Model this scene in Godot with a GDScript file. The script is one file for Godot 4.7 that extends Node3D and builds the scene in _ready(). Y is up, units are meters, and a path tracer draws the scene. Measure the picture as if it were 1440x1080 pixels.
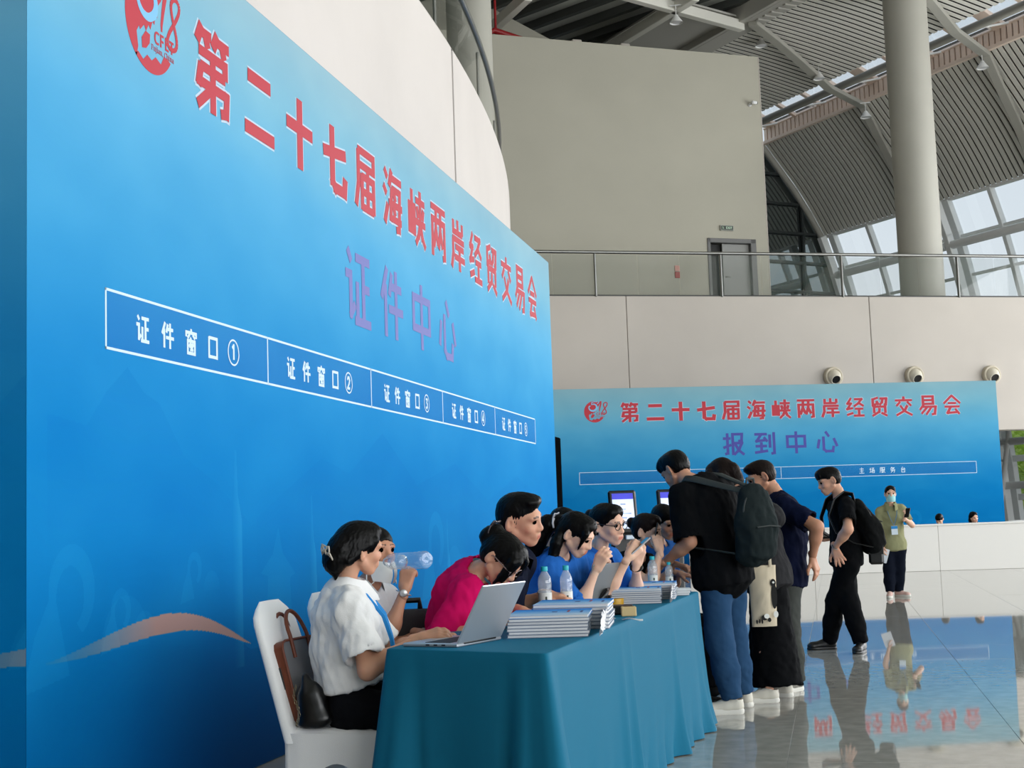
extends Node3D
# A registration hall: long printed banner wall, staffed table, visitors, far counter, vaulted glass hall.

const AX := 0.6981317          # the vault's axis lies 40 degrees left of -Z
var A_DIR := Vector3(-sin(AX), 0, -cos(AX))
var Q_DIR := Vector3(cos(AX), 0, -sin(AX))
var used := {}
var rng := RandomNumberGenerator.new()
var M := {}

# ---------------------------------------------------------------- mesh collector
class MB:
	var v := PackedVector3Array()
	var n := PackedVector3Array()
	var uv := PackedVector2Array()
	var c := PackedColorArray()
	var idx := PackedInt32Array()
	var col := Color.WHITE
	var colored := false
	func vert(p: Vector3, nn: Vector3, u := Vector2.ZERO) -> int:
		v.append(p); n.append(nn); uv.append(u); c.append(col)
		return v.size() - 1
	func t(a: int, b: int, d: int) -> void:
		idx.append(a); idx.append(d); idx.append(b)
	func quad(a: Vector3, b: Vector3, d: Vector3, e: Vector3, ua := Vector2(0, 1), ub := Vector2(1, 1), ud := Vector2(1, 0), ue := Vector2(0, 0)) -> void:
		var nn := (b - a).cross(e - a)
		if nn.length_squared() < 1e-16: nn = (d - a).cross(e - a)
		nn = nn.normalized()
		var i := vert(a, nn, ua)
		vert(b, nn, ub); vert(d, nn, ud); vert(e, nn, ue)
		t(i, i + 1, i + 2); t(i, i + 2, i + 3)
	func tri(a: Vector3, b: Vector3, d: Vector3) -> void:
		var nn := (b - a).cross(d - a).normalized()
		var i := vert(a, nn); vert(b, nn, Vector2(1, 0)); vert(d, nn, Vector2(0, 1))
		t(i, i + 1, i + 2)
	func box(ctr: Vector3, s: Vector3, bv := 0.0, bas := Basis()) -> void:
		var h := s * 0.5
		var b := minf(bv, minf(h.x, minf(h.y, h.z)) * 0.95)
		for ax in 3:
			for sg in [-1.0, 1.0]:
				var u := (ax + 1) % 3
				var w := (ax + 2) % 3
				var pts := []
				for k in [[-1.0, -1.0], [1.0, -1.0], [1.0, 1.0], [-1.0, 1.0]]:
					var p := Vector3.ZERO
					p[ax] = sg * h[ax]; p[u] = k[0] * (h[u] - b); p[w] = k[1] * (h[w] - b)
					pts.append(ctr + bas * p)
				if sg > 0: quad(pts[0], pts[1], pts[2], pts[3])
				else: quad(pts[3], pts[2], pts[1], pts[0])
		if b <= 0.0: return
		for ax in 3:
			var u := (ax + 1) % 3
			var w := (ax + 2) % 3
			for su in [-1.0, 1.0]:
				for sw in [-1.0, 1.0]:
					var q := []
					for k in 4:
						var p := Vector3.ZERO
						p[ax] = (h[ax] - b) * (-1.0 if k == 0 or k == 3 else 1.0)
						if k < 2: p[u] = su * h[u]; p[w] = sw * (h[w] - b)
						else: p[u] = su * (h[u] - b); p[w] = sw * h[w]
						q.append(ctr + bas * p)
					if _out(q, ctr) < 0: quad(q[0], q[3], q[2], q[1])
					else: quad(q[0], q[1], q[2], q[3])
		for sx in [-1.0, 1.0]:
			for sy in [-1.0, 1.0]:
				for sz in [-1.0, 1.0]:
					var sv := Vector3(sx, sy, sz)
					var p0 := ctr + bas * Vector3(sx * h.x, sy * (h.y - b), sz * (h.z - b))
					var p1 := ctr + bas * Vector3(sx * (h.x - b), sy * h.y, sz * (h.z - b))
					var p2 := ctr + bas * Vector3(sx * (h.x - b), sy * (h.y - b), sz * h.z)
					if (p1 - p0).cross(p2 - p0).dot(bas * sv) > 0: tri(p0, p1, p2)
					else: tri(p0, p2, p1)
	func _out(q: Array, ctr: Vector3) -> float:
		var a: Vector3 = q[0]
		var nn: Vector3 = (q[1] - a).cross(q[3] - a)
		return nn.dot(a - ctr)
	# tube along a path; radii one number or one per point; flat = thickness ratio across the second axis
	func tube(path: Array, r, sides := 8, caps := true, up := Vector3.UP, flat := 1.0) -> void:
		var m := path.size()
		var prev := Vector3.ZERO
		var base := v.size()
		for i in m:
			var p: Vector3 = path[i]
			var d: Vector3 = (path[mini(i + 1, m - 1)] - path[maxi(i - 1, 0)]).normalized()
			var x: Vector3 = d.cross(up) if prev == Vector3.ZERO else prev - d * prev.dot(d)
			if x.length() < 1e-4: x = d.cross(Vector3.RIGHT)
			if x.length() < 1e-4: x = d.cross(Vector3.BACK)
			x = x.normalized(); prev = x
			var y := x.cross(d)
			var rr: float = r[i] if r is Array else r
			for k in sides + 1:
				var a := TAU * k / sides
				var o := x * cos(a) + y * sin(a) * flat
				vert(p + o * rr, (x * cos(a) * flat + y * sin(a)).normalized(), Vector2(float(k) / sides, float(i)))
		for i in m - 1:
			for k in sides:
				var a := base + i * (sides + 1) + k
				var b := a + sides + 1
				t(a, b + 1, a + 1); t(a, b, b + 1)
		if caps:
			for e in [0, m - 1]:
				var d2: Vector3 = (path[1] - path[0]).normalized() * -1.0 if e == 0 else (path[m - 1] - path[m - 2]).normalized()
				var ci := vert(path[e], d2)
				var s0 := v.size()
				for k in sides: vert(v[base + e * (sides + 1) + k], d2)
				for k in sides:
					if e == 0: t(ci, s0 + k, s0 + (k + 1) % sides)
					else: t(ci, s0 + (k + 1) % sides, s0 + k)
	# profile: Vector2(radius, height) from the bottom outside round to the top
	func lathe(profile: Array, sides := 24, xf := Transform3D()) -> void:
		var base := v.size()
		var m := profile.size()
		for i in m:
			var p: Vector2 = profile[i]
			var d: Vector2 = profile[mini(i + 1, m - 1)] - profile[maxi(i - 1, 0)]
			var nn := Vector2(d.y, -d.x).normalized()
			for k in sides + 1:
				var a := -TAU * k / sides
				vert(xf * Vector3(p.x * cos(a), p.y, p.x * sin(a)), (xf.basis * Vector3(nn.x * cos(a), nn.y, nn.x * sin(a))).normalized(), Vector2(float(k) / sides, float(i) / (m - 1)))
		for i in m - 1:
			for k in sides:
				var a := base + i * (sides + 1) + k
				var b := a + sides + 1
				t(a, a + 1, b + 1); t(a, b + 1, b)
	# polygon in x,y pushed from z0 to z1 (z1 > z0), both faces and the rim
	func prism(poly: PackedVector2Array, z0: float, z1: float, xf := Transform3D()) -> void:
		if Geometry2D.is_polygon_clockwise(poly): poly = poly.duplicate(); poly.reverse()
		var tr := Geometry2D.triangulate_polygon(poly)
		for side in 2:
			var z := z1 if side == 0 else z0
			var nn := (xf.basis * Vector3(0, 0, 1 if side == 0 else -1)).normalized()
			var b := v.size()
			for p in poly: vert(xf * Vector3(p.x, p.y, z), nn, p)
			for i in range(0, tr.size(), 3):
				var p0 := poly[tr[i]]; var p1 := poly[tr[i + 1]]; var p2 := poly[tr[i + 2]]
				var ccw := (p1 - p0).cross(p2 - p0) > 0
				if ccw == (side == 0): t(b + tr[i], b + tr[i + 1], b + tr[i + 2])
				else: t(b + tr[i], b + tr[i + 2], b + tr[i + 1])
		for i in poly.size():
			var p := poly[i]; var q := poly[(i + 1) % poly.size()]
			quad(xf * Vector3(p.x, p.y, z0), xf * Vector3(q.x, q.y, z0), xf * Vector3(q.x, q.y, z1), xf * Vector3(p.x, p.y, z1))
	# rows of points, smooth; u along a row, v from row to row; outside is (along row) x (row to row)
	func sheet(rows: Array, closed := false) -> void:
		var b := v.size()
		var w: int = rows[0].size()
		var hgt := rows.size()
		for j in hgt:
			for i in w:
				var l: Vector3 = rows[j][(i - 1 + w) % w if closed else maxi(i - 1, 0)]
				var r: Vector3 = rows[j][(i + 1) % w if closed else mini(i + 1, w - 1)]
				var d: Vector3 = rows[maxi(j - 1, 0)][i]
				var u: Vector3 = rows[mini(j + 1, hgt - 1)][i]
				vert(rows[j][i], (r - l).cross(u - d).normalized(), Vector2(float(i) / (w - 1), 1.0 - float(j) / (hgt - 1)))
		for j in hgt - 1:
			for i in (w if closed else w - 1):
				var a := b + j * w + i
				var a2 := b + j * w + (i + 1) % w
				t(a, a2, a2 + w); t(a, a2 + w, a + w)
	func xform(xf: Transform3D, from := 0) -> void:
		for i in range(from, v.size()):
			v[i] = xf * v[i]
			n[i] = (xf.basis * n[i]).normalized()
	func append(o: MB, xf := Transform3D(), tint = null) -> void:
		var b := v.size()
		var flip := xf.basis.determinant() < 0
		for i in o.v.size():
			v.append(xf * o.v[i]); n.append((xf.basis * o.n[i]).normalized()); uv.append(o.uv[i])
			c.append(o.c[i] if tint == null else tint)
		for i in range(0, o.idx.size(), 3):
			idx.append(b + o.idx[i])
			idx.append(b + o.idx[i + 2 if flip else i + 1]); idx.append(b + o.idx[i + 1 if flip else i + 2])
		colored = colored or o.colored
	func mesh() -> ArrayMesh:
		var arr := []
		arr.resize(Mesh.ARRAY_MAX)
		arr[Mesh.ARRAY_VERTEX] = v; arr[Mesh.ARRAY_NORMAL] = n; arr[Mesh.ARRAY_TEX_UV] = uv
		if colored: arr[Mesh.ARRAY_COLOR] = c
		arr[Mesh.ARRAY_INDEX] = idx
		var am := ArrayMesh.new()
		am.add_surface_from_arrays(Mesh.PRIMITIVE_TRIANGLES, arr)
		return am

# ---------------------------------------------------------------- nodes
func numbered(called: String) -> String:
	if not used.has(called):
		used[called] = 0
		return called
	used[called] += 1
	return "%s_%03d" % [called, used[called]]

func part(called: String, shape, m: Material, parent: Node3D, xf := Transform3D()) -> MeshInstance3D:
	var o := MeshInstance3D.new()
	o.name = called
	o.mesh = shape.mesh() if shape is MB else shape
	o.material_override = m
	o.transform = xf
	o.cast_shadow = GeometryInstance3D.SHADOW_CASTING_SETTING_ON
	parent.add_child(o, true)
	return o

func thing(called: String, label: String, category: String, at := Vector3.ZERO, turn := 0.0, group := "") -> Node3D:
	var o := Node3D.new()
	o.name = numbered(called)
	o.position = at; o.rotation.y = turn
	o.set_meta("label", label); o.set_meta("category", category)
	if group != "": o.set_meta("group", group)
	add_child(o)
	return o

func struct(called: String, at := Vector3.ZERO, turn := 0.0, label := "") -> Node3D:
	var o := Node3D.new()
	o.name = numbered(called)
	o.position = at; o.rotation.y = turn
	o.set_meta("kind", "structure")
	if label != "": o.set_meta("label", label); o.set_meta("category", "structure" if called.begins_with("trim") else called.split("_")[0])
	add_child(o)
	return o

func mat(col: Color, rough := 0.7, metal := 0.0) -> StandardMaterial3D:
	var m := StandardMaterial3D.new()
	m.albedo_color = col; m.roughness = rough; m.metallic = metal
	return m

func noise_tex(size: int, freq: float, seed_: int, lo: Color, hi: Color, octaves := 4, normal := 0.0) -> NoiseTexture2D:
	var fn := FastNoiseLite.new()
	fn.seed = seed_; fn.frequency = freq; fn.fractal_octaves = octaves
	fn.noise_type = FastNoiseLite.TYPE_SIMPLEX_SMOOTH
	var tx := NoiseTexture2D.new()
	tx.width = size; tx.height = size; tx.seamless = true; tx.noise = fn
	if normal > 0.0:
		tx.as_normal_map = true; tx.bump_strength = normal
	else:
		var g := Gradient.new()
		g.set_color(0, lo); g.set_color(1, hi)
		tx.color_ramp = g
	return tx

func mottled(col: Color, rough: float, amount: float, scale_: float, seed_: int) -> StandardMaterial3D:
	var m := mat(col, rough)
	var k := 1.0 - amount
	m.albedo_texture = noise_tex(256, 0.012, seed_, Color(k, k, k), Color.WHITE)
	m.uv1_triplanar = true; m.uv1_world_triplanar = true; m.uv1_scale = Vector3.ONE * scale_
	return m

func cloth(col: Color, scale_ := 6.0, rough := 0.85) -> StandardMaterial3D:
	var m := mat(col, rough)
	m.uv1_triplanar = true; m.uv1_scale = Vector3.ONE * scale_
	m.normal_enabled = true; m.normal_texture = M["weave"]; m.normal_scale = 0.35
	m.metallic_specular = 0.18
	m.rim_enabled = true; m.rim = 0.05; m.rim_tint = 0.8
	return m

func glass(alpha: float, tint := Color(0.8, 0.9, 0.88)) -> StandardMaterial3D:
	var m := mat(Color(tint.r, tint.g, tint.b, alpha), 0.02)
	m.transparency = BaseMaterial3D.TRANSPARENCY_ALPHA
	m.metallic_specular = 0.6
	m.cull_mode = BaseMaterial3D.CULL_DISABLED
	return m

func aq(a: float, q: float, y: float) -> Vector3:
	return A_DIR * a + Q_DIR * q + Vector3(0, y, 0)

func bas_y(yaw: float) -> Basis:
	return Basis(Vector3.UP, yaw)

# ---------------------------------------------------------------- start
func _ready() -> void:
	rng.seed = 7
	# camera
	var cam := Camera3D.new()
	cam.name = "camera"
	cam.position = Vector3(0, 1.25, 0)
	cam.rotation = Vector3(deg_to_rad(5.68), deg_to_rad(12.905), deg_to_rad(-1.946))
	cam.fov = 31.109
	cam.near = 0.05; cam.far = 400.0
	add_child(cam)
	cam.current = true
	# sky and exposure: a bright, thinly overcast noon
	var env := Environment.new()
	var sky := Sky.new()
	var sm := ProceduralSkyMaterial.new()
	sm.sky_top_color = Color(0.80, 0.87, 0.94)
	sm.sky_horizon_color = Color(0.93, 0.96, 0.97)
	sm.sky_curve = 0.25
	sm.ground_horizon_color = Color(0.72, 0.74, 0.70)
	sm.ground_bottom_color = Color(0.42, 0.44, 0.40)
	sm.sky_energy_multiplier = 1.0
	sm.sun_angle_max = 1.0
	sky.sky_material = sm
	env.background_mode = Environment.BG_SKY
	env.sky = sky
	env.background_energy_multiplier = SKY_E
	env.tonemap_mode = Environment.TONE_MAPPER_LINEAR
	env.tonemap_exposure = EXPO
	env.sdfgi_enabled = true; env.ssao_enabled = true; env.ssil_enabled = true
	var we := WorldEnvironment.new()
	we.name = "world_environment"
	we.environment = env
	add_child(we)
	daylight()
	materials()
	build_floor()
	build_shell()
	build_vault()
	build_gallery()
	build_banners()
	build_outside()
	build_furniture()
	build_people()

const LAMP_E := 330.0
const REAR_E := 420.0
const SKY_E := 1.0
const EXPO := 1.0

# daylight coming in through the long glass front at the hall's right side
func daylight() -> void:
	for k in 3:
		var l := AreaLight3D.new()
		l.name = "window_daylight" if k == 0 else "window_daylight_%03d" % k
		l.area_size = Vector2(18, 10)
		l.light_energy = LAMP_E
		l.light_color = Color(0.98, 0.99, 1.0)
		l.area_range = 120.0
		l.shadow_enabled = true
		l.position = aq(-22.0 + 19.0 * k, 35.4, 6.2)
		add_child(l)
		l.look_at(l.position - Q_DIR, Vector3.UP)
	# the second glass front, behind the photographer
	for k in 2:
		var l2 := AreaLight3D.new()
		l2.name = "rear_window_daylight" if k == 0 else "rear_window_daylight_%03d" % k
		l2.area_size = Vector2(20, 11)
		l2.light_energy = REAR_E
		l2.light_color = Color(0.98, 0.99, 1.0)
		l2.area_range = 120.0
		l2.shadow_enabled = true
		l2.position = aq(-37.4, 3.0 + 21.0 * k, 6.6)
		add_child(l2)
		l2.look_at(l2.position + A_DIR, Vector3.UP)

func materials() -> void:
	M["weave"] = noise_tex(256, 0.09, 11, Color.BLACK, Color.WHITE, 3, 3.0)
	M["plaster"] = mottled(Color(0.77, 0.74, 0.705), 0.85, 0.06, 0.12, 3)
	M["drum"] = mottled(Color(0.85, 0.82, 0.80), 0.8, 0.05, 0.1, 5)
	M["block"] = mottled(Color(0.70, 0.685, 0.63), 0.85, 0.06, 0.1, 9)
	M["column"] = mottled(Color(0.70, 0.69, 0.65), 0.6, 0.05, 0.15, 12)
	M["steel_white"] = mat(Color(0.95, 0.95, 0.94), 0.5)
	M["slat"] = mat(Color(0.90, 0.89, 0.85), 0.5)
	M["dark"] = mat(Color(0.16, 0.155, 0.15), 0.9)
	M["soffit"] = mat(Color(0.72, 0.71, 0.68), 0.8)
	M["steel"] = mat(Color(0.55, 0.55, 0.54), 0.3, 1.0)
	M["steel_dark"] = mat(Color(0.25, 0.25, 0.25), 0.4, 0.6)
	M["mullion"] = mat(Color(0.2, 0.22, 0.22), 0.5)
	M["purlin"] = mat(Color(0.3, 0.31, 0.3), 0.6)
	M["deck"] = mat(Color(0.85, 0.86, 0.83), 0.6)
	M["peach"] = mat(Color(0.99, 0.90, 0.83), 0.6)
	M["red_pipe"] = mat(Color(0.62, 0.1, 0.12), 0.4)
	M["black_plastic"] = mat(Color(0.03, 0.03, 0.035), 0.4)
	M["white_plastic"] = mat(Color(0.9, 0.9, 0.9), 0.4)
	M["pane"] = glass(0.06, Color(0.85, 0.93, 0.95))
	M["rail_glass"] = glass(0.10, Color(0.35, 0.42, 0.38))
	M["rail_glass"].metallic_specular = 0.28
	var mg := mat(Color(0.55, 0.58, 0.58), 0.03, 0.92)
	M["mirror_glass"] = mg
	var fl := mat(Color(0.74, 0.73, 0.70), 0.028)
	fl.albedo_texture = noise_tex(512, 0.03, 21, Color(0.86, 0.86, 0.86), Color.WHITE, 5)
	fl.uv1_triplanar = true; fl.uv1_world_triplanar = true; fl.uv1_scale = Vector3.ONE * 0.4
	fl.metallic_specular = 0.55
	M["stone"] = fl
	M["joint"] = mat(Color(0.62, 0.61, 0.59), 0.3)

func build_floor() -> void:
	var f := struct("floor", Vector3.ZERO, 0.0, "glossy pale grey stone floor that mirrors the banners")
	var b := MB.new()
	b.box(Vector3(-8, -0.16, 0), Vector3(110, 0.31, 110))
	part("slab", b, M["joint"], f)
	var ti := MB.new()
	ti.box(Vector3(0, -0.01, 0), Vector3(1.198, 0.02, 1.198), 0.001)
	var tm := ti.mesh()
	for j in range(0, 30):
		var z := -3.0 - 1.2 * j
		var xr := -z * 0.135 + 1.0
		for i in range(-6, 6):
			var x := 1.2 * i + 0.3
			if x - 0.6 > xr or (z > -15.5 and x < -2.9): continue
			if z > -15.5 and z < -9.5 and x < -2.0: continue
			if z > -5.0 and x < -1.0: continue
			var bs := Basis.from_euler(Vector3(rng.randf_range(-1, 1), 0, rng.randf_range(-1, 1)) * 0.00045)
			part("floor_tile", tm, M["stone"], f, Transform3D(bs, Vector3(x, 0, z)))
	# beyond the tiles that can be told apart, the same stone in one piece
	var rest := MB.new()
	rest.box(Vector3(28.5, -0.013, -10), Vector3(44.4, 0.02, 80))
	part("stone_field", rest, M["stone"], f)
	var rest2 := MB.new()
	rest2.box(Vector3(-0.0, -0.013, 12), Vector3(12, 0.02, 28))
	part("stone_field", rest2, M["stone"], f)
	var rest3 := MB.new()
	rest3.box(Vector3(-5.0, -0.013, -44), Vector3(22, 0.02, 10))
	part("stone_field", rest3, M["stone"], f)

func build_shell() -> void:
	# the round drum at the left, above and behind the banner wall
	var w := struct("wall_left", Vector3(-51.66, 0, -12.04), 0.0, "curved cream drum wall above the long blue banner")
	var R := 47.73
	var segs := [[0.145, 0.30], [0.014, 0.1435], [-0.117, 0.0125], [-0.248, -0.1185], [-0.40, -0.2495]]
	# panels of the drum, with open joints between them: angle measured from +X towards -Z
	var jt := 0.0634   # the joint seen in the photograph
	for k in range(-4, 4):
		var a0 := jt + 0.135 * k
		var a1 := a0 + 0.135 - 0.0017
		var m := MB.new()
		var rows := []
		for y in [3.0, 6.72, 6.8]:
			var row := []
			for i in 13:
				var a := lerpf(a0, a1, i / 12.0)
				var r := R if y < 6.8 else R - 0.04
				row.append(Vector3(cos(a) * r, y, -sin(a) * r))
			rows.append(row)
		var top := []
		for i in 13:
			var a := lerpf(a0, a1, i / 12.0)
			top.append(Vector3(cos(a) * (R - 0.5), 6.8, -sin(a) * (R - 0.5)))
		rows.append(top)
		m.sheet(rows)
		for e in [a0, a1]:
			var d := Vector3(cos(e), 0, -sin(e))
			if e == a0: m.quad(d * (R - 0.5) + Vector3(0, 3, 0), d * R + Vector3(0, 3, 0), d * R + Vector3(0, 6.72, 0), d * (R - 0.5) + Vector3(0, 6.8, 0))
			else: m.quad(d * R + Vector3(0, 3, 0), d * (R - 0.5) + Vector3(0, 3, 0), d * (R - 0.5) + Vector3(0, 6.8, 0), d * R + Vector3(0, 6.72, 0))
		part("wall_panel", m, M["drum"], w)
	var back := MB.new()
	var br := []
	for y in [0.0, 6.75]:
		var row := []
		for i in 41:
			var a := lerpf(-0.6, 0.8, i / 40.0)
			row.append(Vector3(cos(a) * (R - 0.12), y, -sin(a) * (R - 0.12)))
		br.append(row)
	back.sheet(br)
	# the gallery's deck on the drum
	var dk := []
	for rr in [R - 0.1, R - 14.0]:
		var row := []
		for i in 41:
			var a := lerpf(-0.6, 0.8, i / 40.0)
			row.append(Vector3(cos(a) * rr, 6.74, -sin(a) * rr))
		dk.append(row)
	back.sheet(dk)
	part("wall_core", back, M["dark"], w)
	# curved glass railing on the drum
	var g := thing("curved_glass_railing", "curved glass railing with a steel handrail on top of the cream drum", "railing", Vector3(-51.66, 6.8, -12.04))
	var hr := []
	for i in 61:
		var a := lerpf(-0.12, 0.36, i / 60.0)
		hr.append(Vector3(cos(a), 0, -sin(a)) * (R - 0.14) + Vector3(0, 1.1, 0))
	var hm := MB.new()
	hm.tube(hr, 0.04, 10)
	part("handrail", hm, M["steel"], g)
	for k in range(-5, 15):
		var a0 := 0.0634 + 0.0236 * k
		var gm := MB.new()
		var rows2 := []
		for y in [0.02, 1.06]:
			var row := []
			for i in 5:
				var a := lerpf(a0 + 0.0003, a0 + 0.0233, i / 4.0)
				row.append(Vector3(cos(a) * (R - 0.14), y, -sin(a) * (R - 0.14)))
			rows2.append(row)
		gm.sheet(rows2)
		part("glass_panel", gm, M["rail_glass"], g)
		var pm := MB.new()
		if k % 3 == 0:
			var pc := Vector3(cos(a0), 0, -sin(a0)) * (R - 0.2)
			pm.tube([pc, pc + Vector3(0, 1.06, 0)], 0.022, 8)
			part("post", pm, M["steel"], g)
	# closing walls and roof, out of sight
	var wr := struct("window_4", Vector3.ZERO, 0.0, "tall glass front behind the photographer")
	for k in 16:
		var wm := MB.new()
		wm.box(Vector3(-30.0 + 4.0 * k, 0, 0), Vector3(0.3, 16.6, 0.35))
		part("mullion", wm, M["steel_white"], wr, Transform3D(Basis.looking_at(A_DIR), aq(-38, 5, 8.3)))
		var gp := MB.new()
		gp.box(Vector3(-28.0 + 4.0 * k, 0, 0), Vector3(3.7, 16.6, 0.02))
		part("pane", gp, M["pane"], wr, Transform3D(Basis.looking_at(A_DIR), aq(-38, 5, 8.3)))
	for k in 6:
		var wt := MB.new()
		wt.box(Vector3(0, -8.2 + 3.2 * k, 0), Vector3(66, 0.25, 0.3))
		part("transom", wt, M["steel_white"], wr, Transform3D(Basis.looking_at(A_DIR), aq(-38, 5, 8.3)))
	var wl := struct("wall_side")
	var wm2 := MB.new()
	wm2.box(Vector3(0, 0, 0), Vector3(96, 17, 0.4))
	part("wall_panel", wm2, M["plaster"], wl, Transform3D(Basis.looking_at(Q_DIR), aq(6, -38, 8.5)))
	var we2 := struct("wall_end")
	var wm3 := MB.new()
	wm3.box(Vector3(0, 0, 0), Vector3(66, 17, 0.4))
	part("wall_panel", wm3, M["plaster"], we2, Transform3D(Basis.looking_at(A_DIR), aq(47, -5, 8.5)))
	# flat roof over the galleries
	var c := struct("ceiling", Vector3.ZERO, 0.0, "dark metal deck roof with purlins above the grey block")
	var dm := MB.new()
	dm.box(Vector3.ZERO, Vector3(63, 0.3, 90))
	part("roof_deck", dm, M["deck"], c, Transform3D(Basis.looking_at(A_DIR), aq(5, -6.6, 16.75)))
	# its purlins and the boundary beams, turned with the flat roof (its own grid lies 60 degrees left of -Z)
	var t1 := deg_to_rad(59.6)
	var u := Vector3(-sin(t1), 0, -cos(t1))
	var w2 := Vector3(cos(t1), 0, -sin(t1))
	for k in 22:
		var pm2 := MB.new()
		var o := u * 18.0 + w2 * (14.0 + 1.05 * k)
		pm2.box(Vector3.ZERO, Vector3(0.2, 0.24, 22.0), 0.01)
		part("purlin", pm2, M["purlin"], c, Transform3D(Basis.looking_at(u), Vector3(o.x, 16.48, o.z)))
	# pale beams of the roof grid, and the closed soffit beside the slats
	for bmv in [[Vector3(-7.2, 15.85, -34.5), Vector3(-1.9, 15.85, -40.95)], [Vector3(-3.0, 15.85, -38.0), Vector3(-7.2, 15.85, -42.95)], [Vector3(-7.4, 15.6, -35.9), Vector3(-9.6, 15.4, -38.6)]]:
		var b3 := MB.new()
		var dd: Vector3 = bmv[1] - bmv[0]
		b3.box(Vector3.ZERO, Vector3(0.24, 0.30, dd.length()), 0.015)
		part("roof_beam", b3, M["slat"], c, Transform3D(Basis.looking_at(dd.normalized()), (bmv[0] + bmv[1]) * 0.5))
	var sfm := MB.new()
	sfm.prism(PackedVector2Array([Vector2(-3.7, 38.8), Vector2(-2.0, 40.8), Vector2(-5.6, 45.0), Vector2(-7.2, 42.95)]), 16.1, 16.16, Transform3D(Basis(Vector3.RIGHT, Vector3.FORWARD, Vector3.UP), Vector3.ZERO))
	part("soffit_panel", sfm, M["soffit"], c)

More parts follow.
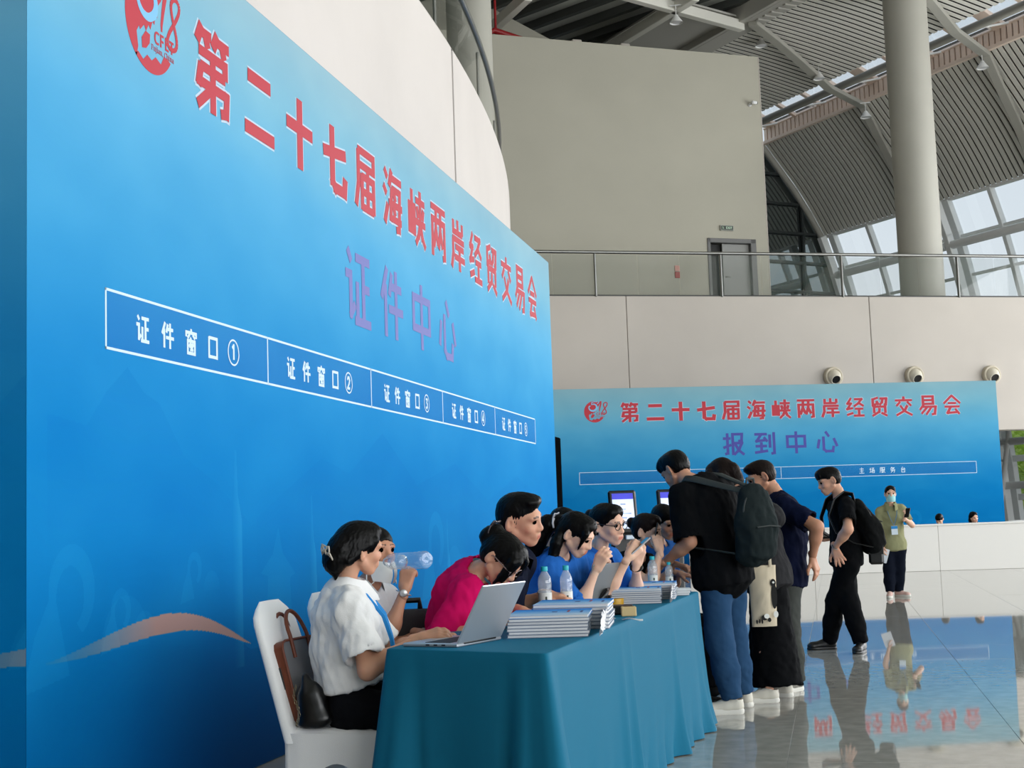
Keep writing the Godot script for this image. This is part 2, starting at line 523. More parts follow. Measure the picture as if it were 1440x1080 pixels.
func build_vault() -> void:
	var prof_low := [Vector2(32.8, 15.5), Vector2(33.6, 14.6), Vector2(34.28, 13.83), Vector2(34.95, 12.92), Vector2(35.56, 11.97)]
	var prof_up := [Vector2(25.0, 16.06), Vector2(26.3, 15.95), Vector2(27.6, 15.8), Vector2(28.8, 15.62), Vector2(30.0, 15.43)]
	var prof_win := [Vector2(35.56, 11.97), Vector2(36.0, 10.85), Vector2(36.36, 9.7), Vector2(36.95, 7.4), Vector2(37.45, 5.1), Vector2(37.85, 2.6), Vector2(38.1, 0.0)]
	var c := struct("ceiling", Vector3.ZERO, 0.0, "vaulted ceiling of narrow grey metal slats")
	var xf := Transform3D(Basis(Q_DIR, Vector3.UP, -A_DIR), Vector3.ZERO)   # local x = q, y = up, -z = along the axis
	for pr in [prof_up, prof_low]:
		# dense, smooth profile
		var cv := Curve2D.new()
		for i in pr.size():
			var tg: Vector2 = (pr[mini(i + 1, pr.size() - 1)] - pr[maxi(i - 1, 0)]) / 6.0
			cv.add_point(pr[i], -tg, tg)
		var pts := cv.tessellate_even_length(4, 0.45)
		var sl := MB.new()
		var rows := []
		# closed rectangle swept along the profile
		for i in pts.size():
			var d: Vector2 = (pts[mini(i + 1, pts.size() - 1)] - pts[maxi(i - 1, 0)]).normalized()
			var nn := Vector2(-d.y, d.x)
			if nn.y < 0: nn = -nn
			rows.append([pts[i], pts[i] + nn * (0.05 if pr == prof_low else 0.012)])
		for i in rows.size() - 1:
			var l0: Vector2 = rows[i][0]; var l1: Vector2 = rows[i + 1][0]
			var h0: Vector2 = rows[i][1]; var h1: Vector2 = rows[i + 1][1]
			var z := 0.078
			sl.quad(Vector3(l0.x, l0.y, -z), Vector3(l1.x, l1.y, -z), Vector3(l1.x, l1.y, z), Vector3(l0.x, l0.y, z))
			sl.quad(Vector3(l0.x, l0.y, z), Vector3(l1.x, l1.y, z), Vector3(h1.x, h1.y, z), Vector3(h0.x, h0.y, z))
			sl.quad(Vector3(l1.x, l1.y, -z), Vector3(l0.x, l0.y, -z), Vector3(h0.x, h0.y, -z), Vector3(h1.x, h1.y, -z))
		var smesh := sl.mesh()
		for k in 76:
			var a := 41.9 - 0.24 * k
			part("slat", smesh, M["slat"], c, Transform3D(xf.basis, A_DIR * a))
		# backing above the slats, the whole length of the hall
		var bk := MB.new()
		var rb := []
		for a in [-38.0, 42.1]:
			var row := []
			for p in pts: row.append(aq(a, p.x + 0.09, p.y + (0.12 if pr == prof_low else 0.22)))
			rb.append(row)
		bk.sheet(rb)
		part("slat_backing", bk, M["dark"], c)
		var rest := MB.new()
		var rr := []
		for a in [-38.0, 23.8]:
			var row := []
			for p in pts: row.append(aq(a, p.x, p.y))
			rr.append(row)
		rest.sheet(rr)
		part("slat_field", rest, M["slat"], c)
	# ribs crossing the slats and the skylight at a slant
	for a in [41.2, 35.55, 29.86, 24.2]:
		var pts3 := []
		for p in prof_up: pts3.append(aq(a + 0.52 * (p.x - 31.4), p.x, p.y - 0.22))
		pts3.append(aq(a + 0.52 * (32.7 - 31.4), 32.7, 15.3))
		for p in prof_low.slice(1): pts3.append(aq(a + 0.676 + 0.25 * (p.x - 32.7), p.x - 0.15, p.y - 0.15))
		if a > 41.0: continue
		var rm := MB.new()
		for i in pts3.size() - 1:
			var d: Vector3 = pts3[i + 1] - pts3[i]
			rm.box((pts3[i] + pts3[i + 1]) * 0.5, Vector3(0.30, 0.14, d.length() + 0.05), 0.015, Basis.looking_at(d.normalized()))
		part("rib", rm, M["column"], c)
	# light truss beam between the slats and the flat roof
	var bm := MB.new()
	bm.box(Vector3(0, 0, 0), Vector3(0.14, 0.9, 70), 0.01)
	bm.box(Vector3(0.42, -0.42, 0), Vector3(0.7, 0.06, 70), 0.01)
	for k in 150:
		bm.box(Vector3(0.5, -0.47, -20.0 + 0.32 * k), Vector3(0.42, 0.05, 0.12))
	part("edge_beam", bm, M["soffit"], c, Transform3D(Basis(Q_DIR, Vector3.UP, -A_DIR), aq(12, 24.7, 16.35)))
	# skylight band: opening between q 30 and 32.8, glazed above
	var s := struct("window_3", Vector3.ZERO, 0.0, "skylight band with peach-toned frames running along the vault")
	var lb := Basis(Q_DIR, Vector3.UP, -A_DIR)
	var up := MB.new()
	up.box(Vector3(32.95, 15.85, 0), Vector3(0.06, 0.8, 80))
	up.box(Vector3(29.95, 16.3, 0), Vector3(0.06, 1.7, 80))
	part("upstand", up, M["dark"], s, Transform3D(lb, A_DIR * 2))
	var rimm := MB.new()
	rimm.box(Vector3(32.74, 15.46, 0), Vector3(0.14, 0.12, 80), 0.01)
	part("sill", rimm, M["peach"], s, Transform3D(lb, A_DIR * 2))
	var us := MB.new()
	us.box(Vector3(32.86, 15.76, 0), Vector3(0.07, 0.52, 0.17))
	var usm := us.mesh()
	for k in 76: part("upstand_slat", usm, M["peach"], s, Transform3D(lb, A_DIR * (41.9 - 0.24 * k)))
	# sloping glazing from the far upstand up to the near one
	var slope := atan2(1.2, -2.85)
	var gb := Basis(Vector3(0, 0, 1), slope)
	for t in [0.0, 0.17, 0.36, 0.68, 1.0]:
		var fm := MB.new()
		fm.box(Vector3(32.85 - 2.85 * t, 16.06 + 1.2 * t, 0), Vector3(0.10, 0.10, 80), 0.01, gb)
		part("glazing_bar", fm, M["peach"], s, Transform3D(lb, A_DIR * 2))
	var tb := MB.new()
	tb.tube([aq(42, 31.3, 15.68), aq(-30, 31.3, 15.68)], 0.13, 12)
	part("tie_tube", tb, M["column"], s)
	for k in 24:
		var a := 41.5 - 1.43 * k
		var cb := MB.new()
		cb.box(Vector3(31.43, 16.66, 0), Vector3(3.09, 0.14, 0.16 if k % 4 else 0.5), 0.01, gb)
		part("cross_bar", cb, M["peach"], s, Transform3D(lb, A_DIR * a))
		if k % 2 == 0:
			var db := MB.new()
			db.tube([aq(a, 31.4, 15.75), aq(a - 0.5, 32.7, 16.0)], 0.035, 6)
			part("strut", db, M["steel_white"], s)
			var db2 := MB.new()
			db2.tube([aq(a - 0.6, 31.4, 15.75), aq(a + 0.2, 32.7, 16.05)], 0.035, 6)
			part("strut", db2, M["steel_white"], s)
		var pn := MB.new()
		pn.box(Vector3(31.43, 16.68, 0.71), Vector3(3.0, 0.02, 1.36), 0.0, gb)
		part("pane", pn, M["pane"], s, Transform3D(lb, A_DIR * a))
	# the glass front under the vault
	var f := struct("window_1", Vector3.ZERO, 0.0, "tall curved glass front with white mullions under the vault")
	for k in range(-1, 42):
		var a := 41.55 - 2.03 * k
		var wide := k % 3 == 0
		var m := MB.new()
		var pth := []
		for p in prof_win: pth.append(Vector3(p.x, p.y, 0))
		for i in pth.size() - 1:
			var d: Vector3 = pth[i + 1] - pth[i]
			m.box((pth[i] + pth[i + 1]) * 0.5, Vector3(d.length() + 0.05, 0.24, 0.16 if not wide else 0.3), 0.01, Basis(Vector3(0, 0, 1), atan2(d.y, d.x)))
		part("mullion", m, M["steel_white"], f, Transform3D(lb, A_DIR * a))
		if wide and k < 12:
			var r2 := MB.new()
			for i in pth.size() - 1:
				var d: Vector3 = pth[i + 1] - pth[i]
				r2.box((pth[i] + pth[i + 1]) * 0.5 + Vector3(-0.75, -0.2, 0), Vector3(d.length() + 0.05, 0.3, 0.22), 0.01, Basis(Vector3(0, 0, 1), atan2(d.y, d.x)))
			part("inner_rib", r2, M["steel_white"], f, Transform3D(lb, A_DIR * (a - 0.25)))
		if k < 12:
			var gp := MB.new()
			var rows := []
			for z in [a, a - 2.03]:
				var row := []
				for p in prof_win: row.append(aq(z, p.x + 0.06, p.y))
				rows.append(row)
			gp.sheet(rows)
			part("pane", gp, M["pane"], f)
	for y in [11.97, 10.7, 9.35, 8.0, 6.7, 5.4, 4.1, 2.85, 1.5, 0.3]:
		var q := 38.0
		for i in prof_win.size() - 1:
			if y <= prof_win[i].y and y >= prof_win[i + 1].y:
				q = lerpf(prof_win[i].x, prof_win[i + 1].x, (prof_win[i].y - y) / (prof_win[i].y - prof_win[i + 1].y))
		var tm := MB.new()
		tm.box(Vector3(q, y, 0), Vector3(0.16, 0.09 if y > 5 else 0.22, 84), 0.01)
		part("transom", tm, M["steel_white"], f, Transform3D(lb, A_DIR * 0.0))
	for qy in [Vector2(35.35, 10.3), Vector2(36.9, 3.4), Vector2(37.0, 1.9)]:
		for k in 5:
			var tt := MB.new()
			var a := 41.4 - 6.09 * k
			tt.tube([aq(a, qy.x, qy.y), aq(a - 6.0, qy.x, qy.y)], 0.15 if qy.y > 5 else 0.13, 12)
			part("tie_tube", tt, M["steel_white"], f)
	# leaning lattice strut seen under the gallery
	var ls := MB.new()
	for o in [-0.22, 0.22]:
		ls.tube([aq(35.4 + o, 36.6, 0.0), aq(34.7 + o, 36.9, 4.4)], 0.09, 8)
	for k in 7:
		ls.tube([aq(35.4 - 0.1 * k - 0.25, 36.6 + 0.04 * k, 0.3 + 0.6 * k), aq(35.4 - 0.1 * k + 0.25, 36.6 + 0.04 * k, 0.6 + 0.6 * k)], 0.04, 6)
	part("lattice_strut", ls, M["steel_white"], f)
	# dark glazed end wall under the vault
	var ge := struct("window_2", Vector3.ZERO, 0.0, "dark mirrored glass end wall below the arched roof edge")
	var gpoly := PackedVector2Array()
	gpoly.append(Vector2(22, 0))
	gpoly.append(Vector2(22, 16.2))
	for p in prof_up: gpoly.append(p)
	for p in prof_low: gpoly.append(p)
	for i in range(1, prof_win.size()): gpoly.append(prof_win[i])
	var gm := MB.new()
	gm.prism(gpoly, -0.03, 0.0, Transform3D(lb, A_DIR * 42.2))
	part("mirror_pane", gm, M["mirror_glass"], ge)
	for q in [28.0, 30.3, 32.6, 34.55]:
		var mm := MB.new()
		mm.box(Vector3(q, 7.0 if q > 33 else 7.6, 0), Vector3(0.09, 13.0 if q > 34 else 15.2, 0.1))
		part("mullion", mm, M["mullion"], ge, Transform3D(lb, A_DIR * 42.1))
	for k in 13:
		var y := 14.35 - 1.15 * k
		var qe := 38.0
		for pr in [prof_low, prof_win]:
			for i in pr.size() - 1:
				if y <= pr[i].y and y >= pr[i + 1].y: qe = lerpf(pr[i].x, pr[i + 1].x, (pr[i].y - y) / (pr[i].y - pr[i + 1].y))
		var tm2 := MB.new()
		tm2.box(Vector3((22 + qe) / 2, y, 0), Vector3(qe - 22, 0.09, 0.1))
		part("transom", tm2, M["mullion"], ge, Transform3D(lb, A_DIR * 42.1))
	var em := MB.new()
	var ep := []
	for p in prof_low: ep.append(aq(42.0, p.x - 0.12, p.y - 0.1))
	for i in range(1, prof_win.size()): ep.append(aq(42.0, prof_win[i].x - 0.12, prof_win[i].y))
	em.tube(ep, 0.13, 8)
	part("arch_edge", em, M["column"], ge)
	# pendant lamps along the ribs (off)
	var lampm := MB.new()
	lampm.lathe([Vector2(0.29, 0.0), Vector2(0.27, 0.05), Vector2(0.19, 0.16), Vector2(0.10, 0.24), Vector2(0.09, 0.34)], 20)
	lampm.lathe([Vector2(0.08, 0.33), Vector2(0.26, 0.06), Vector2(0.28, 0.0)], 20)
	var lm := lampm.mesh()
	var rodm := MB.new()
	rodm.tube([Vector3(0, 0.33, 0), Vector3(0, 0.75, 0)], 0.02, 6)
	rodm.box(Vector3(0, 0.78, 0), Vector3(0.5, 0.04, 0.08))
	var rm2 := rodm.mesh()
	var lens := MB.new()
	lens.lathe([Vector2(0.0, 0.03), Vector2(0.2, 0.03), Vector2(0.26, 0.06)], 20)
	var spots := [[Vector3(1.80, 14.44, -47.65), "round metal pendant lamp below the skylight, left of the big column"], [Vector3(5.27, 14.68, -44.17), "round metal pendant lamp at the skylight right of the big column"], [Vector3(0.30, 15.09, -44.88), "dark pendant lamp just above the skylight beside the slanting rib"], [Vector3(-1.41, 15.61, -42.59), "pendant lamp under the slats above the grey block's corner"], [Vector3(-3.62, 15.13, -38.37), "pendant lamp hanging below the dark flat roof"]]
	for s2 in spots:
		var L := thing("pendant_lamp", s2[1], "lamp", s2[0] + Vector3(0, 0.12, 0), 0.0, "pendant lamps under the roof")
		L.scale = Vector3.ONE * 0.66
		part("shade", lm, M["steel_white"], L)
		part("rod", rm2, M["steel_white"], L)
		part("lens", lens.mesh(), M["white_plastic"], L)

func build_gallery() -> void:
	# band wall with the gallery's deck
	var yaw := deg_to_rad(25.643)
	var o := Vector3(-6.668, 0, -32.962)
	var w := struct("wall_back", o, yaw, "long pale wall band below the gallery railing")
	for seg in [[-6.0, 2.1], [2.112, 8.70], [8.715, 15.3], [15.312, 30.0]]:
		var m := MB.new()
		m.box(Vector3((seg[0] + seg[1]) / 2, 4.98, -0.15), Vector3(seg[1] - seg[0], 3.54, 0.3), 0.012)
		part("wall_panel", m, M["plaster"], w)
	var core := MB.new()
	core.box(Vector3(12, 6.4, -5.3), Vector3(36, 0.6, 9.9))
	part("gallery_deck", core, M["soffit"], w)
	var sf := MB.new()
	sf.box(Vector3(12, 3.3, -0.6), Vector3(36, 0.12, 0.8))
	sf.box(Vector3(12, 4.9, -0.45), Vector3(36, 3.2, 0.2))
	part("soffit", sf, M["soffit"], w)
	# railing
	var r := thing("glass_railing", "long straight glass railing with steel posts on the pale back wall", "railing", o + Vector3(0, 6.75, 0), yaw)
	var hm := MB.new()
	hm.tube([Vector3(-3, 1.13, -0.12), Vector3(22, 1.13, -0.12)], 0.042, 10)
	part("handrail", hm, M["steel"], r)
	var bm := MB.new()
	bm.box(Vector3(9.5, 0.02, -0.12), Vector3(25, 0.05, 0.1), 0.01)
	part("base_rail", bm, M["steel_dark"], r)
	for k in range(-1, 7):
		var x := 1.338 + 3.328 * k
		var pm := MB.new()
		pm.box(Vector3(x, 0.53, -0.02), Vector3(0.05, 1.1, 0.09), 0.015)
		part("post", pm, M["steel"], r)
		for j in 3:
			var gm := MB.new()
			gm.box(Vector3(x + 0.06 + 1.109 * j + 0.53, 0.55, -0.12), Vector3(1.085, 1.02, 0.012))
			part("glass_panel", gm, M["rail_glass"], r)
	# round air nozzles
	for k in 3:
		var nz := thing("air_nozzle", ["left of the three cream air nozzles above the far banner", "middle of the three cream air nozzles above the far banner", "right of the three cream air nozzles above the banner's corner"][k], "air vent", o + Vector3(0, 0, 0), yaw, "air nozzles on the back wall")
		nz.position = o + bas_y(yaw) * Vector3([7.547, 9.832, 12.057][k], 4.66, 0.07)
		var rg := MB.new()
		rg.lathe([Vector2(0.25, -0.065), Vector2(0.25, 0.05), Vector2(0.235, 0.075), Vector2(0.19, 0.08), Vector2(0.18, 0.03)], 28, Transform3D(Basis(Vector3.RIGHT, PI / 2), Vector3.ZERO))
		part("flange", rg, mat(Color(0.74, 0.7, 0.62), 0.5), nz)
		var bl := MB.new()
		var xf := Transform3D(Basis(Vector3.RIGHT, PI / 2 + 0.55), Vector3(0, 0, 0.0))
		bl.lathe([Vector2(0.19, -0.06), Vector2(0.20, 0.04), Vector2(0.17, 0.13), Vector2(0.125, 0.19), Vector2(0.11, 0.19), Vector2(0.105, 0.06)], 28, xf)
		part("ball", bl, mat(Color(0.80, 0.77, 0.70), 0.5), nz)
		var dk := MB.new()
		dk.lathe([Vector2(0.108, 0.17), Vector2(0.0, 0.168)], 28, xf)
		part("throat", dk, M["black_plastic"], nz)
	# grey block on the gallery
	var by := deg_to_rad(31.2)
	var bo := Vector3(-8.237, 0, -34.332)
	var b := struct("wall_inner", bo, by, "tall plain grey block standing on the gallery")
	var poly := PackedVector2Array([Vector2(-14, 6.7), Vector2(6.15, 6.7), Vector2(6.15, 8.79), Vector2(7.63, 8.79), Vector2(7.63, 6.7), Vector2(8.0, 6.7), Vector2(8.0, 14.04), Vector2(-14, 14.12)])
	var m := MB.new()
	m.prism(poly, -0.35, 0.0)
	part("face", m, M["block"], b)
	var side := MB.new()
	side.box(Vector3(8.02, 10.37, -3.0), Vector3(0.05, 7.34, 6.0), 0.02)
	part("return_face", side, M["plaster"], b)
	var tp := MB.new()
	tp.box(Vector3(-3, 13.9, -3.2), Vector3(22, 0.2, 5.7))
	part("lid", tp, M["block"], b)
	# door in the block
	var d := struct("door_1", bo + bas_y(by) * Vector3(6.89, 6.75, 0), by, "grey metal door in a dark frame in the grey block")
	var fr := MB.new()
	fr.box(Vector3(-0.70, 1.02, -0.04), Vector3(0.09, 2.04, 0.14), 0.008)
	fr.box(Vector3(0.66, 1.02, -0.04), Vector3(0.17, 2.04, 0.14), 0.008)
	fr.box(Vector3(0, 1.98, -0.04), Vector3(1.46, 0.12, 0.14), 0.008)
	part("door_frame", fr, mat(Color(0.42, 0.42, 0.42), 0.6), d)
	var dl := MB.new()
	dl.box(Vector3(0.16, 0.96, -0.12), Vector3(0.82, 1.9, 0.05), 0.006)
	part("door_leaf", dl, mat(Color(0.56, 0.56, 0.55), 0.6), d)
	var op := MB.new()
	op.box(Vector3(-0.45, 0.96, -0.22), Vector3(0.42, 1.9, 0.03))
	part("door_leaf", op, mat(Color(0.13, 0.13, 0.13), 0.7), d)
	var hd := MB.new()
	hd.tube([Vector3(-0.18, 0.98, -0.09), Vector3(-0.18, 0.98, -0.04), Vector3(-0.05, 0.98, -0.04)], 0.014, 6)
	part("handle", hd, M["steel"], d)
	# exit sign over it
	var s := thing("exit_sign", "small dark green exit sign above the gallery door", "sign", bo + bas_y(by) * Vector3(6.75, 9.08, 0.0), by)
	var sb := MB.new()
	sb.box(Vector3(0, 0, 0.025), Vector3(0.40, 0.15, 0.05), 0.006)
	part("sign_box", sb, mat(Color(0.62, 0.63, 0.6), 0.5), s)
	var sp := MB.new()
	sp.box(Vector3(0, 0, 0.052), Vector3(0.36, 0.115, 0.006))
	part("sign_face", sp, mat(Color(0.14, 0.2, 0.15), 0.4), s)
	var tm := TextMesh.new()
	tm.text = "EXIT"; tm.font_size = 16; tm.pixel_size = 0.0055; tm.depth = 0.004
	var ff := SystemFont.new(); ff.font_names = PackedStringArray(["Droid Sans"]); ff.font_weight = 700
	tm.font = ff
	part("lettering", tm, mat(Color(0.75, 0.85, 0.76), 0.5), s, Transform3D(Basis(), Vector3(0.06, 0, 0.057)))
	var rn := MB.new()
	rn.tube([Vector3(-0.14, 0.035, 0.056), Vector3(-0.125, 0.0, 0.056), Vector3(-0.15, -0.04, 0.056)], 0.006, 5)
	rn.tube([Vector3(-0.125, 0.0, 0.056), Vector3(-0.1, -0.035, 0.056)], 0.006, 5)
	rn.tube([Vector3(-0.155, 0.01, 0.056), Vector3(-0.135, 0.025, 0.056), Vector3(-0.108, 0.015, 0.056)], 0.005, 5)
	part("running_figure", rn, mat(Color(0.75, 0.85, 0.76), 0.5), s)
	# fire notice on the block
	var fh := thing("fire_notice", "small red and white notice on the wall behind the gallery glass", "sign", bo + bas_y(by) * Vector3(5.2, 7.83, 0.0), by)
	var f1 := MB.new(); f1.box(Vector3(0, 0.09, 0.012), Vector3(0.14, 0.15, 0.024), 0.004)
	part("upper_plate", f1, mat(Color(0.78, 0.55, 0.5), 0.5), fh)
	var f2 := MB.new(); f2.box(Vector3(0, -0.09, 0.012), Vector3(0.14, 0.17, 0.024), 0.004)
	part("lower_plate", f2, mat(Color(0.6, 0.2, 0.18), 0.5), fh)
	# security camera
	var sc := thing("security_camera", "small white security camera on the grey block's right edge", "camera", bo + bas_y(by) * Vector3(7.72, 12.64, 0.012), by)
	sc.scale = Vector3.ONE * 0.7
	var a1 := MB.new()
	a1.lathe([Vector2(0.0, 0.0), Vector2(0.07, 0.0), Vector2(0.07, 0.03), Vector2(0.03, 0.05), Vector2(0.03, 0.16)], 14, Transform3D(Basis(Vector3.RIGHT, PI / 2), Vector3(-0.08, -0.03, 0)))
	part("bracket", a1, M["white_plastic"], sc)
	var a2 := MB.new()
	a2.box(Vector3(0.02, 0.02, 0.2), Vector3(0.26, 0.12, 0.13), 0.03, Basis(Vector3.UP, 0.3))
	part("housing", a2, M["white_plastic"], sc)
	var a3 := MB.new()
	a3.lathe([Vector2(0.0, 0.03), Vector2(0.055, 0.03), Vector2(0.06, 0.0)], 14, Transform3D(Basis(Vector3.BACK, -PI / 2), Vector3(0.14, 0.02, 0.17)))
	part("lens", a3, M["black_plastic"], sc)
	# roof clutter over the block: red pipe, stub boxes
	var rp := thing("sprinkler_pipe", "dark red sprinkler pipe above the grey block's top edge", "pipe", Vector3.ZERO)
	var pm2 := MB.new()
	var p0 := bo + bas_y(by) * Vector3(0.5, 14.5, -1.5)
	pm2.tube([p0 + Vector3(-0.05, -0.5, 0), p0 + Vector3(0.0, 0.1, 0), p0 + bas_y(by) * Vector3(0.2, 0.25, 0), p0 + bas_y(by) * Vector3(1.2, 0.0, 0.0)], 0.09, 10)
	part("main_run", pm2, M["red_pipe"], rp)
	var pm3 := MB.new()
	pm3.tube([p0 + bas_y(by) * Vector3(0.25, 0.2, 0), p0 + bas_y(by) * Vector3(0.25, 1.6, 0)], 0.035, 8)
	part("hanger", pm3, M["red_pipe"], rp)
	var ub := struct("wall_upper", bo, by, "cream wall strip between the grey block and the roof")
	var um := MB.new()
	um.prism(PackedVector2Array([Vector2(-14, 14.0), Vector2(6.8, 14.0), Vector2(1.0, 16.6), Vector2(-14, 16.6)]), -4.2, -4.0)
	part("face", um, M["block"], ub)
	for k in 2:
		var st := MB.new()
		st.box(Vector3(2.9 + 1.45 * k, 14.2, -1.0), Vector3(0.28, 0.5, 0.28), 0.02)
		part("stub_post", st, M["plaster"], ub)
	# columns
	var c1 := struct("column", Vector3(2.70, 0, -39.06), 0.0, "big round grey column rising behind the gallery railing")
	var cm := MB.new()
	cm.lathe([Vector2(0.594, 0.0), Vector2(0.594, 16.4)], 40)
	part("shaft", cm, M["column"], c1)
	var c2 := struct("column", Vector3(-7.25, 0, -28.6), 0.0, "round pale column behind the drum's glass railing")
	var cm2 := MB.new()
	cm2.lathe([Vector2(0.5, 6.74), Vector2(0.5, 16.6)], 36)
	part("shaft", cm2, M["column"], c2)

# ---------------------------------------------------------------- printed banners
const GLYPH := {
	"第": "22,2 10,24;18,11 47,11;31,11 38,26;63,2 51,22;59,11 94,11;74,11 81,26;14,33 83,33 83,50;18,50 83,50;20,48 14,69 87,69 85,90 70,93;50,33 50,99;47,71 10,97",
	"二": "15,20 85,20;5,86 95,86", "十": "4,43 96,43;50,3 50,98", "七": "4,47 96,36;40,4 40,84 50,92 88,92 92,70",
	"届": "16,9 88,9 88,31 18,31;18,9 18,60 6,97;34,47 87,47 87,97;34,43 34,99;34,94 87,94;60,34 60,94;34,70 87,70",
	"海": "10,7 24,20;4,35 19,47;8,95 25,62;46,3 33,32;43,16 97,16;46,32 39,82 95,82;46,33 87,33 82,95 66,97;29,58 99,58;57,38 64,52;55,62 62,76",
	"峡": "8,30 8,79 36,79;36,30 36,86;22,8 22,79;44,22 97,22;51,32 57,52;89,32 82,52;42,59 99,59;70,3 70,59 60,80 42,98;71,60 80,82 98,98",
	"两": "4,10 96,10;12,99 12,32 88,32 88,93 75,96;36,11 34,46 20,82;35,50 46,76;64,11 62,46 50,82;63,50 76,78",
	"岸": "20,5 20,27 82,27;82,5 82,27;50,2 50,27;12,41 94,41;16,41 16,70 4,98;32,55 90,55;26,75 97,75;60,55 60,99",
	"经": "30,3 10,32 28,32 8,60 39,55;5,90 39,80;46,10 86,10 66,32 43,47;68,28 96,46;48,59 93,59;70,59 70,93;41,94 98,94",
	"贸": "44,4 15,13 15,44 38,35;34,22 46,42;52,9 88,9 84,40 73,40;68,9 64,28 50,44;20,84 20,51 80,51 80,84;50,58 47,77 10,98;58,82 90,98",
	"交": "50,1 50,18;4,21 96,21;32,28 10,50;68,28 90,50;69,47 54,74 8,98;31,47 50,75 94,98",
	"易": "24,4 78,4 78,42 24,42 24,4;24,23 78,23;28,44 5,73;22,57 91,57 85,94 68,97;46,58 13,93;69,58 38,98",
	"会": "51,1 5,43;49,1 95,43;28,41 73,41;9,59 91,59;42,60 24,91 80,88;66,70 88,98",
	"证": "13,5 26,20;4,37 23,37 23,87 39,73;42,12 97,12;71,12 71,93;71,49 95,49;48,43 48,93;37,94 99,94",
	"件": "30,3 5,48;22,27 22,99;50,8 39,41;44,27 93,27;35,59 99,59;68,3 68,99",
	"中": "10,24 90,24 90,69 10,69 10,24;50,2 50,99", "心": "14,40 5,80;33,28 33,84 43,93 74,93 79,70;43,6 59,29;80,36 95,72",
	"窗": "50,1 50,15;8,35 8,17 92,17 92,35;38,22 19,40;62,22 83,38;49,35 41,48;20,49 80,49 80,97 20,97 20,49;46,55 30,73;36,63 65,63 42,89;40,69 66,87",
	"口": "14,14 86,14 86,97;14,10 14,97;14,90 86,90",
	"报": "4,26 39,26;24,3 24,91 11,94;4,67 41,54;48,99 48,8 90,8 88,37 73,39;50,47 89,47 74,77 52,98;59,52 74,79 98,98",
	"到": "4,11 61,11;34,13 13,41 55,37;46,24 62,44;7,63 59,63;34,46 34,90;3,91 63,84;73,13 73,71;92,3 92,94 77,97",
	"主": "45,1 58,15;10,24 90,24;16,57 84,57;50,24 50,95;4,95 96,95",
	"场": "3,34 39,34;22,6 22,82;3,87 41,76;44,12 85,12 51,43;45,45 93,45 87,92 72,95;62,47 39,85;79,47 52,98",
	"服": "12,8 12,66 4,97;12,8 40,8 40,94 29,95;12,34 40,34;12,60 40,60;52,99 52,8 90,8 88,34 75,35;54,46 89,46 74,77 56,98;62,52 76,79 98,98",
	"务": "38,1 9,35;30,16 78,16 50,41 7,55;31,24 56,41 95,54;16,64 83,64 77,94 62,97;50,53 46,72 13,98",
	"台": "44,3 18,44 80,38;63,22 91,48;22,59 78,59 78,97 22,97 22,59",
	"1": "38,32 53,21 53,80", "2": "34,36 42,23 58,23 66,36 58,52 34,78 70,78", "3": "34,25 66,25 50,45 64,55 64,69 52,80 33,74", "4": "58,84 58,21 29,64 74,64", "5": "67,24 40,24 36,48 56,46 66,60 58,77 33,76"}

# strokes of a character as flat bars, laid out in a box: size (w, h), the centre at at, front face at z
func glyph(mb: MB, ch: String, at: Vector2, size: Vector2, width: float, z: float, circled := false, wide_v := 1.0) -> void:
	var runs := []
	for s in GLYPH[ch].split(";"):
		var pl := PackedVector2Array()
		for p in s.split(" "):
			var xy = p.split(",")
			pl.append(Vector2((float(xy[0]) - 50.0) * size.x, (50.0 - float(xy[1])) * size.y))
		runs.append(pl)
	if circled:
		var ring := PackedVector2Array()
		for k in 33: ring.append(Vector2(cos(TAU * k / 32), sin(TAU * k / 32)) * 52.0 * size.x)
		runs.append(ring)
	var lift := 0.0
	for i in runs.size():
		var pl: PackedVector2Array = runs[i]
		var wdt: float = width if not (circled and i == runs.size() - 1) else width * 0.55
		var closed := pl[0].distance_to(pl[pl.size() - 1]) < 1e-6
		for k in pl.size() - 1:
			var a := pl[k]; var b := pl[k + 1]
			var d := (b - a).normalized()
			# joints are mitred by running each bar on by half its width
			var e0 := wdt * 0.5 if (k > 0 or closed) else 0.0
			var e1 := wdt * 0.5 if (k < pl.size() - 2 or closed) else 0.0
			if circled and i == runs.size() - 1: e0 = 0.0; e1 = wdt * 0.1
			var w2 := wdt * (0.5 * wide_v if absf(d.y) > absf(d.x) * 1.6 else 0.5)
			var nn := Vector2(-d.y, d.x) * w2
			var a2 := a - d * e0 + at; var b2 := b + d * e1 + at
			lift += 0.00004
			var zz := z + lift
			mb.quad(Vector3(a2.x - nn.x, a2.y - nn.y, zz), Vector3(b2.x - nn.x, b2.y - nn.y, zz), Vector3(b2.x + nn.x, b2.y + nn.y, zz), Vector3(a2.x + nn.x, a2.y + nn.y, zz))

func lerp_ramp(stops: Array, t: float) -> Color:
	for i in stops.size() - 1:
		if t <= stops[i + 1][0]:
			var k: float = clampf((t - stops[i][0]) / (stops[i + 1][0] - stops[i][0]), 0, 1)
			return (stops[i][1] as Color).lerp(stops[i + 1][1], k)
	return stops[stops.size() - 1][1]

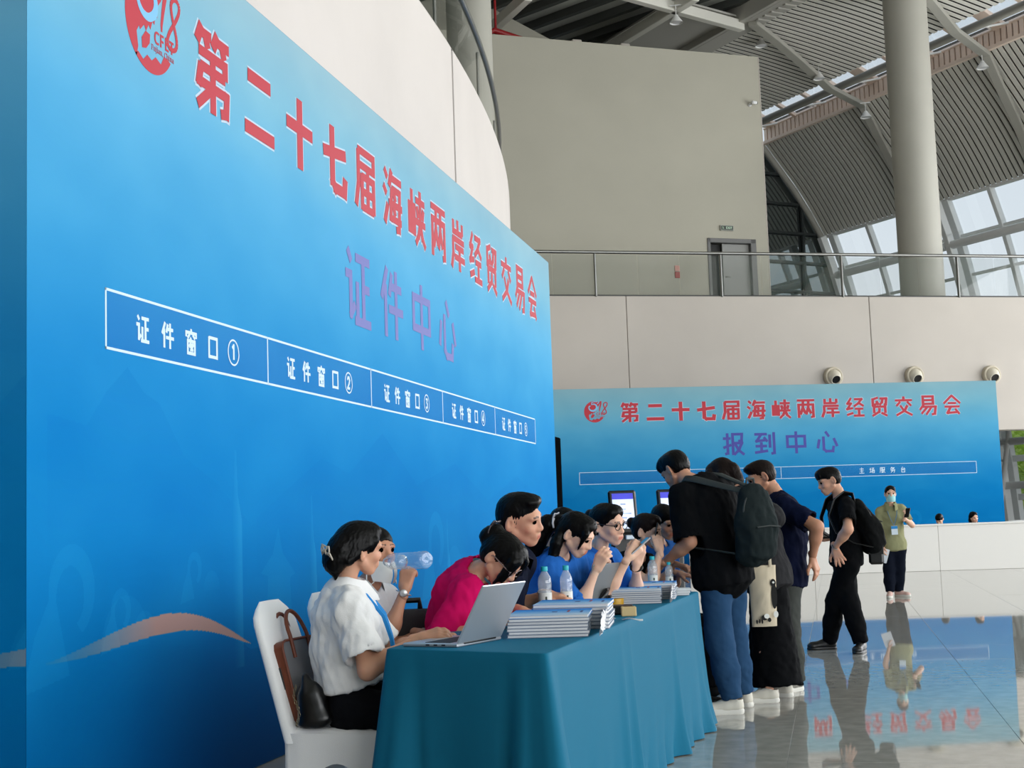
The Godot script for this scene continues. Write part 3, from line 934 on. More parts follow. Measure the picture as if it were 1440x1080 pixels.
func fill_poly(img: Image, poly: PackedVector2Array, colr: Color, alpha: Callable) -> void:
	var y0 := 1e9; var y1 := -1e9
	for p in poly: y0 = minf(y0, p.y); y1 = maxf(y1, p.y)
	for y in range(maxi(0, int(y0)), mini(img.get_height() - 1, int(y1) + 1) + 1):
		var xs := []
		for i in poly.size():
			var a := poly[i]; var b := poly[(i + 1) % poly.size()]
			if (a.y <= y) != (b.y <= y): xs.append(a.x + (y - a.y) / (b.y - a.y) * (b.x - a.x))
		xs.sort()
		for k in range(0, xs.size() - 1, 2):
			for x in range(maxi(0, int(xs[k])), mini(img.get_width() - 1, int(xs[k + 1])) + 1):
				var al: float = alpha.call(x, y)
				if al > 0.0: img.set_pixel(x, y, img.get_pixel(x, y).lerp(colr, al))

# the printed sheet: sky-to-sea gradient with faint hills, a tower, curling waves and a ribbon; 150 px to the metre
func print_sheet(wm: float, hm: float, seed_: int) -> ImageTexture:
	var W := int(wm * 185.0); var H := int(hm * 185.0)
	var img := Image.create(W, H, false, Image.FORMAT_RGB8)
	var ramp := [[0.0, Color(0.60, 0.77, 0.86)], [0.12, Color(0.52, 0.77, 0.90)], [0.24, Color(0.38, 0.72, 0.93)], [0.38, Color(0.27, 0.66, 0.91)], [0.5, Color(0.16, 0.59, 0.88)], [0.62, Color(0.06, 0.54, 0.85)], [0.8, Color(0.02, 0.50, 0.81)], [1.0, Color(0.0, 0.41, 0.71)]]
	var fn := FastNoiseLite.new(); fn.seed = seed_; fn.frequency = 0.004; fn.fractal_octaves = 3
	for y in H:
		var base := lerp_ramp(ramp, float(y) / H)
		for x in range(0, W, 2):
			var n := fn.get_noise_2d(x, y * 1.6) * 0.035
			var c2 := Color(base.r + n, base.g + n * 0.8, base.b + n * 0.5)
			img.set_pixel(x, y, c2)
			if x + 1 < W: img.set_pixel(x + 1, y, c2)
	var S := 185.0
	var P := func(pts: Array) -> PackedVector2Array:
		var o := PackedVector2Array()
		for q in pts: o.append(Vector2(q[0] * S, (hm - q[1]) * S))
		return o
	# far hills
	fill_poly(img, P.call([[0.15, 1.75], [0.45, 1.72], [0.62, 1.88], [0.8, 2.0], [0.95, 1.9], [1.1, 1.86], [1.35, 1.62], [1.7, 1.5], [2.1, 1.3], [2.6, 1.2], [2.6, 0.9], [0.15, 0.9]]), Color(0.0, 0.42, 0.78), func(x, y): return 0.16 * clampf(1.0 - (y - (hm - 2.0) * S) / (0.9 * S), 0, 1))
	fill_poly(img, P.call([[2.2, 1.32], [3.2, 1.68], [3.7, 1.6], [4.4, 1.9], [5.2, 1.55], [6.3, 1.75], [7.4, 1.45], [8.6, 1.7], [10.6, 1.3], [10.6, 0.9], [2.2, 0.9]]), Color(0.0, 0.42, 0.78), func(x, y): return 0.13 * clampf(1.0 - (y - (hm - 1.9) * S) / (0.9 * S), 0, 1))
	# towers
	for tw in [[1.94, 1.68, 0.055], [3.02, 1.45, 0.05], [4.1, 1.2, 0.12], [6.0, 1.3, 0.05]]:
		var x0: float = tw[0]; var th: float = tw[1]; var hw: float = tw[2]
		fill_poly(img, P.call([[x0 - hw * 1.2, 0.55], [x0 - hw * 1.1, th - 0.42], [x0 - hw * 0.4, th - 0.22], [x0 - hw * 0.1, th], [x0 + hw * 0.1, th], [x0 + hw * 0.4, th - 0.24], [x0 + hw * 1.2, th - 0.36], [x0 + hw * 1.3, 0.55]]), Color(0.30, 0.72, 0.95), func(x, y): return clampf(0.06 + 0.34 * ((x / S - x0) / hw * 0.5 + 0.3), 0, 0.28))
	# a small pavilion roof
	fill_poly(img, P.call([[2.3, 0.5], [2.35, 1.0], [2.25, 1.02], [2.42, 1.12], [2.5, 1.26], [2.56, 1.12], [2.74, 1.0], [2.66, 0.98], [2.7, 0.5]]), Color(0.25, 0.7, 0.93), func(x, y): return 0.15)
	# curling waves
	for wv in [[0.10, 0.80, 0.42], [0.62, 0.82, 0.2], [1.35, 0.98, 0.18], [3.4, 0.8, 0.4], [5.4, 0.85, 0.5], [8.2, 0.8, 0.4]]:
		var wx: float = wv[0]; var wy: float = wv[1]; var ws: float = wv[2]
		var pl := []
		for k in 15:
			var a := lerpf(PI * 1.05, -0.35 * PI, k / 14.0)
			pl.append([wx + ws * 0.55 + ws * 0.42 * cos(a), wy + ws * 0.55 + ws * 0.46 * sin(a)])
		for k in 15:
			var a := lerpf(-0.35 * PI, PI * 1.05, k / 14.0)
			pl.append([wx + ws * 0.52 + ws * 0.26 * cos(a), wy + ws * 0.5 + ws * 0.30 * sin(a)])
		pl.append([wx + ws * 0.5, wy - ws * 0.25]); pl.append([wx - ws * 0.3, wy - ws * 0.35]); pl.append([wx - ws * 0.1, wy + ws * 0.15])
		fill_poly(img, P.call(pl), Color(0.2, 0.68, 0.96), func(x, y): return 0.17)
		var cl := []
		for k in 17:
			var a := PI * k / 16.0
			cl.append([wx + ws * 1.6 + ws * 0.5 * cos(a), wy - ws * 0.1 + ws * 0.55 * sin(a)])
		fill_poly(img, P.call(cl), Color(0.2, 0.66, 0.94), func(x, y): return 0.14 * clampf(1.4 - (y - (hm - wy - ws * 0.5) * S) / (ws * 0.7 * S), 0, 1))
	# ribbon: warm grey band arching over a deeper sea
	var sea := []
	var rb := []
	for k in 25:
		var t := k / 24.0
		rb.append([0.12 + 1.98 * t, 0.76 + 0.42 * pow(sin(PI * pow(t, 1.25)), 1.1) * 0.36 - 0.10 * t * t])
	for k in 25: sea.append([rb[k][0], rb[k][1] - 0.03])
	for k in range(24, -1, -1):
		var t := k / 24.0
		rb.append([0.12 + 1.98 * t, rb[k][1] - 0.085 * sin(PI * t) - 0.003])
	sea.append([wm - 0.05, 0.62]); sea.append([wm - 0.05, 0.0]); sea.append([0.0, 0.0]); sea.append([0.0, 0.7])
	fill_poly(img, P.call(sea), Color(0.0, 0.23, 0.46), func(x, y): return clampf((y / S - (hm - 0.78)) * 1.1, 0, 1) * clampf((x / S - 0.25) * 0.55, 0, 0.85))
	fill_poly(img, P.call(rb), Color(0.85, 0.62, 0.56), func(x, y): return clampf((x / S - 0.05) * 0.85, 0, 0.85))
	return ImageTexture.create_from_image(img)

# red round emblem with a curling 5, a 1 and an 8, and small capitals below
func emblem(parent: Node3D, at: Vector2, r: float, red: Material, blue: Material) -> void:
	var arc := func(c: Vector2, rad: float, a0: float, a1: float, n: int) -> Array:
		var o := []
		for k in n + 1:
			var a := deg_to_rad(lerpf(a0, a1, float(k) / n))
			o.append(c + Vector2(cos(a), sin(a)) * rad)
		return o
	var flat := func(pts: Array, z: float, m: Material, called: String) -> void:
		var poly := PackedVector2Array()
		for p in pts: poly.append(at + p * r)
		var mb := MB.new()
		mb.prism(poly, z - 0.0006, z)
		part(called, mb, m, parent)
	# main red field: the left and upper disc with a ragged inner edge
	var field: Array = arc.call(Vector2(0, 0), 1.0, 58, 236, 36)
	field += [Vector2(-0.50, -0.62), Vector2(-0.56, -0.34), Vector2(-0.46, -0.20), Vector2(-0.42, -0.27), Vector2(-0.26, -0.12), Vector2(-0.18, -0.22), Vector2(-0.08, -0.06), Vector2(0.0, -0.13), Vector2(0.08, 0.06), Vector2(0.16, 0.02), Vector2(0.2, 0.22), Vector2(0.28, 0.2), Vector2(0.3, 0.45), Vector2(0.44, 0.6)]
	flat.call(field, 0.0016, red, "emblem_field")
	var bot: Array = arc.call(Vector2(0, 0), 1.0, 232, 326, 20)
	bot += [Vector2(0.74, -0.52), Vector2(0.55, -0.50), Vector2(0.42, -0.70), Vector2(0.2, -0.62), Vector2(0.04, -0.74), Vector2(-0.14, -0.68), Vector2(-0.3, -0.82), Vector2(-0.5, -0.72)]
	flat.call(bot, 0.0016, red, "emblem_wave")
	flat.call([Vector2(-0.34, -0.60), Vector2(-0.36, -0.40), Vector2(-0.2, -0.22), Vector2(-0.02, -0.24), Vector2(-0.04, -0.42), Vector2(-0.18, -0.56)], 0.0016, red, "emblem_leaf")
	var stroke := func(pts: Array, w: Array, z: float, m: Material, called: String) -> void:
		var l := []; var rr := []
		for i in pts.size():
			var d: Vector2 = (pts[mini(i + 1, pts.size() - 1)] - pts[maxi(i - 1, 0)]).normalized()
			var hw: float = lerpf(w[0], w[1], float(i) / (pts.size() - 1)) if w.size() == 2 else (lerpf(w[0], w[1], i * 2.0 / (pts.size() - 1)) if i * 2 < pts.size() else lerpf(w[1], w[2], i * 2.0 / (pts.size() - 1) - 1.0))
			l.append(pts[i] + Vector2(-d.y, d.x) * hw); rr.push_front(pts[i] - Vector2(-d.y, d.x) * hw)
		flat.call(l + rr, z, m, called)
	# the curling 5 left open in the red
	var five: Array = [Vector2(0.30, 0.93), Vector2(0.0, 0.95), Vector2(-0.24, 0.88), Vector2(-0.27, 0.66)]
	five += arc.call(Vector2(-0.08, 0.42), 0.30, 95, -60, 10) + arc.call(Vector2(-0.16, 0.46), 0.38, -70, -165, 8)
	five += [Vector2(-0.5, 0.5), Vector2(-0.38, 0.56)]
	stroke.call(five, [0.03, 0.10, 0.045], 0.0028, blue, "emblem_five")
	stroke.call([Vector2(0.28, 0.74), Vector2(0.36, 0.80), Vector2(0.45, 0.95)], [0.05, 0.03], 0.0028, blue, "emblem_flick")
	stroke.call([Vector2(0.60, 0.98), Vector2(0.60, 0.7), Vector2(0.52, 0.4), Vector2(0.46, 0.12), Vector2(0.46, -0.02)], [0.09, 0.03], 0.0016, red, "emblem_one")
	var e8 := []
	for k in 41:
		var t := TAU * k / 40.0
		e8.append(Vector2(0.98 + 0.2 * sin(2 * t) * (0.9 if cos(t) > 0 else 1.0) + 0.10 * cos(t), 0.30 + 0.55 * cos(t)))
	for k in 40:
		stroke.call([e8[k], e8[k + 1]], [0.05, 0.05], 0.0016 + 0.00003 * k, red, "emblem_eight")
	var tm := TextMesh.new()
	tm.text = "CFET"; tm.font_size = 32; tm.pixel_size = r * 0.0115; tm.depth = 0.001
	var ff := SystemFont.new(); ff.font_names = PackedStringArray(["Droid Sans"]); ff.font_weight = 700
	tm.font = ff
	part("emblem_lettering", tm, red, parent, Transform3D(Basis(Vector3.BACK, 0.0), Vector3(at.x + r * 0.55, at.y - r * 0.22, 0.0014)))
	var tm2 := TextMesh.new()
	tm2.text = "Fujian, China"; tm2.font_size = 32; tm2.pixel_size = r * 0.0047; tm2.depth = 0.001
	var f2 := SystemFont.new(); f2.font_names = PackedStringArray(["Droid Serif"]); f2.font_italic = true
	tm2.font = f2
	part("emblem_lettering", tm2, red, parent, Transform3D(Basis(), Vector3(at.x + r * 0.5, at.y - r * 0.46, 0.0014)))

const TITLE := ["第", "二", "十", "七", "届", "海", "峡", "两", "岸", "经", "贸", "交", "易", "会"]

func build_banners() -> void:
	var red := mat(Color(0.72, 0.13, 0.21), 0.6)
	var purple := mat(Color(0.40, 0.42, 0.70), 0.6)
	var purple2 := mat(Color(0.24, 0.24, 0.62), 0.6)
	var white := mat(Color(0.80, 0.89, 0.96), 0.6)
	var halo := mat(Color(0.72, 0.80, 0.88), 0.5)
	var paleblue := mat(Color(0.46, 0.73, 0.89), 0.5)
	var wm := 10.62; var hm := 4.21
	var sheet1 := mat(Color.WHITE, 0.7)
	sheet1.albedo_texture = print_sheet(wm, hm, 3)
	sheet1.metallic_specular = 0.12
	sheet1.albedo_color = Color(0.95, 0.925, 0.90)
	var sheet2: StandardMaterial3D = sheet1.duplicate()
	sheet2.albedo_color = Color(0.88, 0.90, 0.87)
	var edge := mat(Color(0.02, 0.36, 0.62), 0.5)
	for nb in 2:
		var b: Node3D
		if nb == 0:
			b = thing("banner_wall", "long blue credential-center banner wall with five numbered windows printed, behind the seated staff", "banner", Vector3(-3.058, 0, -4.82), PI / 2)
		else:
			b = thing("banner_wall", "far blue registration-center banner wall behind the white counter", "banner", Vector3(-6.186, 0, -30.757), deg_to_rad(20.91))
		var bw := MB.new()
		# the body leaves room for the printed sheet on its front
		if nb == 0:
			bw.box(Vector3(wm / 2, hm / 2, -0.32), Vector3(wm, hm, 0.62), 0.004)
		else:
			bw.box(Vector3(wm / 2 + 0.1, hm / 2, -0.2), Vector3(wm + 0.2, hm, 0.38), 0.004)
		# local +X must run along the printed face: on the near wall it runs away from the camera
		part("frame_body", bw, edge, b)
		var ps := MB.new()
		var ww := wm if nb == 0 else 10.83
		ps.quad(Vector3(0, 0, 0), Vector3(ww, 0, 0), Vector3(ww, hm, 0), Vector3(0, hm, 0))
		part("printed_sheet", ps, sheet1 if nb == 0 else sheet2, b)
		if nb == 0:
			var es := MB.new()
			es.quad(Vector3(-0.002, 0, -0.62), Vector3(-0.002, 0, 0), Vector3(-0.002, hm, 0), Vector3(-0.002, hm, -0.62), Vector2(0.0, 1), Vector2(0.06, 1), Vector2(0.06, 0), Vector2(0.0, 0))
			part("printed_edge", es, sheet1, b)
			var cm := MB.new()
			cm.box(Vector3(wm + 0.19, 1.1, -0.05), Vector3(0.36, 2.2, 0.09), 0.01)
			var bpm := mat(Color(0.025, 0.025, 0.03), 0.95)
			bpm.metallic_specular = 0.05
			part("back_post", cm, bpm, b)
		# title
		for i in 14:
			var cx := (1.86 + 0.6022 * i) if nb == 1 else (1.72 + 0.6098 * i)
			var ctr := Vector2(cx, 3.65)
			var h := MB.new()
			glyph(h, TITLE[i], ctr, Vector2(0.0046, 0.0046), 0.100 if TITLE[i] in ["二", "十", "七"] else 0.082, 0.0006, false, 1.15)
			part("title_outline", h, halo, b)
			var g := MB.new()
			glyph(g, TITLE[i], ctr, Vector2(0.0046, 0.0046), 0.075 if TITLE[i] in ["二", "十", "七"] else 0.056, 0.003, false, 1.2)
			part("title_character", g, red, b)
		var sub := ["证", "件", "中", "心"] if nb == 0 else ["报", "到", "中", "心"]
		for i in 4:
			var g := MB.new()
			glyph(g, sub[i], Vector2((3.95 + 0.745 * i) if nb == 0 else (4.28 + 0.757 * i), 2.86), Vector2(0.0053, 0.0053), 0.062, 0.002, false, 1.05)
			part("heading_character", g, purple if nb == 0 else purple2, b)
		emblem(b, Vector2(1.04, 3.68), 0.245, red, paleblue)
		# ruled boxes
		var bars := []
		var x0 := 0.61; var x1 := 9.56
		var y0 := 2.065; var y1 := 2.325
		if nb == 1: x0 = 0.63; x1 = 10.2; y0 = 2.025; y1 = 2.295
		bars.append([x0, y0, x1, y0]); bars.append([x0, y1, x1, y1]); bars.append([x0, y0, x0, y1]); bars.append([x1, y0, x1, y1])
		if nb == 0:
			for k in 4: bars.append([2.39 + 1.79 * k, y0, 2.39 + 1.79 * k, y1])
		else: bars.append([5.39, y0, 5.39, y1])
		var tint := MB.new()
		tint.quad(Vector3(x0, y0, 0.0005), Vector3(x1, y0, 0.0005), Vector3(x1, y1, 0.0005), Vector3(x0, y1, 0.0005))
		var bx := mat(Color(0.26, 0.42, 0.78, 0.16), 0.6)
		bx.transparency = BaseMaterial3D.TRANSPARENCY_ALPHA
		bx.metallic_specular = 0.1
		part("box_tint", tint, bx, b)
		for q in bars:
			var lm := MB.new()
			lm.box(Vector3((q[0] + q[2]) / 2, (q[1] + q[3]) / 2, 0.0005), Vector3(absf(q[2] - q[0]) + 0.012, absf(q[3] - q[1]) + 0.012, 0.002))
			part("box_rule", lm, white, b)
		if nb == 0:
			for k in 5:
				var txt := ["证", "件", "窗", "口", str(k + 1)]
				for i in 5:
					var g := MB.new()
					glyph(g, txt[i], Vector2(0.94 + 1.79 * k + 0.248 * i, 2.19), Vector2(0.00128, 0.00128), 0.0165, 0.0012, i == 4, 1.15)
					part("window_lettering", g, white, b)
		else:
			var t2 := ["主", "场", "服", "务", "台"]
			for i in 5:
				var g := MB.new()
				glyph(g, t2[i], Vector2(7.35 + 0.255 * i, 2.155), Vector2(0.00135, 0.00135), 0.015, 0.0012)
				part("window_lettering", g, white, b)

func build_outside() -> void:
	var gnd := struct("ground", Vector3.ZERO, 0.0, "green lawn outside the glass front")
	var m := MB.new()
	m.box(Vector3(60, -0.3, -60), Vector3(300, 0.2, 300))
	part("lawn", m, mottled(Color(0.42, 0.5, 0.2), 0.95, 0.3, 0.2, 33), gnd)
	# bushy trees behind the low panes
	var leaf := mat(Color(0.92, 0.95, 0.62), 0.7)
	leaf.backlight_enabled = true; leaf.backlight = Color(0.8, 0.9, 0.45)
	leaf.cull_mode = BaseMaterial3D.CULL_DISABLED
	leaf.vertex_color_use_as_albedo = true
	var bark := mat(Color(0.3, 0.24, 0.18), 0.9)
	for k in 4:
		var t := thing("tree", ["bushy pale green tree outside, nearest the far banner's right edge", "yellow green tree outside behind the lattice strut", "low green tree outside at the photo's right edge", "bright green tree outside seen under the gallery"][k], "tree", aq([43.4, 40.2, 44.4, 48.2][k], [46.2, 42.6, 51.0, 49.6][k], 0.0), 0.0, "trees outside")
		var tr := MB.new()
		tr.tube([Vector3(0, -0.2, 0), Vector3(0.1, 1.5, 0), Vector3(0.0, 3.5, 0.1)], [0.18, 0.13, 0.05], 8)
		part("trunk", tr, bark, t)
		var lm := MB.new()
		lm.colored = true
		for i in 4200:
			var d := Vector3(rng.randfn(), rng.randfn(), rng.randfn()).normalized() * pow(rng.randf(), 0.4)
			var p := Vector3(d.x * 1.7, 2.6 + d.y * 2.5, d.z * 1.7)
			var u := Vector3(rng.randfn(), rng.randfn() * 0.5, rng.randfn()).normalized()
			var w := u.cross(Vector3(rng.randfn(), rng.randfn(), rng.randfn())).normalized()
			var s := rng.randf_range(0.09, 0.19)
			var g := rng.randf()
			lm.col = Color(0.75 + 0.25 * g, 0.8 + 0.2 * g, 0.5 + 0.3 * g)
			lm.quad(p - u * s, p - w * s * 0.55, p + u * s, p + w * s * 0.55)
		var lf := part("foliage", lm, leaf, t)
		lf.set_meta("kind", "stuff")


# ---------------------------------------------------------------- smooth bodies: distances joined softly, meshed as surface nets
class Field:
	var cell := 0.012
	var k := 60.0
	var margin := 0.06
	var ops := []
	func _init(c := 0.012, kk := 60.0) -> void:
		cell = c; k = kk; margin = 3.6 / kk
	func cap(a: Vector3, b: Vector3, ra: float, rb: float, flat_a := false, flat_b := false) -> void:
		ops.append([0, a, b, ra, rb, flat_a, flat_b])
	func chain(pts: Array, r: Array) -> void:
		for i in pts.size() - 1: cap(pts[i], pts[i + 1], r[i], r[i + 1])
	# ellipse in section: half width along side, half depth along front
	func ell(a: Vector3, b: Vector3, side: Vector3, wa: float, da: float, wb: float, db: float, flat_a := false, flat_b := false) -> void:
		ops.append([1, a, b, side, wa, da, wb, db, flat_a, flat_b])
	func ball(c: Vector3, r: Vector3, bs := Basis()) -> void:
		ops.append([2, c, r, bs.inverse()])
	func cut_cap(a: Vector3, b: Vector3, ra: float, rb: float) -> void:
		ops.append([10, a, b, ra, rb, false, false])
	func cut_ball(c: Vector3, r: Vector3, bs := Basis()) -> void:
		ops.append([12, c, r, bs.inverse()])
	# takes away what lies on the n side of the plane through c, within rad of c
	func cut_plane(c: Vector3, nn: Vector3, rad: float) -> void:
		ops.append([13, c, nn.normalized(), rad])
	func into(mb: MB, tint = null, push = null) -> void:
		var lo := Vector3.ONE * 1e9
		var hi := -lo
		for o in ops:
			if o[0] >= 10: continue
			if o[0] == 2:
				var r: float = maxf(o[2].x, maxf(o[2].y, o[2].z))
				lo = lo.min(o[1] - Vector3.ONE * r); hi = hi.max(o[1] + Vector3.ONE * r)
			else:
				var r: float = maxf(o[3], o[4]) if o[0] == 0 else maxf(maxf(o[4], o[5]), maxf(o[6], o[7]))
				lo = lo.min((o[1] as Vector3).min(o[2]) - Vector3.ONE * r); hi = hi.max((o[1] as Vector3).max(o[2]) + Vector3.ONE * r)
		lo -= Vector3.ONE * (cell * 2.5 + 0.012); hi += Vector3.ONE * (cell * 2.5 + 0.012)
		var nx := int((hi.x - lo.x) / cell) + 2
		var ny := int((hi.y - lo.y) / cell) + 2
		var nz := int((hi.z - lo.z) / cell) + 2
		var acc := PackedFloat32Array()
		acc.resize(nx * ny * nz)
		var nxy := nx * ny
		for o in ops:
			var kind: int = o[0]
			var a: Vector3 = o[1]
			var blo: Vector3; var bhi: Vector3
			if kind == 13:
				blo = a - Vector3.ONE * o[3]; bhi = a + Vector3.ONE * o[3]
			elif kind == 2 or kind == 12:
				var r: float = maxf(o[2].x, maxf(o[2].y, o[2].z)) + margin
				blo = a - Vector3.ONE * r; bhi = a + Vector3.ONE * r
			else:
				var r: float = (maxf(o[3], o[4]) if kind != 1 else maxf(maxf(o[4], o[5]), maxf(o[6], o[7]))) + margin
				blo = a.min(o[2]) - Vector3.ONE * r; bhi = a.max(o[2]) + Vector3.ONE * r
			var i0 := maxi(0, int((blo.x - lo.x) / cell)); var i1 := mini(nx - 1, int((bhi.x - lo.x) / cell) + 1)
			var j0 := maxi(0, int((blo.y - lo.y) / cell)); var j1 := mini(ny - 1, int((bhi.y - lo.y) / cell) + 1)
			var l0 := maxi(0, int((blo.z - lo.z) / cell)); var l1 := mini(nz - 1, int((bhi.z - lo.z) / cell) + 1)
			if kind == 0 or kind == 10:
				var ab: Vector3 = o[2] - a
				var inv := 1.0 / maxf(ab.length_squared(), 1e-9)
				var ra: float = o[3]; var rb: float = o[4]; var fa: bool = o[5]; var fb: bool = o[6]
				var ln := ab.length()
				for l in range(l0, l1 + 1):
					for j in range(j0, j1 + 1):
						var at := l * nxy + j * nx
						for i in range(i0, i1 + 1):
							var p := Vector3(lo.x + i * cell, lo.y + j * cell, lo.z + l * cell) - a
							var t := p.dot(ab) * inv
							var h := clampf(t, 0.0, 1.0)
							var d: float
							if (fa and t < 0.0) or (fb and t > 1.0):
								d = maxf((p - ab * t).length() - (ra if t < 0.0 else rb), (-t if t < 0.0 else t - 1.0) * ln)
							else:
								d = (p - ab * h).length() - ra - (rb - ra) * h
							if kind == 0:
								if d < margin: acc[at + i] += exp(-k * maxf(d, -0.3))
							elif d < margin:
								acc[at + i] = minf(acc[at + i], exp(k * d))
			elif kind == 1:
				var ab: Vector3 = o[2] - a
				var ln := maxf(ab.length(), 1e-5)
				var ax := ab / ln
				var sd: Vector3 = (o[3] - ax * ax.dot(o[3])).normalized()
				var fd := sd.cross(ax)
				var wa: float = o[4]; var da: float = o[5]; var wb: float = o[6]; var db: float = o[7]
				var fa: bool = o[8]; var fb: bool = o[9]
				for l in range(l0, l1 + 1):
					for j in range(j0, j1 + 1):
						var at := l * nxy + j * nx
						for i in range(i0, i1 + 1):
							var p := Vector3(lo.x + i * cell, lo.y + j * cell, lo.z + l * cell) - a
							var t := p.dot(ax)
							var h := clampf(t / ln, 0.0, 1.0)
							var over := t - h * ln
							var w := wa + (wb - wa) * h
							var dp := da + (db - da) * h
							var u := p.dot(sd) / w; var v2 := p.dot(fd) / dp
							var m := minf(w, dp)
							var d: float
							if over != 0.0 and ((over < 0.0 and fa) or (over > 0.0 and fb)):
								d = maxf((sqrt(u * u + v2 * v2) - 1.0) * m, absf(over))
							else:
								var e := over / m
								d = (sqrt(u * u + v2 * v2 + e * e) - 1.0) * m
							if d < margin: acc[at + i] += exp(-k * maxf(d, -0.3))
			elif kind == 2 or kind == 12:
				var r3: Vector3 = o[2]
				var bi: Basis = o[3]
				var m := minf(r3.x, minf(r3.y, r3.z))
				var ir := Vector3(1.0 / r3.x, 1.0 / r3.y, 1.0 / r3.z)
				for l in range(l0, l1 + 1):
					for j in range(j0, j1 + 1):
						var at := l * nxy + j * nx
						for i in range(i0, i1 + 1):
							var p := bi * (Vector3(lo.x + i * cell, lo.y + j * cell, lo.z + l * cell) - a) * ir
							var d := (p.length() - 1.0) * m
							if kind == 2:
								if d < margin: acc[at + i] += exp(-k * d)
							elif d < margin:
								acc[at + i] = minf(acc[at + i], exp(k * d))
			else:
				var nn: Vector3 = o[2]
				var r2: float = o[3] * o[3]
				for l in range(l0, l1 + 1):
					for j in range(j0, j1 + 1):
						var at := l * nxy + j * nx
						for i in range(i0, i1 + 1):
							if acc[at + i] < 1e-4: continue
							var p := Vector3(lo.x + i * cell, lo.y + j * cell, lo.z + l * cell) - a
							if p.length_squared() < r2:
								acc[at + i] = minf(acc[at + i], exp(clampf(-k * p.dot(nn), -30.0, 30.0)))
		# surface nets
		var cells := PackedInt32Array()
		cells.resize(nx * ny * nz)
		cells.fill(-1)
		var pos := PackedVector3Array()
		var quads := PackedInt32Array()
		var st := [1, nx, nxy]
		var offs := PackedInt32Array([0, 1, nx, nx + 1, nxy, nxy + 1, nxy + nx, nxy + nx + 1])
		var ed := PackedInt32Array([0, 1, 2, 3, 4, 5, 6, 7, 0, 2, 1, 3, 4, 6, 5, 7, 0, 4, 1, 5, 2, 6, 3, 7])
		for l in range(1, nz - 1):
			for j in range(1, ny - 1):
				var row := l * nxy + j * nx
				for i in range(1, nx - 1):
					var at := row + i
					var s := acc[at] >= 1.0
					for e in 3:
						if s == (acc[at + st[e]] >= 1.0): continue
						var u: int = st[(e + 1) % 3]; var w: int = st[(e + 2) % 3]
						var four := [at, at - u, at - u - w, at - w]
						var q := PackedInt32Array()
						for cidx in four:
							if cells[cidx] < 0:
								var sum := Vector3.ZERO
								var cnt := 0
								for g in 12:
									var ca := ed[g * 2]; var cb := ed[g * 2 + 1]
									var va := acc[cidx + offs[ca]]; var vb := acc[cidx + offs[cb]]
									if (va >= 1.0) == (vb >= 1.0): continue
									var fa2 := log(maxf(va, 1e-3)); var fb2 := log(maxf(vb, 1e-3))
									var tt := fa2 / (fa2 - fb2)
									var pa := Vector3(ca & 1, (ca >> 1) & 1, ca >> 2); var pb := Vector3(cb & 1, (cb >> 1) & 1, cb >> 2)
									sum += pa.lerp(pb, tt); cnt += 1
								var ci: int = cidx
								var cz := ci / nxy; var cy := (ci % nxy) / nx; var cx := ci % nx
								cells[cidx] = pos.size()
								pos.append(lo + (Vector3(cx, cy, cz) + sum / maxi(cnt, 1)) * cell)
							q.append(cells[cidx])
						if not s: q.reverse()
						quads.append_array(q)
		var nrm := _normals(pos, quads)
		if push != null:
			for i in pos.size(): pos[i] += nrm[i] * push.call(pos[i], nrm[i])
			nrm = _normals(pos, quads)
		var b := mb.v.size()
		if tint != null: mb.colored = true
		for i in pos.size():
			mb.v.append(pos[i]); mb.n.append(nrm[i]); mb.uv.append(Vector2(pos[i].x, pos[i].y))
			mb.c.append(tint.call(pos[i], nrm[i]) if tint != null else mb.col)
		for i in range(0, quads.size(), 4):
			mb.t(b + quads[i], b + quads[i + 1], b + quads[i + 2])
			mb.t(b + quads[i], b + quads[i + 2], b + quads[i + 3])
	func _normals(pos: PackedVector3Array, quads: PackedInt32Array) -> PackedVector3Array:
		var nrm := PackedVector3Array()
		nrm.resize(pos.size())
		for i in range(0, quads.size(), 4):
			var f := (pos[quads[i + 2]] - pos[quads[i]]).cross(pos[quads[i + 3]] - pos[quads[i + 1]])
			for g in 4: nrm[quads[i + g]] += f
		for i in nrm.size(): nrm[i] = nrm[i].normalized()
		return nrm

var head_cache := {}
var hand_cache := {}
var shoe_cache := {}
var fold_noise := FastNoiseLite.new()

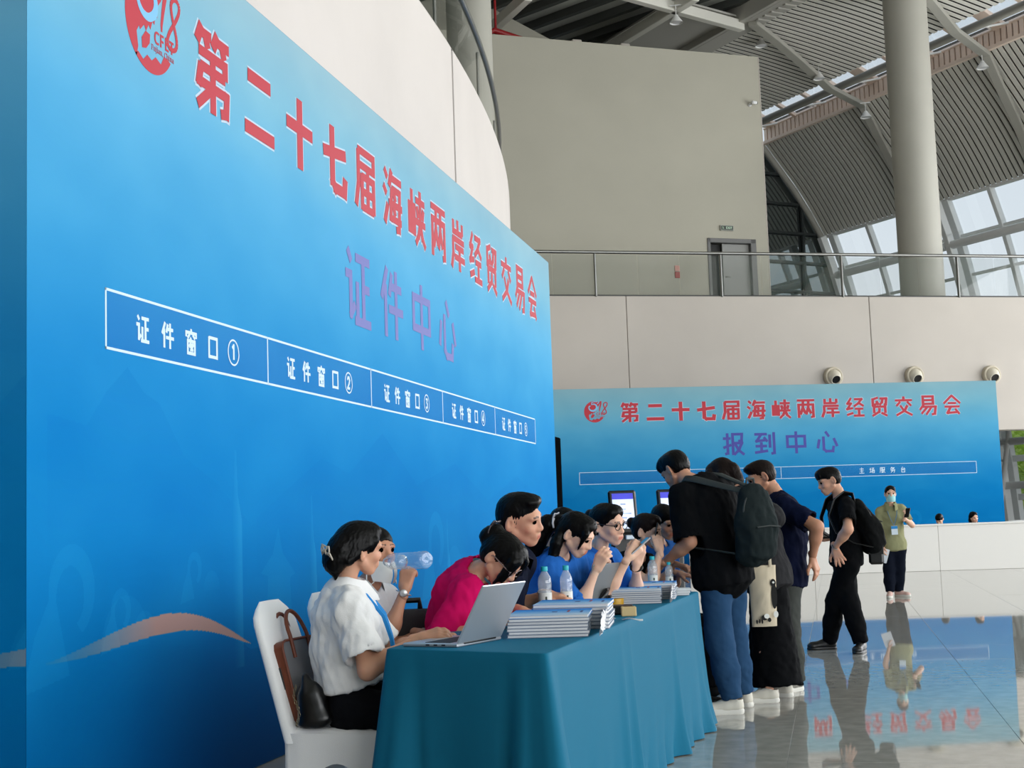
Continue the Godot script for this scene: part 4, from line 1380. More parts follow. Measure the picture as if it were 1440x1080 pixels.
# a head in its own frame: eye level at y = 0, face towards -Z
func head_mesh(male: bool, cell: float) -> MB:
	var key := "%s%s" % [male, cell]
	if head_cache.has(key): return head_cache[key]
	var f := Field.new(cell, 150.0)
	var w := 1.0 if male else 0.95
	f.ball(Vector3(0, 0.030, 0.005), Vector3(0.073 * w, 0.082, 0.092))
	f.ball(Vector3(0, -0.02, -0.042), Vector3(0.058 * w, 0.076, 0.050))
	f.ball(Vector3(0, -0.092, -0.066), Vector3(0.024, 0.020, 0.022) * (1.1 if male else 0.95))
	for s in [-1.0, 1.0]:
		f.cap(Vector3(s * (0.050 if male else 0.045), -0.052, -0.004), Vector3(s * 0.016, -0.092, -0.062), 0.019, 0.016)
		f.ball(Vector3(s * 0.036, -0.030, -0.066), Vector3(0.022, 0.020, 0.020))
		f.ball(Vector3(s * 0.0105, -0.034, -0.098), Vector3(0.0075, 0.006, 0.008))
		f.ball(Vector3(s * 0.030, 0.020, -0.076), Vector3(0.022, 0.009, 0.014))
	f.cap(Vector3(-0.032, 0.024, -0.080), Vector3(0.032, 0.024, -0.080), 0.010, 0.010)
	f.cap(Vector3(0, 0.012, -0.091), Vector3(0, -0.027, -0.108), 0.006, 0.0088)
	f.ball(Vector3(0, -0.064, -0.082), Vector3(0.024, 0.018, 0.014))
	f.cap(Vector3(-0.017, -0.060, -0.092), Vector3(0.017, -0.060, -0.092), 0.0045, 0.0045)
	f.cap(Vector3(-0.014, -0.070, -0.091), Vector3(0.014, -0.070, -0.091), 0.005, 0.005)
	f.cap(Vector3(0, -0.05, 0.022), Vector3(0, -0.14, 0.038), 0.050 if male else 0.042, 0.050 if male else 0.042)
	for s in [-1.0, 1.0]:
		f.cut_ball(Vector3(s * 0.031, 0.004, -0.101), Vector3(0.0155, 0.0072, 0.0115))
		f.ball(Vector3(s * 0.0795 * w, -0.010, 0.014), Vector3(0.0085, 0.0305, 0.0185), Basis(Vector3.UP, s * 0.55) * Basis(Vector3.RIGHT, -0.15))
		f.cut_ball(Vector3(s * 0.0865 * w, -0.006, 0.007), Vector3(0.0065, 0.019, 0.0105), Basis(Vector3.UP, s * 0.55))
	var tint := func(p: Vector3, n: Vector3) -> Color:
		var c := Color(1, 1, 1)
		var ax := absf(p.x)
		if p.z < -0.05:
			# brows
			var by := 0.0265 - absf(ax - 0.030) * 0.12
			if ax > 0.011 and ax < 0.050 and absf(p.y - by) < (0.0042 if male else 0.003) and p.z < -0.06: c = Color(0.16, 0.13, 0.12)
			# lips
			if ax < 0.022 and p.y < -0.054 and p.y > -0.077 and p.z < -0.085: c = Color(0.86, 0.52, 0.50)
			if ax < 0.020 and absf(p.y + 0.0652) < 0.0016 and p.z < -0.085: c = Color(0.45, 0.25, 0.24)
			# lash line
			var ex := (ax - 0.031) / 0.0160; var ey := (p.y - 0.0115) / 0.0019
			if ex * ex + ey * ey < 1.0: c = Color(0.22, 0.17, 0.16)
			# nostrils
			if Vector2(ax - 0.007, p.y + 0.0405).length() < 0.004 and p.z < -0.09: c = Color(0.35, 0.2, 0.18)
			if p.y < -0.012 and p.y > -0.05 and ax > 0.02: c = c * Color(1.0, 0.93, 0.92)
		return c
	var mb := MB.new()
	f.into(mb, tint)
	head_cache[key] = mb
	return mb

func eye_mesh() -> ArrayMesh:
	if head_cache.has("eye"): return head_cache["eye"]
	var mb := MB.new()
	mb.colored = true
	var rows := []
	var r := 0.0125
	var b := 0
	for i in 13:
		var th := PI * i / 12.0
		for j in 17:
			var ph := TAU * j / 16.0
			var d := Vector3(sin(th) * cos(ph), sin(th) * sin(ph), -cos(th))
			mb.col = Color(0.03, 0.018, 0.012) if i <= 1 else (Color(0.12, 0.08, 0.06) if i == 2 else Color(0.78, 0.74, 0.70))
			mb.vert(d * r, d)
	for i in 12:
		for j in 16:
			var a := i * 17 + j
			mb.t(a, a + 17, a + 18); mb.t(a, a + 18, a + 1)
	head_cache["eye"] = mb.mesh()
	return head_cache["eye"]

# a right hand in its own frame: wrist at the origin, fingers along +Y, palm towards -Z, thumb on the -X side
func hand_mesh(pose: String, cell: float) -> MB:
	var key := "%s%s" % [pose, cell]
	if hand_cache.has(key): return hand_cache[key]
	var P: Array = {
		"relaxed": [[0.25, 0.35, 0.25], [0.35, 0.45, 0.3], [0.42, 0.5, 0.35], [0.5, 0.55, 0.35], Vector3(-0.62, 0.75, -0.35), 0.25, 0.0],
		"typing": [[0.35, 0.55, 0.3], [0.4, 0.6, 0.35], [0.42, 0.6, 0.35], [0.45, 0.6, 0.3], Vector3(-0.55, 0.75, -0.45), 0.3, 0.03],
		"grip": [[0.75, 0.85, 0.5], [0.8, 0.9, 0.5], [0.85, 0.9, 0.5], [0.9, 0.95, 0.55], Vector3(-0.45, 0.55, -0.80), 0.45, 0.0],
		"phone": [[0.55, 0.75, 0.45], [0.6, 0.8, 0.45], [0.7, 0.8, 0.5], [0.8, 0.85, 0.5], Vector3(-0.35, 0.80, -0.60), 0.2, 0.0],
		"spread": [[0.1, 0.15, 0.1], [0.08, 0.12, 0.1], [0.1, 0.15, 0.1], [0.15, 0.2, 0.1], Vector3(-0.8, 0.6, -0.2), 0.1, 0.16],
	}[pose]
	var f := Field.new(cell, 230.0)
	var xs := [-0.030, -0.0105, 0.010, 0.028]
	var lens := [0.070, 0.079, 0.073, 0.057]
	f.cap(Vector3(0, -0.03, 0), Vector3(0, 0.012, 0), 0.024, 0.023)
	for i in 4:
		f.cap(Vector3(xs[i] * 0.6, 0.012, 0), Vector3(xs[i], 0.088 - absf(i - 1.2) * 0.004, 0), 0.0125, 0.0105)
		f.cap(Vector3(xs[i] * 0.6, 0.012, -0.006), Vector3(xs[i], 0.078, -0.005), 0.012, 0.0095)
		var p := Vector3(xs[i], 0.088 - absf(i - 1.2) * 0.004, 0)
		var ang := 0.0
		var spread: float = (i - 1.4) * (0.05 + P[6])
		var r := 0.0092 if i < 3 else 0.008
		for sgm in 3:
			ang += P[i][sgm]
			var d := Vector3(sin(spread) * cos(ang), cos(spread) * cos(ang), -sin(ang))
			var ln: float = lens[i] * [0.46, 0.30, 0.24][sgm]
			f.cap(p, p + d * ln, r, r * 0.92)
			p += d * ln
			r *= 0.92
	var td: Vector3 = (P[4] as Vector3).normalized()
	var tp := Vector3(-0.016, 0.020, -0.008)
	f.cap(tp, tp + td * 0.044, 0.0150, 0.0115)
	tp += td * 0.044
	var td2 := td.rotated(Vector3(0.4, 0.3, 0.0).normalized(), -P[5] * 0.6).lerp(Vector3(0, 0.9, -0.3), P[5]).normalized()
	f.cap(tp, tp + td2 * 0.032, 0.0108, 0.0098)
	f.cap(tp + td2 * 0.032, tp + td2.lerp(Vector3(0.1, 1, -0.2), 0.3).normalized() * 0.058, 0.0098, 0.0082)
	f.ball(Vector3(-0.020, 0.030, -0.010), Vector3(0.016, 0.024, 0.013))
	var mb := MB.new()
	f.into(mb)
	hand_cache[key] = mb
	return mb

# a shoe pair's right half: sole on y = 0, ankle over the origin, toe towards -Z
func shoe_parts(kind: String) -> Array:
	if shoe_cache.has(kind): return shoe_cache[kind]
	var outline := PackedVector2Array()
	for q in [[0.0, 0.062], [0.024, 0.057], [0.035, 0.035], [0.034, 0.0], [0.036, -0.06], [0.045, -0.11], [0.044, -0.15], [0.030, -0.188], [0.008, -0.203], [-0.016, -0.198], [-0.036, -0.168], [-0.044, -0.12], [-0.038, -0.07], [-0.033, 0.0], [-0.034, 0.035], [-0.023, 0.057]]:
		outline.append(Vector2(q[0], q[1]))
	var th := 0.034 if kind == "sneaker" else 0.022
	var sole := MB.new()
	# prism along z turned so that its z is up
	var xf := Transform3D(Basis(Vector3(1, 0, 0), Vector3(0, 0, 1), Vector3(0, 1, 0)), Vector3.ZERO)
	var rows := []
	var prof := [[0.004, 0.0, 0.965], [0.0, 0.006, 1.02], [0.0, th * 0.6, 1.03], [0.0, th, 0.99]]
	for pr in prof:
		var row := []
		for p in outline:
			row.append(Vector3(p.x * pr[2], pr[1], (p.y + 0.07) * pr[2] - 0.07))
		row.reverse()
		rows.append(row)
	sole.sheet(rows, true)
	for cap_y in [[0.0, false, 0.965], [th, true, 0.99]]:
		var ctr := sole.vert(Vector3(0, cap_y[0], -0.07), Vector3.UP if cap_y[1] else Vector3.DOWN)
		var s0 := sole.v.size()
		for p in outline: sole.vert(Vector3(p.x * cap_y[2], cap_y[0], (p.y + 0.07) * cap_y[2] - 0.07), Vector3.UP if cap_y[1] else Vector3.DOWN)
		for i in outline.size():
			if cap_y[1]: sole.t(ctr, s0 + i, s0 + (i + 1) % outline.size())
			else: sole.t(ctr, s0 + (i + 1) % outline.size(), s0 + i)
	var f := Field.new(0.007, 110.0)
	f.cap(Vector3(0, 0.046, 0.028), Vector3(0.0, 0.045, -0.04), 0.032, 0.034)
	f.cap(Vector3(0, 0.045, -0.04), Vector3(0.002, 0.034, -0.145), 0.036, 0.034)
	f.ball(Vector3(0.0, 0.034, -0.155), Vector3(0.040, 0.030, 0.044))
	f.cap(Vector3(0, 0.05, 0.02), Vector3(0, 0.092, 0.022), 0.036, 0.038, false, true)
	f.cap(Vector3(0, 0.07, -0.02), Vector3(0, 0.06, -0.07), 0.028, 0.024)
	f.cut_plane(Vector3(0, th - 0.008, -0.05), Vector3.DOWN, 0.4)
	f.cut_cap(Vector3(0, 0.085, 0.018), Vector3(0, 0.13, 0.018), 0.031, 0.033)
	var upper := MB.new()
	f.into(upper)
	var lace := MB.new()
	if kind == "sneaker":
		for i in 4:
			var z := -0.045 - 0.022 * i
			var y := 0.093 - 0.009 * i
			lace.tube([Vector3(-0.026, y - 0.013, z), Vector3(-0.012, y, z - 0.003), Vector3(0.012, y, z - 0.003), Vector3(0.026, y - 0.013, z)], 0.0035, 5)
	shoe_cache[kind] = [upper.mesh(), sole.mesh(), lace.mesh() if kind == "sneaker" else null]
	return shoe_cache[kind]

func two_bone(s: Vector3, w: Vector3, l1: float, l2: float, pole: Vector3) -> Vector3:
	var d := w - s
	var ln := clampf(d.length(), 0.02, (l1 + l2) * 0.998)
	var dir := d.normalized()
	var a := (l1 * l1 - l2 * l2 + ln * ln) / (2.0 * ln)
	var h := sqrt(maxf(l1 * l1 - a * a, 0.0))
	var p := (pole - dir * pole.dot(dir)).normalized()
	return s + dir * a + p * h

func hand_xf(wrist: Vector3, fingers: Vector3, palm: Vector3, left: bool, sc: float) -> Transform3D:
	var y := fingers.normalized()
	var z := -(palm - y * palm.dot(y)).normalized()
	var x := y.cross(z)
	var b := Basis(x, y, z)
	if left: b = Basis(-x, y, z)
	return Transform3D(b.scaled_local(Vector3.ONE * sc), wrist)

# everything is given in the world; the thing stands at base and its meshes are made relative to it
func person(label: String, sp: Dictionary) -> Node3D:
	var base: Vector3 = sp.base
	var s: float = sp.get("scale", 1.0)
	var cell: float = sp.get("cell", 0.013)
	var male: bool = sp.get("male", false)
	var o := thing("person", label, "person", base, 0.0)
	var hip: Vector3 = sp.hip - base
	var neck: Vector3 = sp.neck - base
	var hc: Vector3 = sp.head - base
	var cd: Vector3 = sp.chest
	var hd: Vector3 = sp.get("hips", cd)
	var up := (neck - hip).normalized()
	var right := cd.cross(up).normalized()
	var fwd := up.cross(right)
	var hright := hd.cross(Vector3.UP).normalized()
	var bulk: float = sp.get("bulk", 1.0)
	var sw: float = (0.178 if male else 0.155) * s * sp.get("shoulders", 1.0)
	# head frame
	var face: Vector3 = (sp.face as Vector3).normalized()
	var hup: Vector3 = sp.get("head_up", (hc - neck).normalized().lerp(Vector3.UP, 0.5))
	var hr := face.cross(hup).normalized()
	hup = hr.cross(face).normalized()
	var hs: float = s * sp.get("head_scale", 1.0)
	var hxf := Transform3D(Basis(hr, hup, -face).scaled_local(Vector3.ONE * hs), hc)
	var skin: Material = sp.skin
	# spine
	var slump: float = sp.get("slump", 0.03)
	var mid := hip.lerp(neck, 0.42) - fwd * slump
	var chest := hip.lerp(neck, 0.74) - fwd * slump * 0.6
	var la := 0.285 * s; var lf := 0.25 * s
	var sho := {}; var elb := {}; var wri := {}
	for sd in ["L", "R"]:
		var sg := -1.0 if sd == "L" else 1.0
		var arm: Dictionary = sp[sd]
		var w: Vector3 = arm.wrist - base
		var S := neck - up * 0.055 * s + right * sg * sw
		var reach := (w - S)
		S += (reach.normalized() * 0.03 * s)
		if (w - S).length() > (la + lf) * 0.995: w = S + (w - S).normalized() * (la + lf) * 0.995
		sho[sd] = S; wri[sd] = w
		elb[sd] = two_bone(S, w, la, lf, arm.get("pole", Vector3(0, -1, 0) + right * sg * 0.4))
	var legs := {}
	var lt := 0.43 * s; var ls := 0.42 * s
	for sd in ["L", "R"]:
		var sg := -1.0 if sd == "L" else 1.0
		var H := hip + hright * sg * 0.088 * s - Vector3.UP * 0.03 * s
		var A: Vector3 = sp["foot" + sd] - base + Vector3(0, 0.075 * s, 0)
		var LT := lt; var LS := ls
		if not sp.get("seated", false):
			LT = (A - H).length() * 0.505; LS = (A - H).length() * 0.498
		var K := two_bone(H, A, LT, LS, sp.get("knee" + sd, hd))
		legs[sd] = [H, K, A]
	# ---- body: skin in one piece
	var bm := MB.new()
	bm.colored = true
	var f := Field.new(cell, 62.0)
	f.ell(hip, mid, hright, 0.125 * s * bulk, 0.085 * s * bulk, 0.10 * s * bulk, 0.075 * s * bulk)
	f.ell(mid, chest, right, 0.10 * s * bulk, 0.075 * s * bulk, 0.118 * s * bulk, 0.085 * s * bulk)
	f.ell(chest, neck - up * 0.05 * s, right, 0.118 * s * bulk, 0.085 * s * bulk, 0.09 * s, 0.05 * s)
	var nb := hc + hxf.basis * Vector3(0, -0.10, 0.035)
	f.cap(neck - up * 0.03 * s, nb, (0.053 if male else 0.044) * s, (0.049 if male else 0.041) * s)
	for sd in ["L", "R"]:
		f.cap(neck - up * 0.035 * s, sho[sd], 0.034 * s, 0.043 * s)
		f.cap(sho[sd], elb[sd], (0.047 if male else 0.040) * s, (0.037 if male else 0.032) * s)
		f.cap(elb[sd], elb[sd].lerp(wri[sd], 0.35), (0.036 if male else 0.031) * s, (0.037 if male else 0.032) * s)
		f.cap(elb[sd].lerp(wri[sd], 0.35), wri[sd], (0.037 if male else 0.032) * s, (0.025 if male else 0.0215) * s)
		var lg: Array = legs[sd]
		if not sp.get("no_legs", false):
			if not sp.get("skirt", false): f.cap(lg[0], lg[1], 0.066 * s, 0.045 * s)
			f.cap(lg[1], lg[1].lerp(lg[2], 0.4), 0.043 * s, 0.043 * s)
			f.cap(lg[1].lerp(lg[2], 0.4), lg[2] - Vector3(0, 0.02, 0), 0.043 * s, 0.031 * s)
	f.into(bm)
	bm.append(head_mesh(male, sp.get("head_cell", 0.0045)), hxf)
	for sd in ["L", "R"]:
		var arm: Dictionary = sp[sd]
		bm.append(hand_mesh(arm.get("pose", "relaxed"), sp.get("hand_cell", 0.0042)), hand_xf(wri[sd], arm.fingers, arm.palm, sd == "L", s * (1.0 if male else 0.93)))
	bm.colored = true
	part("body", bm, skin, o)
	for sx in [-1.0, 1.0]:
		part("eye", eye_mesh(), M["eye"], o, hxf * Transform3D(Basis(), Vector3(sx * 0.031, 0.004, -0.0838)))
	# ---- shirt
	var loose: float = sp.get("loose", 0.012) 
	var sleeve: float = sp.get("sleeve", 0.62)
	var wave: float = sp.get("folds", 0.007)
	var fold := func(p: Vector3, n: Vector3) -> float:
		return wave * (fold_noise.get_noise_3d(p.x * 9.0 + base.x * 50, p.y * 5.0 - p.z * 3.0, p.z * 9.0) + 0.5 * fold_noise.get_noise_3d(p.x * 22.0, p.y * 12.0 + p.x * 9.0, p.z * 22.0))
	var sf := Field.new(cell, 62.0)
	var hem: float = sp.get("hem", 0.10)      # below the hip point, along the spine
	var hemc := hip - (mid - hip).normalized() * hem * s
	if sp.get("seated", false): hemc = hip - Vector3.UP * hem * s
	var L2 := loose * 1.25
	if hem > 0.0:
		sf.ell(hemc, hip, hright, (0.148 * bulk) * s + L2, (0.110 * bulk) * s + L2, (0.145 * bulk) * s + L2, 0.108 * bulk * s + L2, true, false)
		sf.ell(hip, mid, hright, 0.145 * s * bulk + L2, 0.108 * s * bulk + L2, 0.122 * s * bulk + L2, 0.100 * s * bulk + L2)
	else:
		sf.ell(hemc, mid, hright, 0.140 * s * bulk + L2, 0.110 * s * bulk + L2, 0.122 * s * bulk + L2, 0.100 * s * bulk + L2, true, false)
	sf.ell(mid, chest, right, 0.122 * s * bulk + L2, 0.100 * s * bulk + L2, 0.138 * s * bulk + loose, 0.105 * s * bulk + loose)
	sf.ell(chest, neck - up * 0.06 * s, right, 0.138 * s * bulk + loose, 0.105 * s * bulk + loose, 0.100 * s + loose, 0.062 * s + loose)
	if not male:
		for sg in [-1.0, 1.0]: sf.ball(chest - up * 0.03 * s + fwd * 0.075 * s + right * sg * 0.065 * s, Vector3.ONE * (0.058 * s))
	for sd in ["L", "R"]:
		sf.cap(neck - up * 0.028 * s, sho[sd], 0.036 * s + loose * 0.4, 0.050 * s + loose * 0.5)
		var se: Vector3 = sho[sd].lerp(elb[sd], minf(sleeve, 1.0))
		var r0 := (0.054 if male else 0.048) * s + loose * 0.5
		var r1 = (0.050 if male else 0.043) * s + loose * sp.get("cuff", 1.0)
		sf.cap(sho[sd], se, r0, r1, false, sleeve <= 1.0)
		if sleeve > 1.0:
			var we: Vector3 = elb[sd].lerp(wri[sd], sleeve - 1.0)
			sf.cap(se, we, r1, 0.036 * s + loose * 0.6, false, true)
	var nk_r: float = (0.061 if male else 0.056) * s * sp.get("neckline", 1.0)
	sf.cut_cap(neck + fwd * 0.018 * s - up * 0.012 * s, neck + (nb - neck) * 1.4 + fwd * 0.01, nk_r, nk_r * 1.2)
	for sd in ["L", "R"]:
		if sleeve <= 1.0:
			var d: Vector3 = (elb[sd] - sho[sd]).normalized()
			var e: Vector3 = sho[sd].lerp(elb[sd], sleeve)
			var rr = (0.050 if male else 0.043) * s + loose * sp.get("cuff", 1.0) - 0.017
			sf.cut_cap(e - d * 0.02, e + d * 0.05, rr, rr)
	var sm := MB.new()
	sf.into(sm, null, fold)
	var shirt := part(sp.get("shirt_name", "t_shirt"), sm, sp.shirt, o)
	# ---- lower garment
	if not sp.get("no_legs", false):
		var pf := Field.new(cell, 62.0)
		var pl: float = sp.get("pant_loose", 0.015)
		pf.ell(hip + Vector3.UP * 0.05 * s, hip - Vector3.UP * 0.07 * s, hright, 0.105 * bulk * s + pl * 0.3, 0.080 * bulk * s + pl * 0.3, 0.132 * bulk * s + pl * 0.4, 0.095 * bulk * s + pl * 0.4)
		if sp.get("skirt", false):
			var hemp: Vector3 = (legs["L"][2] + legs["R"][2]) * 0.5 + Vector3(0, 0.02, 0)
			pf.ell(hip - Vector3.UP * 0.02 * s, hemp, hright, 0.150 * s, 0.125 * s, 0.20 * s, 0.18 * s, false, true)
			pf.cut_cap(hemp + Vector3(0, 0.0, 0), hemp - Vector3(0, 0.1, 0), 0.14 * s, 0.14 * s)
		else:
			for sd in ["L", "R"]:
				var lg: Array = legs[sd]
				pf.cap(lg[0], lg[1], 0.082 * s + pl * 0.6, 0.056 * s + pl)
				var ank: Vector3 = lg[2].lerp(lg[1], sp.get("ankle_gap", 0.04)) - Vector3(0, 0.01, 0)
				pf.cap(lg[1], lg[1].lerp(ank, 0.5), 0.056 * s + pl, 0.053 * s + pl)
				pf.cap(lg[1].lerp(ank, 0.5), ank, 0.053 * s + pl, 0.045 * s + pl * sp.get("flare", 0.9), false, true)
		var pm := MB.new()
		var fold2 := func(p: Vector3, n: Vector3) -> float:
			return wave * (0.7 * fold_noise.get_noise_3d(p.x * 8.0 + base.x * 50, p.y * 6.0, p.z * 8.0) + 0.55 * fold_noise.get_noise_3d(p.x * 14.0, p.y * 24.0 + p.x * 12.0, p.z * 14.0) * clampf(1.1 - p.y, 0.3, 1.0))
		pf.into(pm, null, fold2)
		part("skirt" if sp.get("skirt", false) else "trousers", pm, sp.trousers, o)
		for sd in ["L", "R"]:
			var td: Vector3 = sp.get("toe" + sd, hd)
			td = Vector3(td.x, 0, td.z).normalized()
			var fb := Basis(-td.cross(Vector3.UP) * (-1.0), Vector3.UP, -td)
			var A: Vector3 = sp["foot" + sd] - base
			var sh := shoe_parts(sp.get("shoe", "sneaker"))
			var fx := Transform3D((fb * Basis(Vector3.RIGHT, sp.get("tilt" + sd, 0.0))).scaled_local(Vector3(1.0 if sd == "R" else -1.0, 1, 1) * s * sp.get("shoe_scale", 1.0)), A + Vector3(0, sp.get("lift" + sd, 0.0), 0))
			var up_ := part("shoe", sh[0], sp.shoe_mat, o, fx)
			part("sole", sh[1], sp.sole_mat, up_)
			if sh[2] != null: part("laces", sh[2], sp.get("lace_mat", sp.sole_mat), up_)
	# ---- hair
	if sp.has("hair"):
		var hf := Field.new(sp.get("hair_cell", 0.006), 130.0)
		hair(hf, sp.hair)
		var hm := MB.new()
		var strands := func(p: Vector3, n: Vector3) -> float:
			return 0.0010 * sin(atan2(p.x, p.z + 0.02 + p.y * 0.3) * 46.0 + fold_noise.get_noise_3d(p.x * 30, p.y * 30, p.z * 30) * 5.0) + 0.0015 * fold_noise.get_noise_3d(p.x * 55, p.y * 25, p.z * 55)
		hf.into(hm, null, strands)
		part("hair", hm, sp.hair_mat, o, hxf)
	o.set_meta("_k", 0)
	o.remove_meta("_k")
	joints[o] = {"sho": sho, "elb": elb, "wri": wri, "hxf": hxf, "chest": chest, "fwd": fwd, "right": right, "up": up, "neck": neck, "hip": hip, "legs": legs, "nb": nb}
	return o

var joints := {}

func hair(f: Field, style: String) -> void:
	match style:
		"short", "short_grey", "buzz":
			f.ball(Vector3(0, 0.046, 0.006), Vector3(0.0755, 0.073, 0.0945))
			f.ball(Vector3(0, 0.016, 0.028), Vector3(0.0745, 0.073, 0.072))
			f.ball(Vector3(0, 0.000, 0.022), Vector3(0.0735, 0.066, 0.072))
			f.ball(Vector3(0, 0.092, -0.030), Vector3(0.054, 0.028, 0.060))
			f.ball(Vector3(0, 0.090, -0.070), Vector3(0.046, 0.018, 0.024))
			f.cut_ball(Vector3(0, -0.030, -0.112), Vector3(0.074, 0.096, 0.080))
			for s in [-1.0, 1.0]:
				f.cut_ball(Vector3(s * 0.085, -0.022, 0.013), Vector3(0.030, 0.032, 0.022))
				f.cut_ball(Vector3(s * 0.080, -0.055, -0.035), Vector3(0.030, 0.055, 0.026))
			f.cut_plane(Vector3(0, -0.052, 0.05), Vector3(0, -1, 0.15), 0.3)
		"fringe_short":
			f.ball(Vector3(0, 0.045, 0.006), Vector3(0.079, 0.077, 0.098))
			f.ball(Vector3(0, 0.085, -0.040), Vector3(0.066, 0.040, 0.064))
			f.ball(Vector3(0, 0.060, -0.088), Vector3(0.052, 0.028, 0.017))
			f.ball(Vector3(0, 0.010, 0.032), Vector3(0.076, 0.075, 0.071))
			f.cut_ball(Vector3(0, -0.050, -0.105), Vector3(0.080, 0.086, 0.080))
			for s in [-1.0, 1.0]:
				f.cut_ball(Vector3(s * 0.085, -0.032, 0.008), Vector3(0.030, 0.044, 0.032))
				f.cut_ball(Vector3(s * 0.082, -0.025, -0.045), Vector3(0.028, 0.050, 0.030))
			f.cut_plane(Vector3(0, -0.050, 0.05), Vector3(0, -1, 0.15), 0.3)
		"low_bun", "bun", "pony", "long_front", "bob", "pulled":
			f.ball(Vector3(0, 0.035, 0.009), Vector3(0.0775, 0.084, 0.096))
			f.ball(Vector3(0, 0.0, 0.040), Vector3(0.0745, 0.076, 0.062))
			f.ball(Vector3(0, 0.075, -0.045), Vector3(0.062, 0.040, 0.050))
			f.cut_ball(Vector3(0, -0.025, -0.118), Vector3(0.064, 0.104, 0.080))
			if style != "bob":
				for s in [-1.0, 1.0]:
					f.cut_ball(Vector3(s * 0.086, -0.032, 0.004), Vector3(0.026, 0.034, 0.026))
					f.cut_ball(Vector3(s * 0.078, -0.035, -0.040), Vector3(0.028, 0.052, 0.026))
				f.cut_plane(Vector3(0, -0.085, 0.05), Vector3(0, -1, 0.35), 0.3)
			if style == "low_bun":
				f.ball(Vector3(0, -0.045, 0.098), Vector3(0.056, 0.062, 0.042))
				f.ball(Vector3(0, -0.005, 0.098), Vector3(0.060, 0.055, 0.034))
				f.cap(Vector3(0.01, -0.09, 0.105), Vector3(0.02, -0.13, 0.10), 0.018, 0.005)
				f.ball(Vector3(0, -0.052, 0.118), Vector3(0.050, 0.050, 0.036))
				for s in [-1.0, 1.0]:
					f.cap(Vector3(s * 0.066, 0.045, -0.045), Vector3(s * 0.070, 0.005, -0.030), 0.014, 0.006)
					f.cap(Vector3(s * 0.070, 0.03, -0.005), Vector3(s * 0.064, -0.045, 0.070), 0.014, 0.018)
					f.cut_ball(Vector3(s * 0.084, -0.030, 0.000), Vector3(0.030, 0.034, 0.026))
					f.cut_ball(Vector3(s * 0.060, -0.080, 0.020), Vector3(0.030, 0.050, 0.034))
			if style == "bun":
				f.ball(Vector3(0, 0.030, 0.118), Vector3(0.046, 0.046, 0.034))
				f.ball(Vector3(0, 0.075, 0.100), Vector3(0.036, 0.030, 0.030))
				for s in [-1.0, 1.0]:
					f.cap(Vector3(s * 0.055, 0.045, -0.078), Vector3(s * 0.064, -0.085, -0.078), 0.020, 0.007)
					f.cap(Vector3(s * 0.035, 0.060, -0.092), Vector3(s * 0.058, -0.055, -0.100), 0.016, 0.006)
			if style == "pulled":
				f.ball(Vector3(0, 0.035, 0.118), Vector3(0.036, 0.036, 0.030))
			if style == "pony":
				f.ball(Vector3(0, 0.010, 0.112), Vector3(0.030, 0.030, 0.026))
				f.chain([Vector3(0, 0.02, 0.115), Vector3(0.01, -0.03, 0.160), Vector3(0.015, -0.13, 0.180), Vector3(0.01, -0.25, 0.165), Vector3(0.01, -0.36, 0.13)], [0.030, 0.050, 0.058, 0.046, 0.014])
				f.chain([Vector3(0.05, 0.0, 0.07), Vector3(0.078, -0.08, 0.05), Vector3(0.085, -0.20, 0.02), Vector3(0.085, -0.32, -0.01)], [0.022, 0.030, 0.030, 0.012])
				for s in [-1.0, 1.0]: f.cap(Vector3(s * 0.060, 0.040, -0.075), Vector3(s * 0.066, -0.055, -0.072), 0.017, 0.005)
			if style == "long_front":
				for s in [-1.0, 1.0]:
					f.chain([Vector3(s * 0.070, 0.03, 0.03), Vector3(s * 0.076, -0.06, 0.035), Vector3(s * 0.070, -0.16, 0.03), Vector3(s * 0.06, -0.27, 0.02)], [0.024, 0.028, 0.028, 0.012])
				f.chain([Vector3(0, 0.0, 0.075), Vector3(0, -0.12, 0.095), Vector3(0, -0.28, 0.08)], [0.05, 0.055, 0.03])
			if style == "bob":
				for s in [-1.0, 1.0]:
					f.chain([Vector3(s * 0.068, 0.05, -0.05), Vector3(s * 0.076, -0.01, -0.045), Vector3(s * 0.072, -0.075, -0.03)], [0.022, 0.020, 0.010])
					f.chain([Vector3(s * 0.070, 0.0, 0.02), Vector3(s * 0.070, -0.08, 0.03), Vector3(s * 0.05, -0.12, 0.05)], [0.024, 0.026, 0.014])
				f.chain([Vector3(0, -0.02, 0.08), Vector3(0, -0.10, 0.075)], [0.055, 0.045])
		"hair_cap":
			f.ball(Vector3(0, 0.042, 0.007), Vector3(0.080, 0.082, 0.099))
			f.ball(Vector3(0, -0.01, 0.03), Vector3(0.079, 0.086, 0.076))
			f.cut_ball(Vector3(0, -0.045, -0.110), Vector3(0.068, 0.096, 0.080))

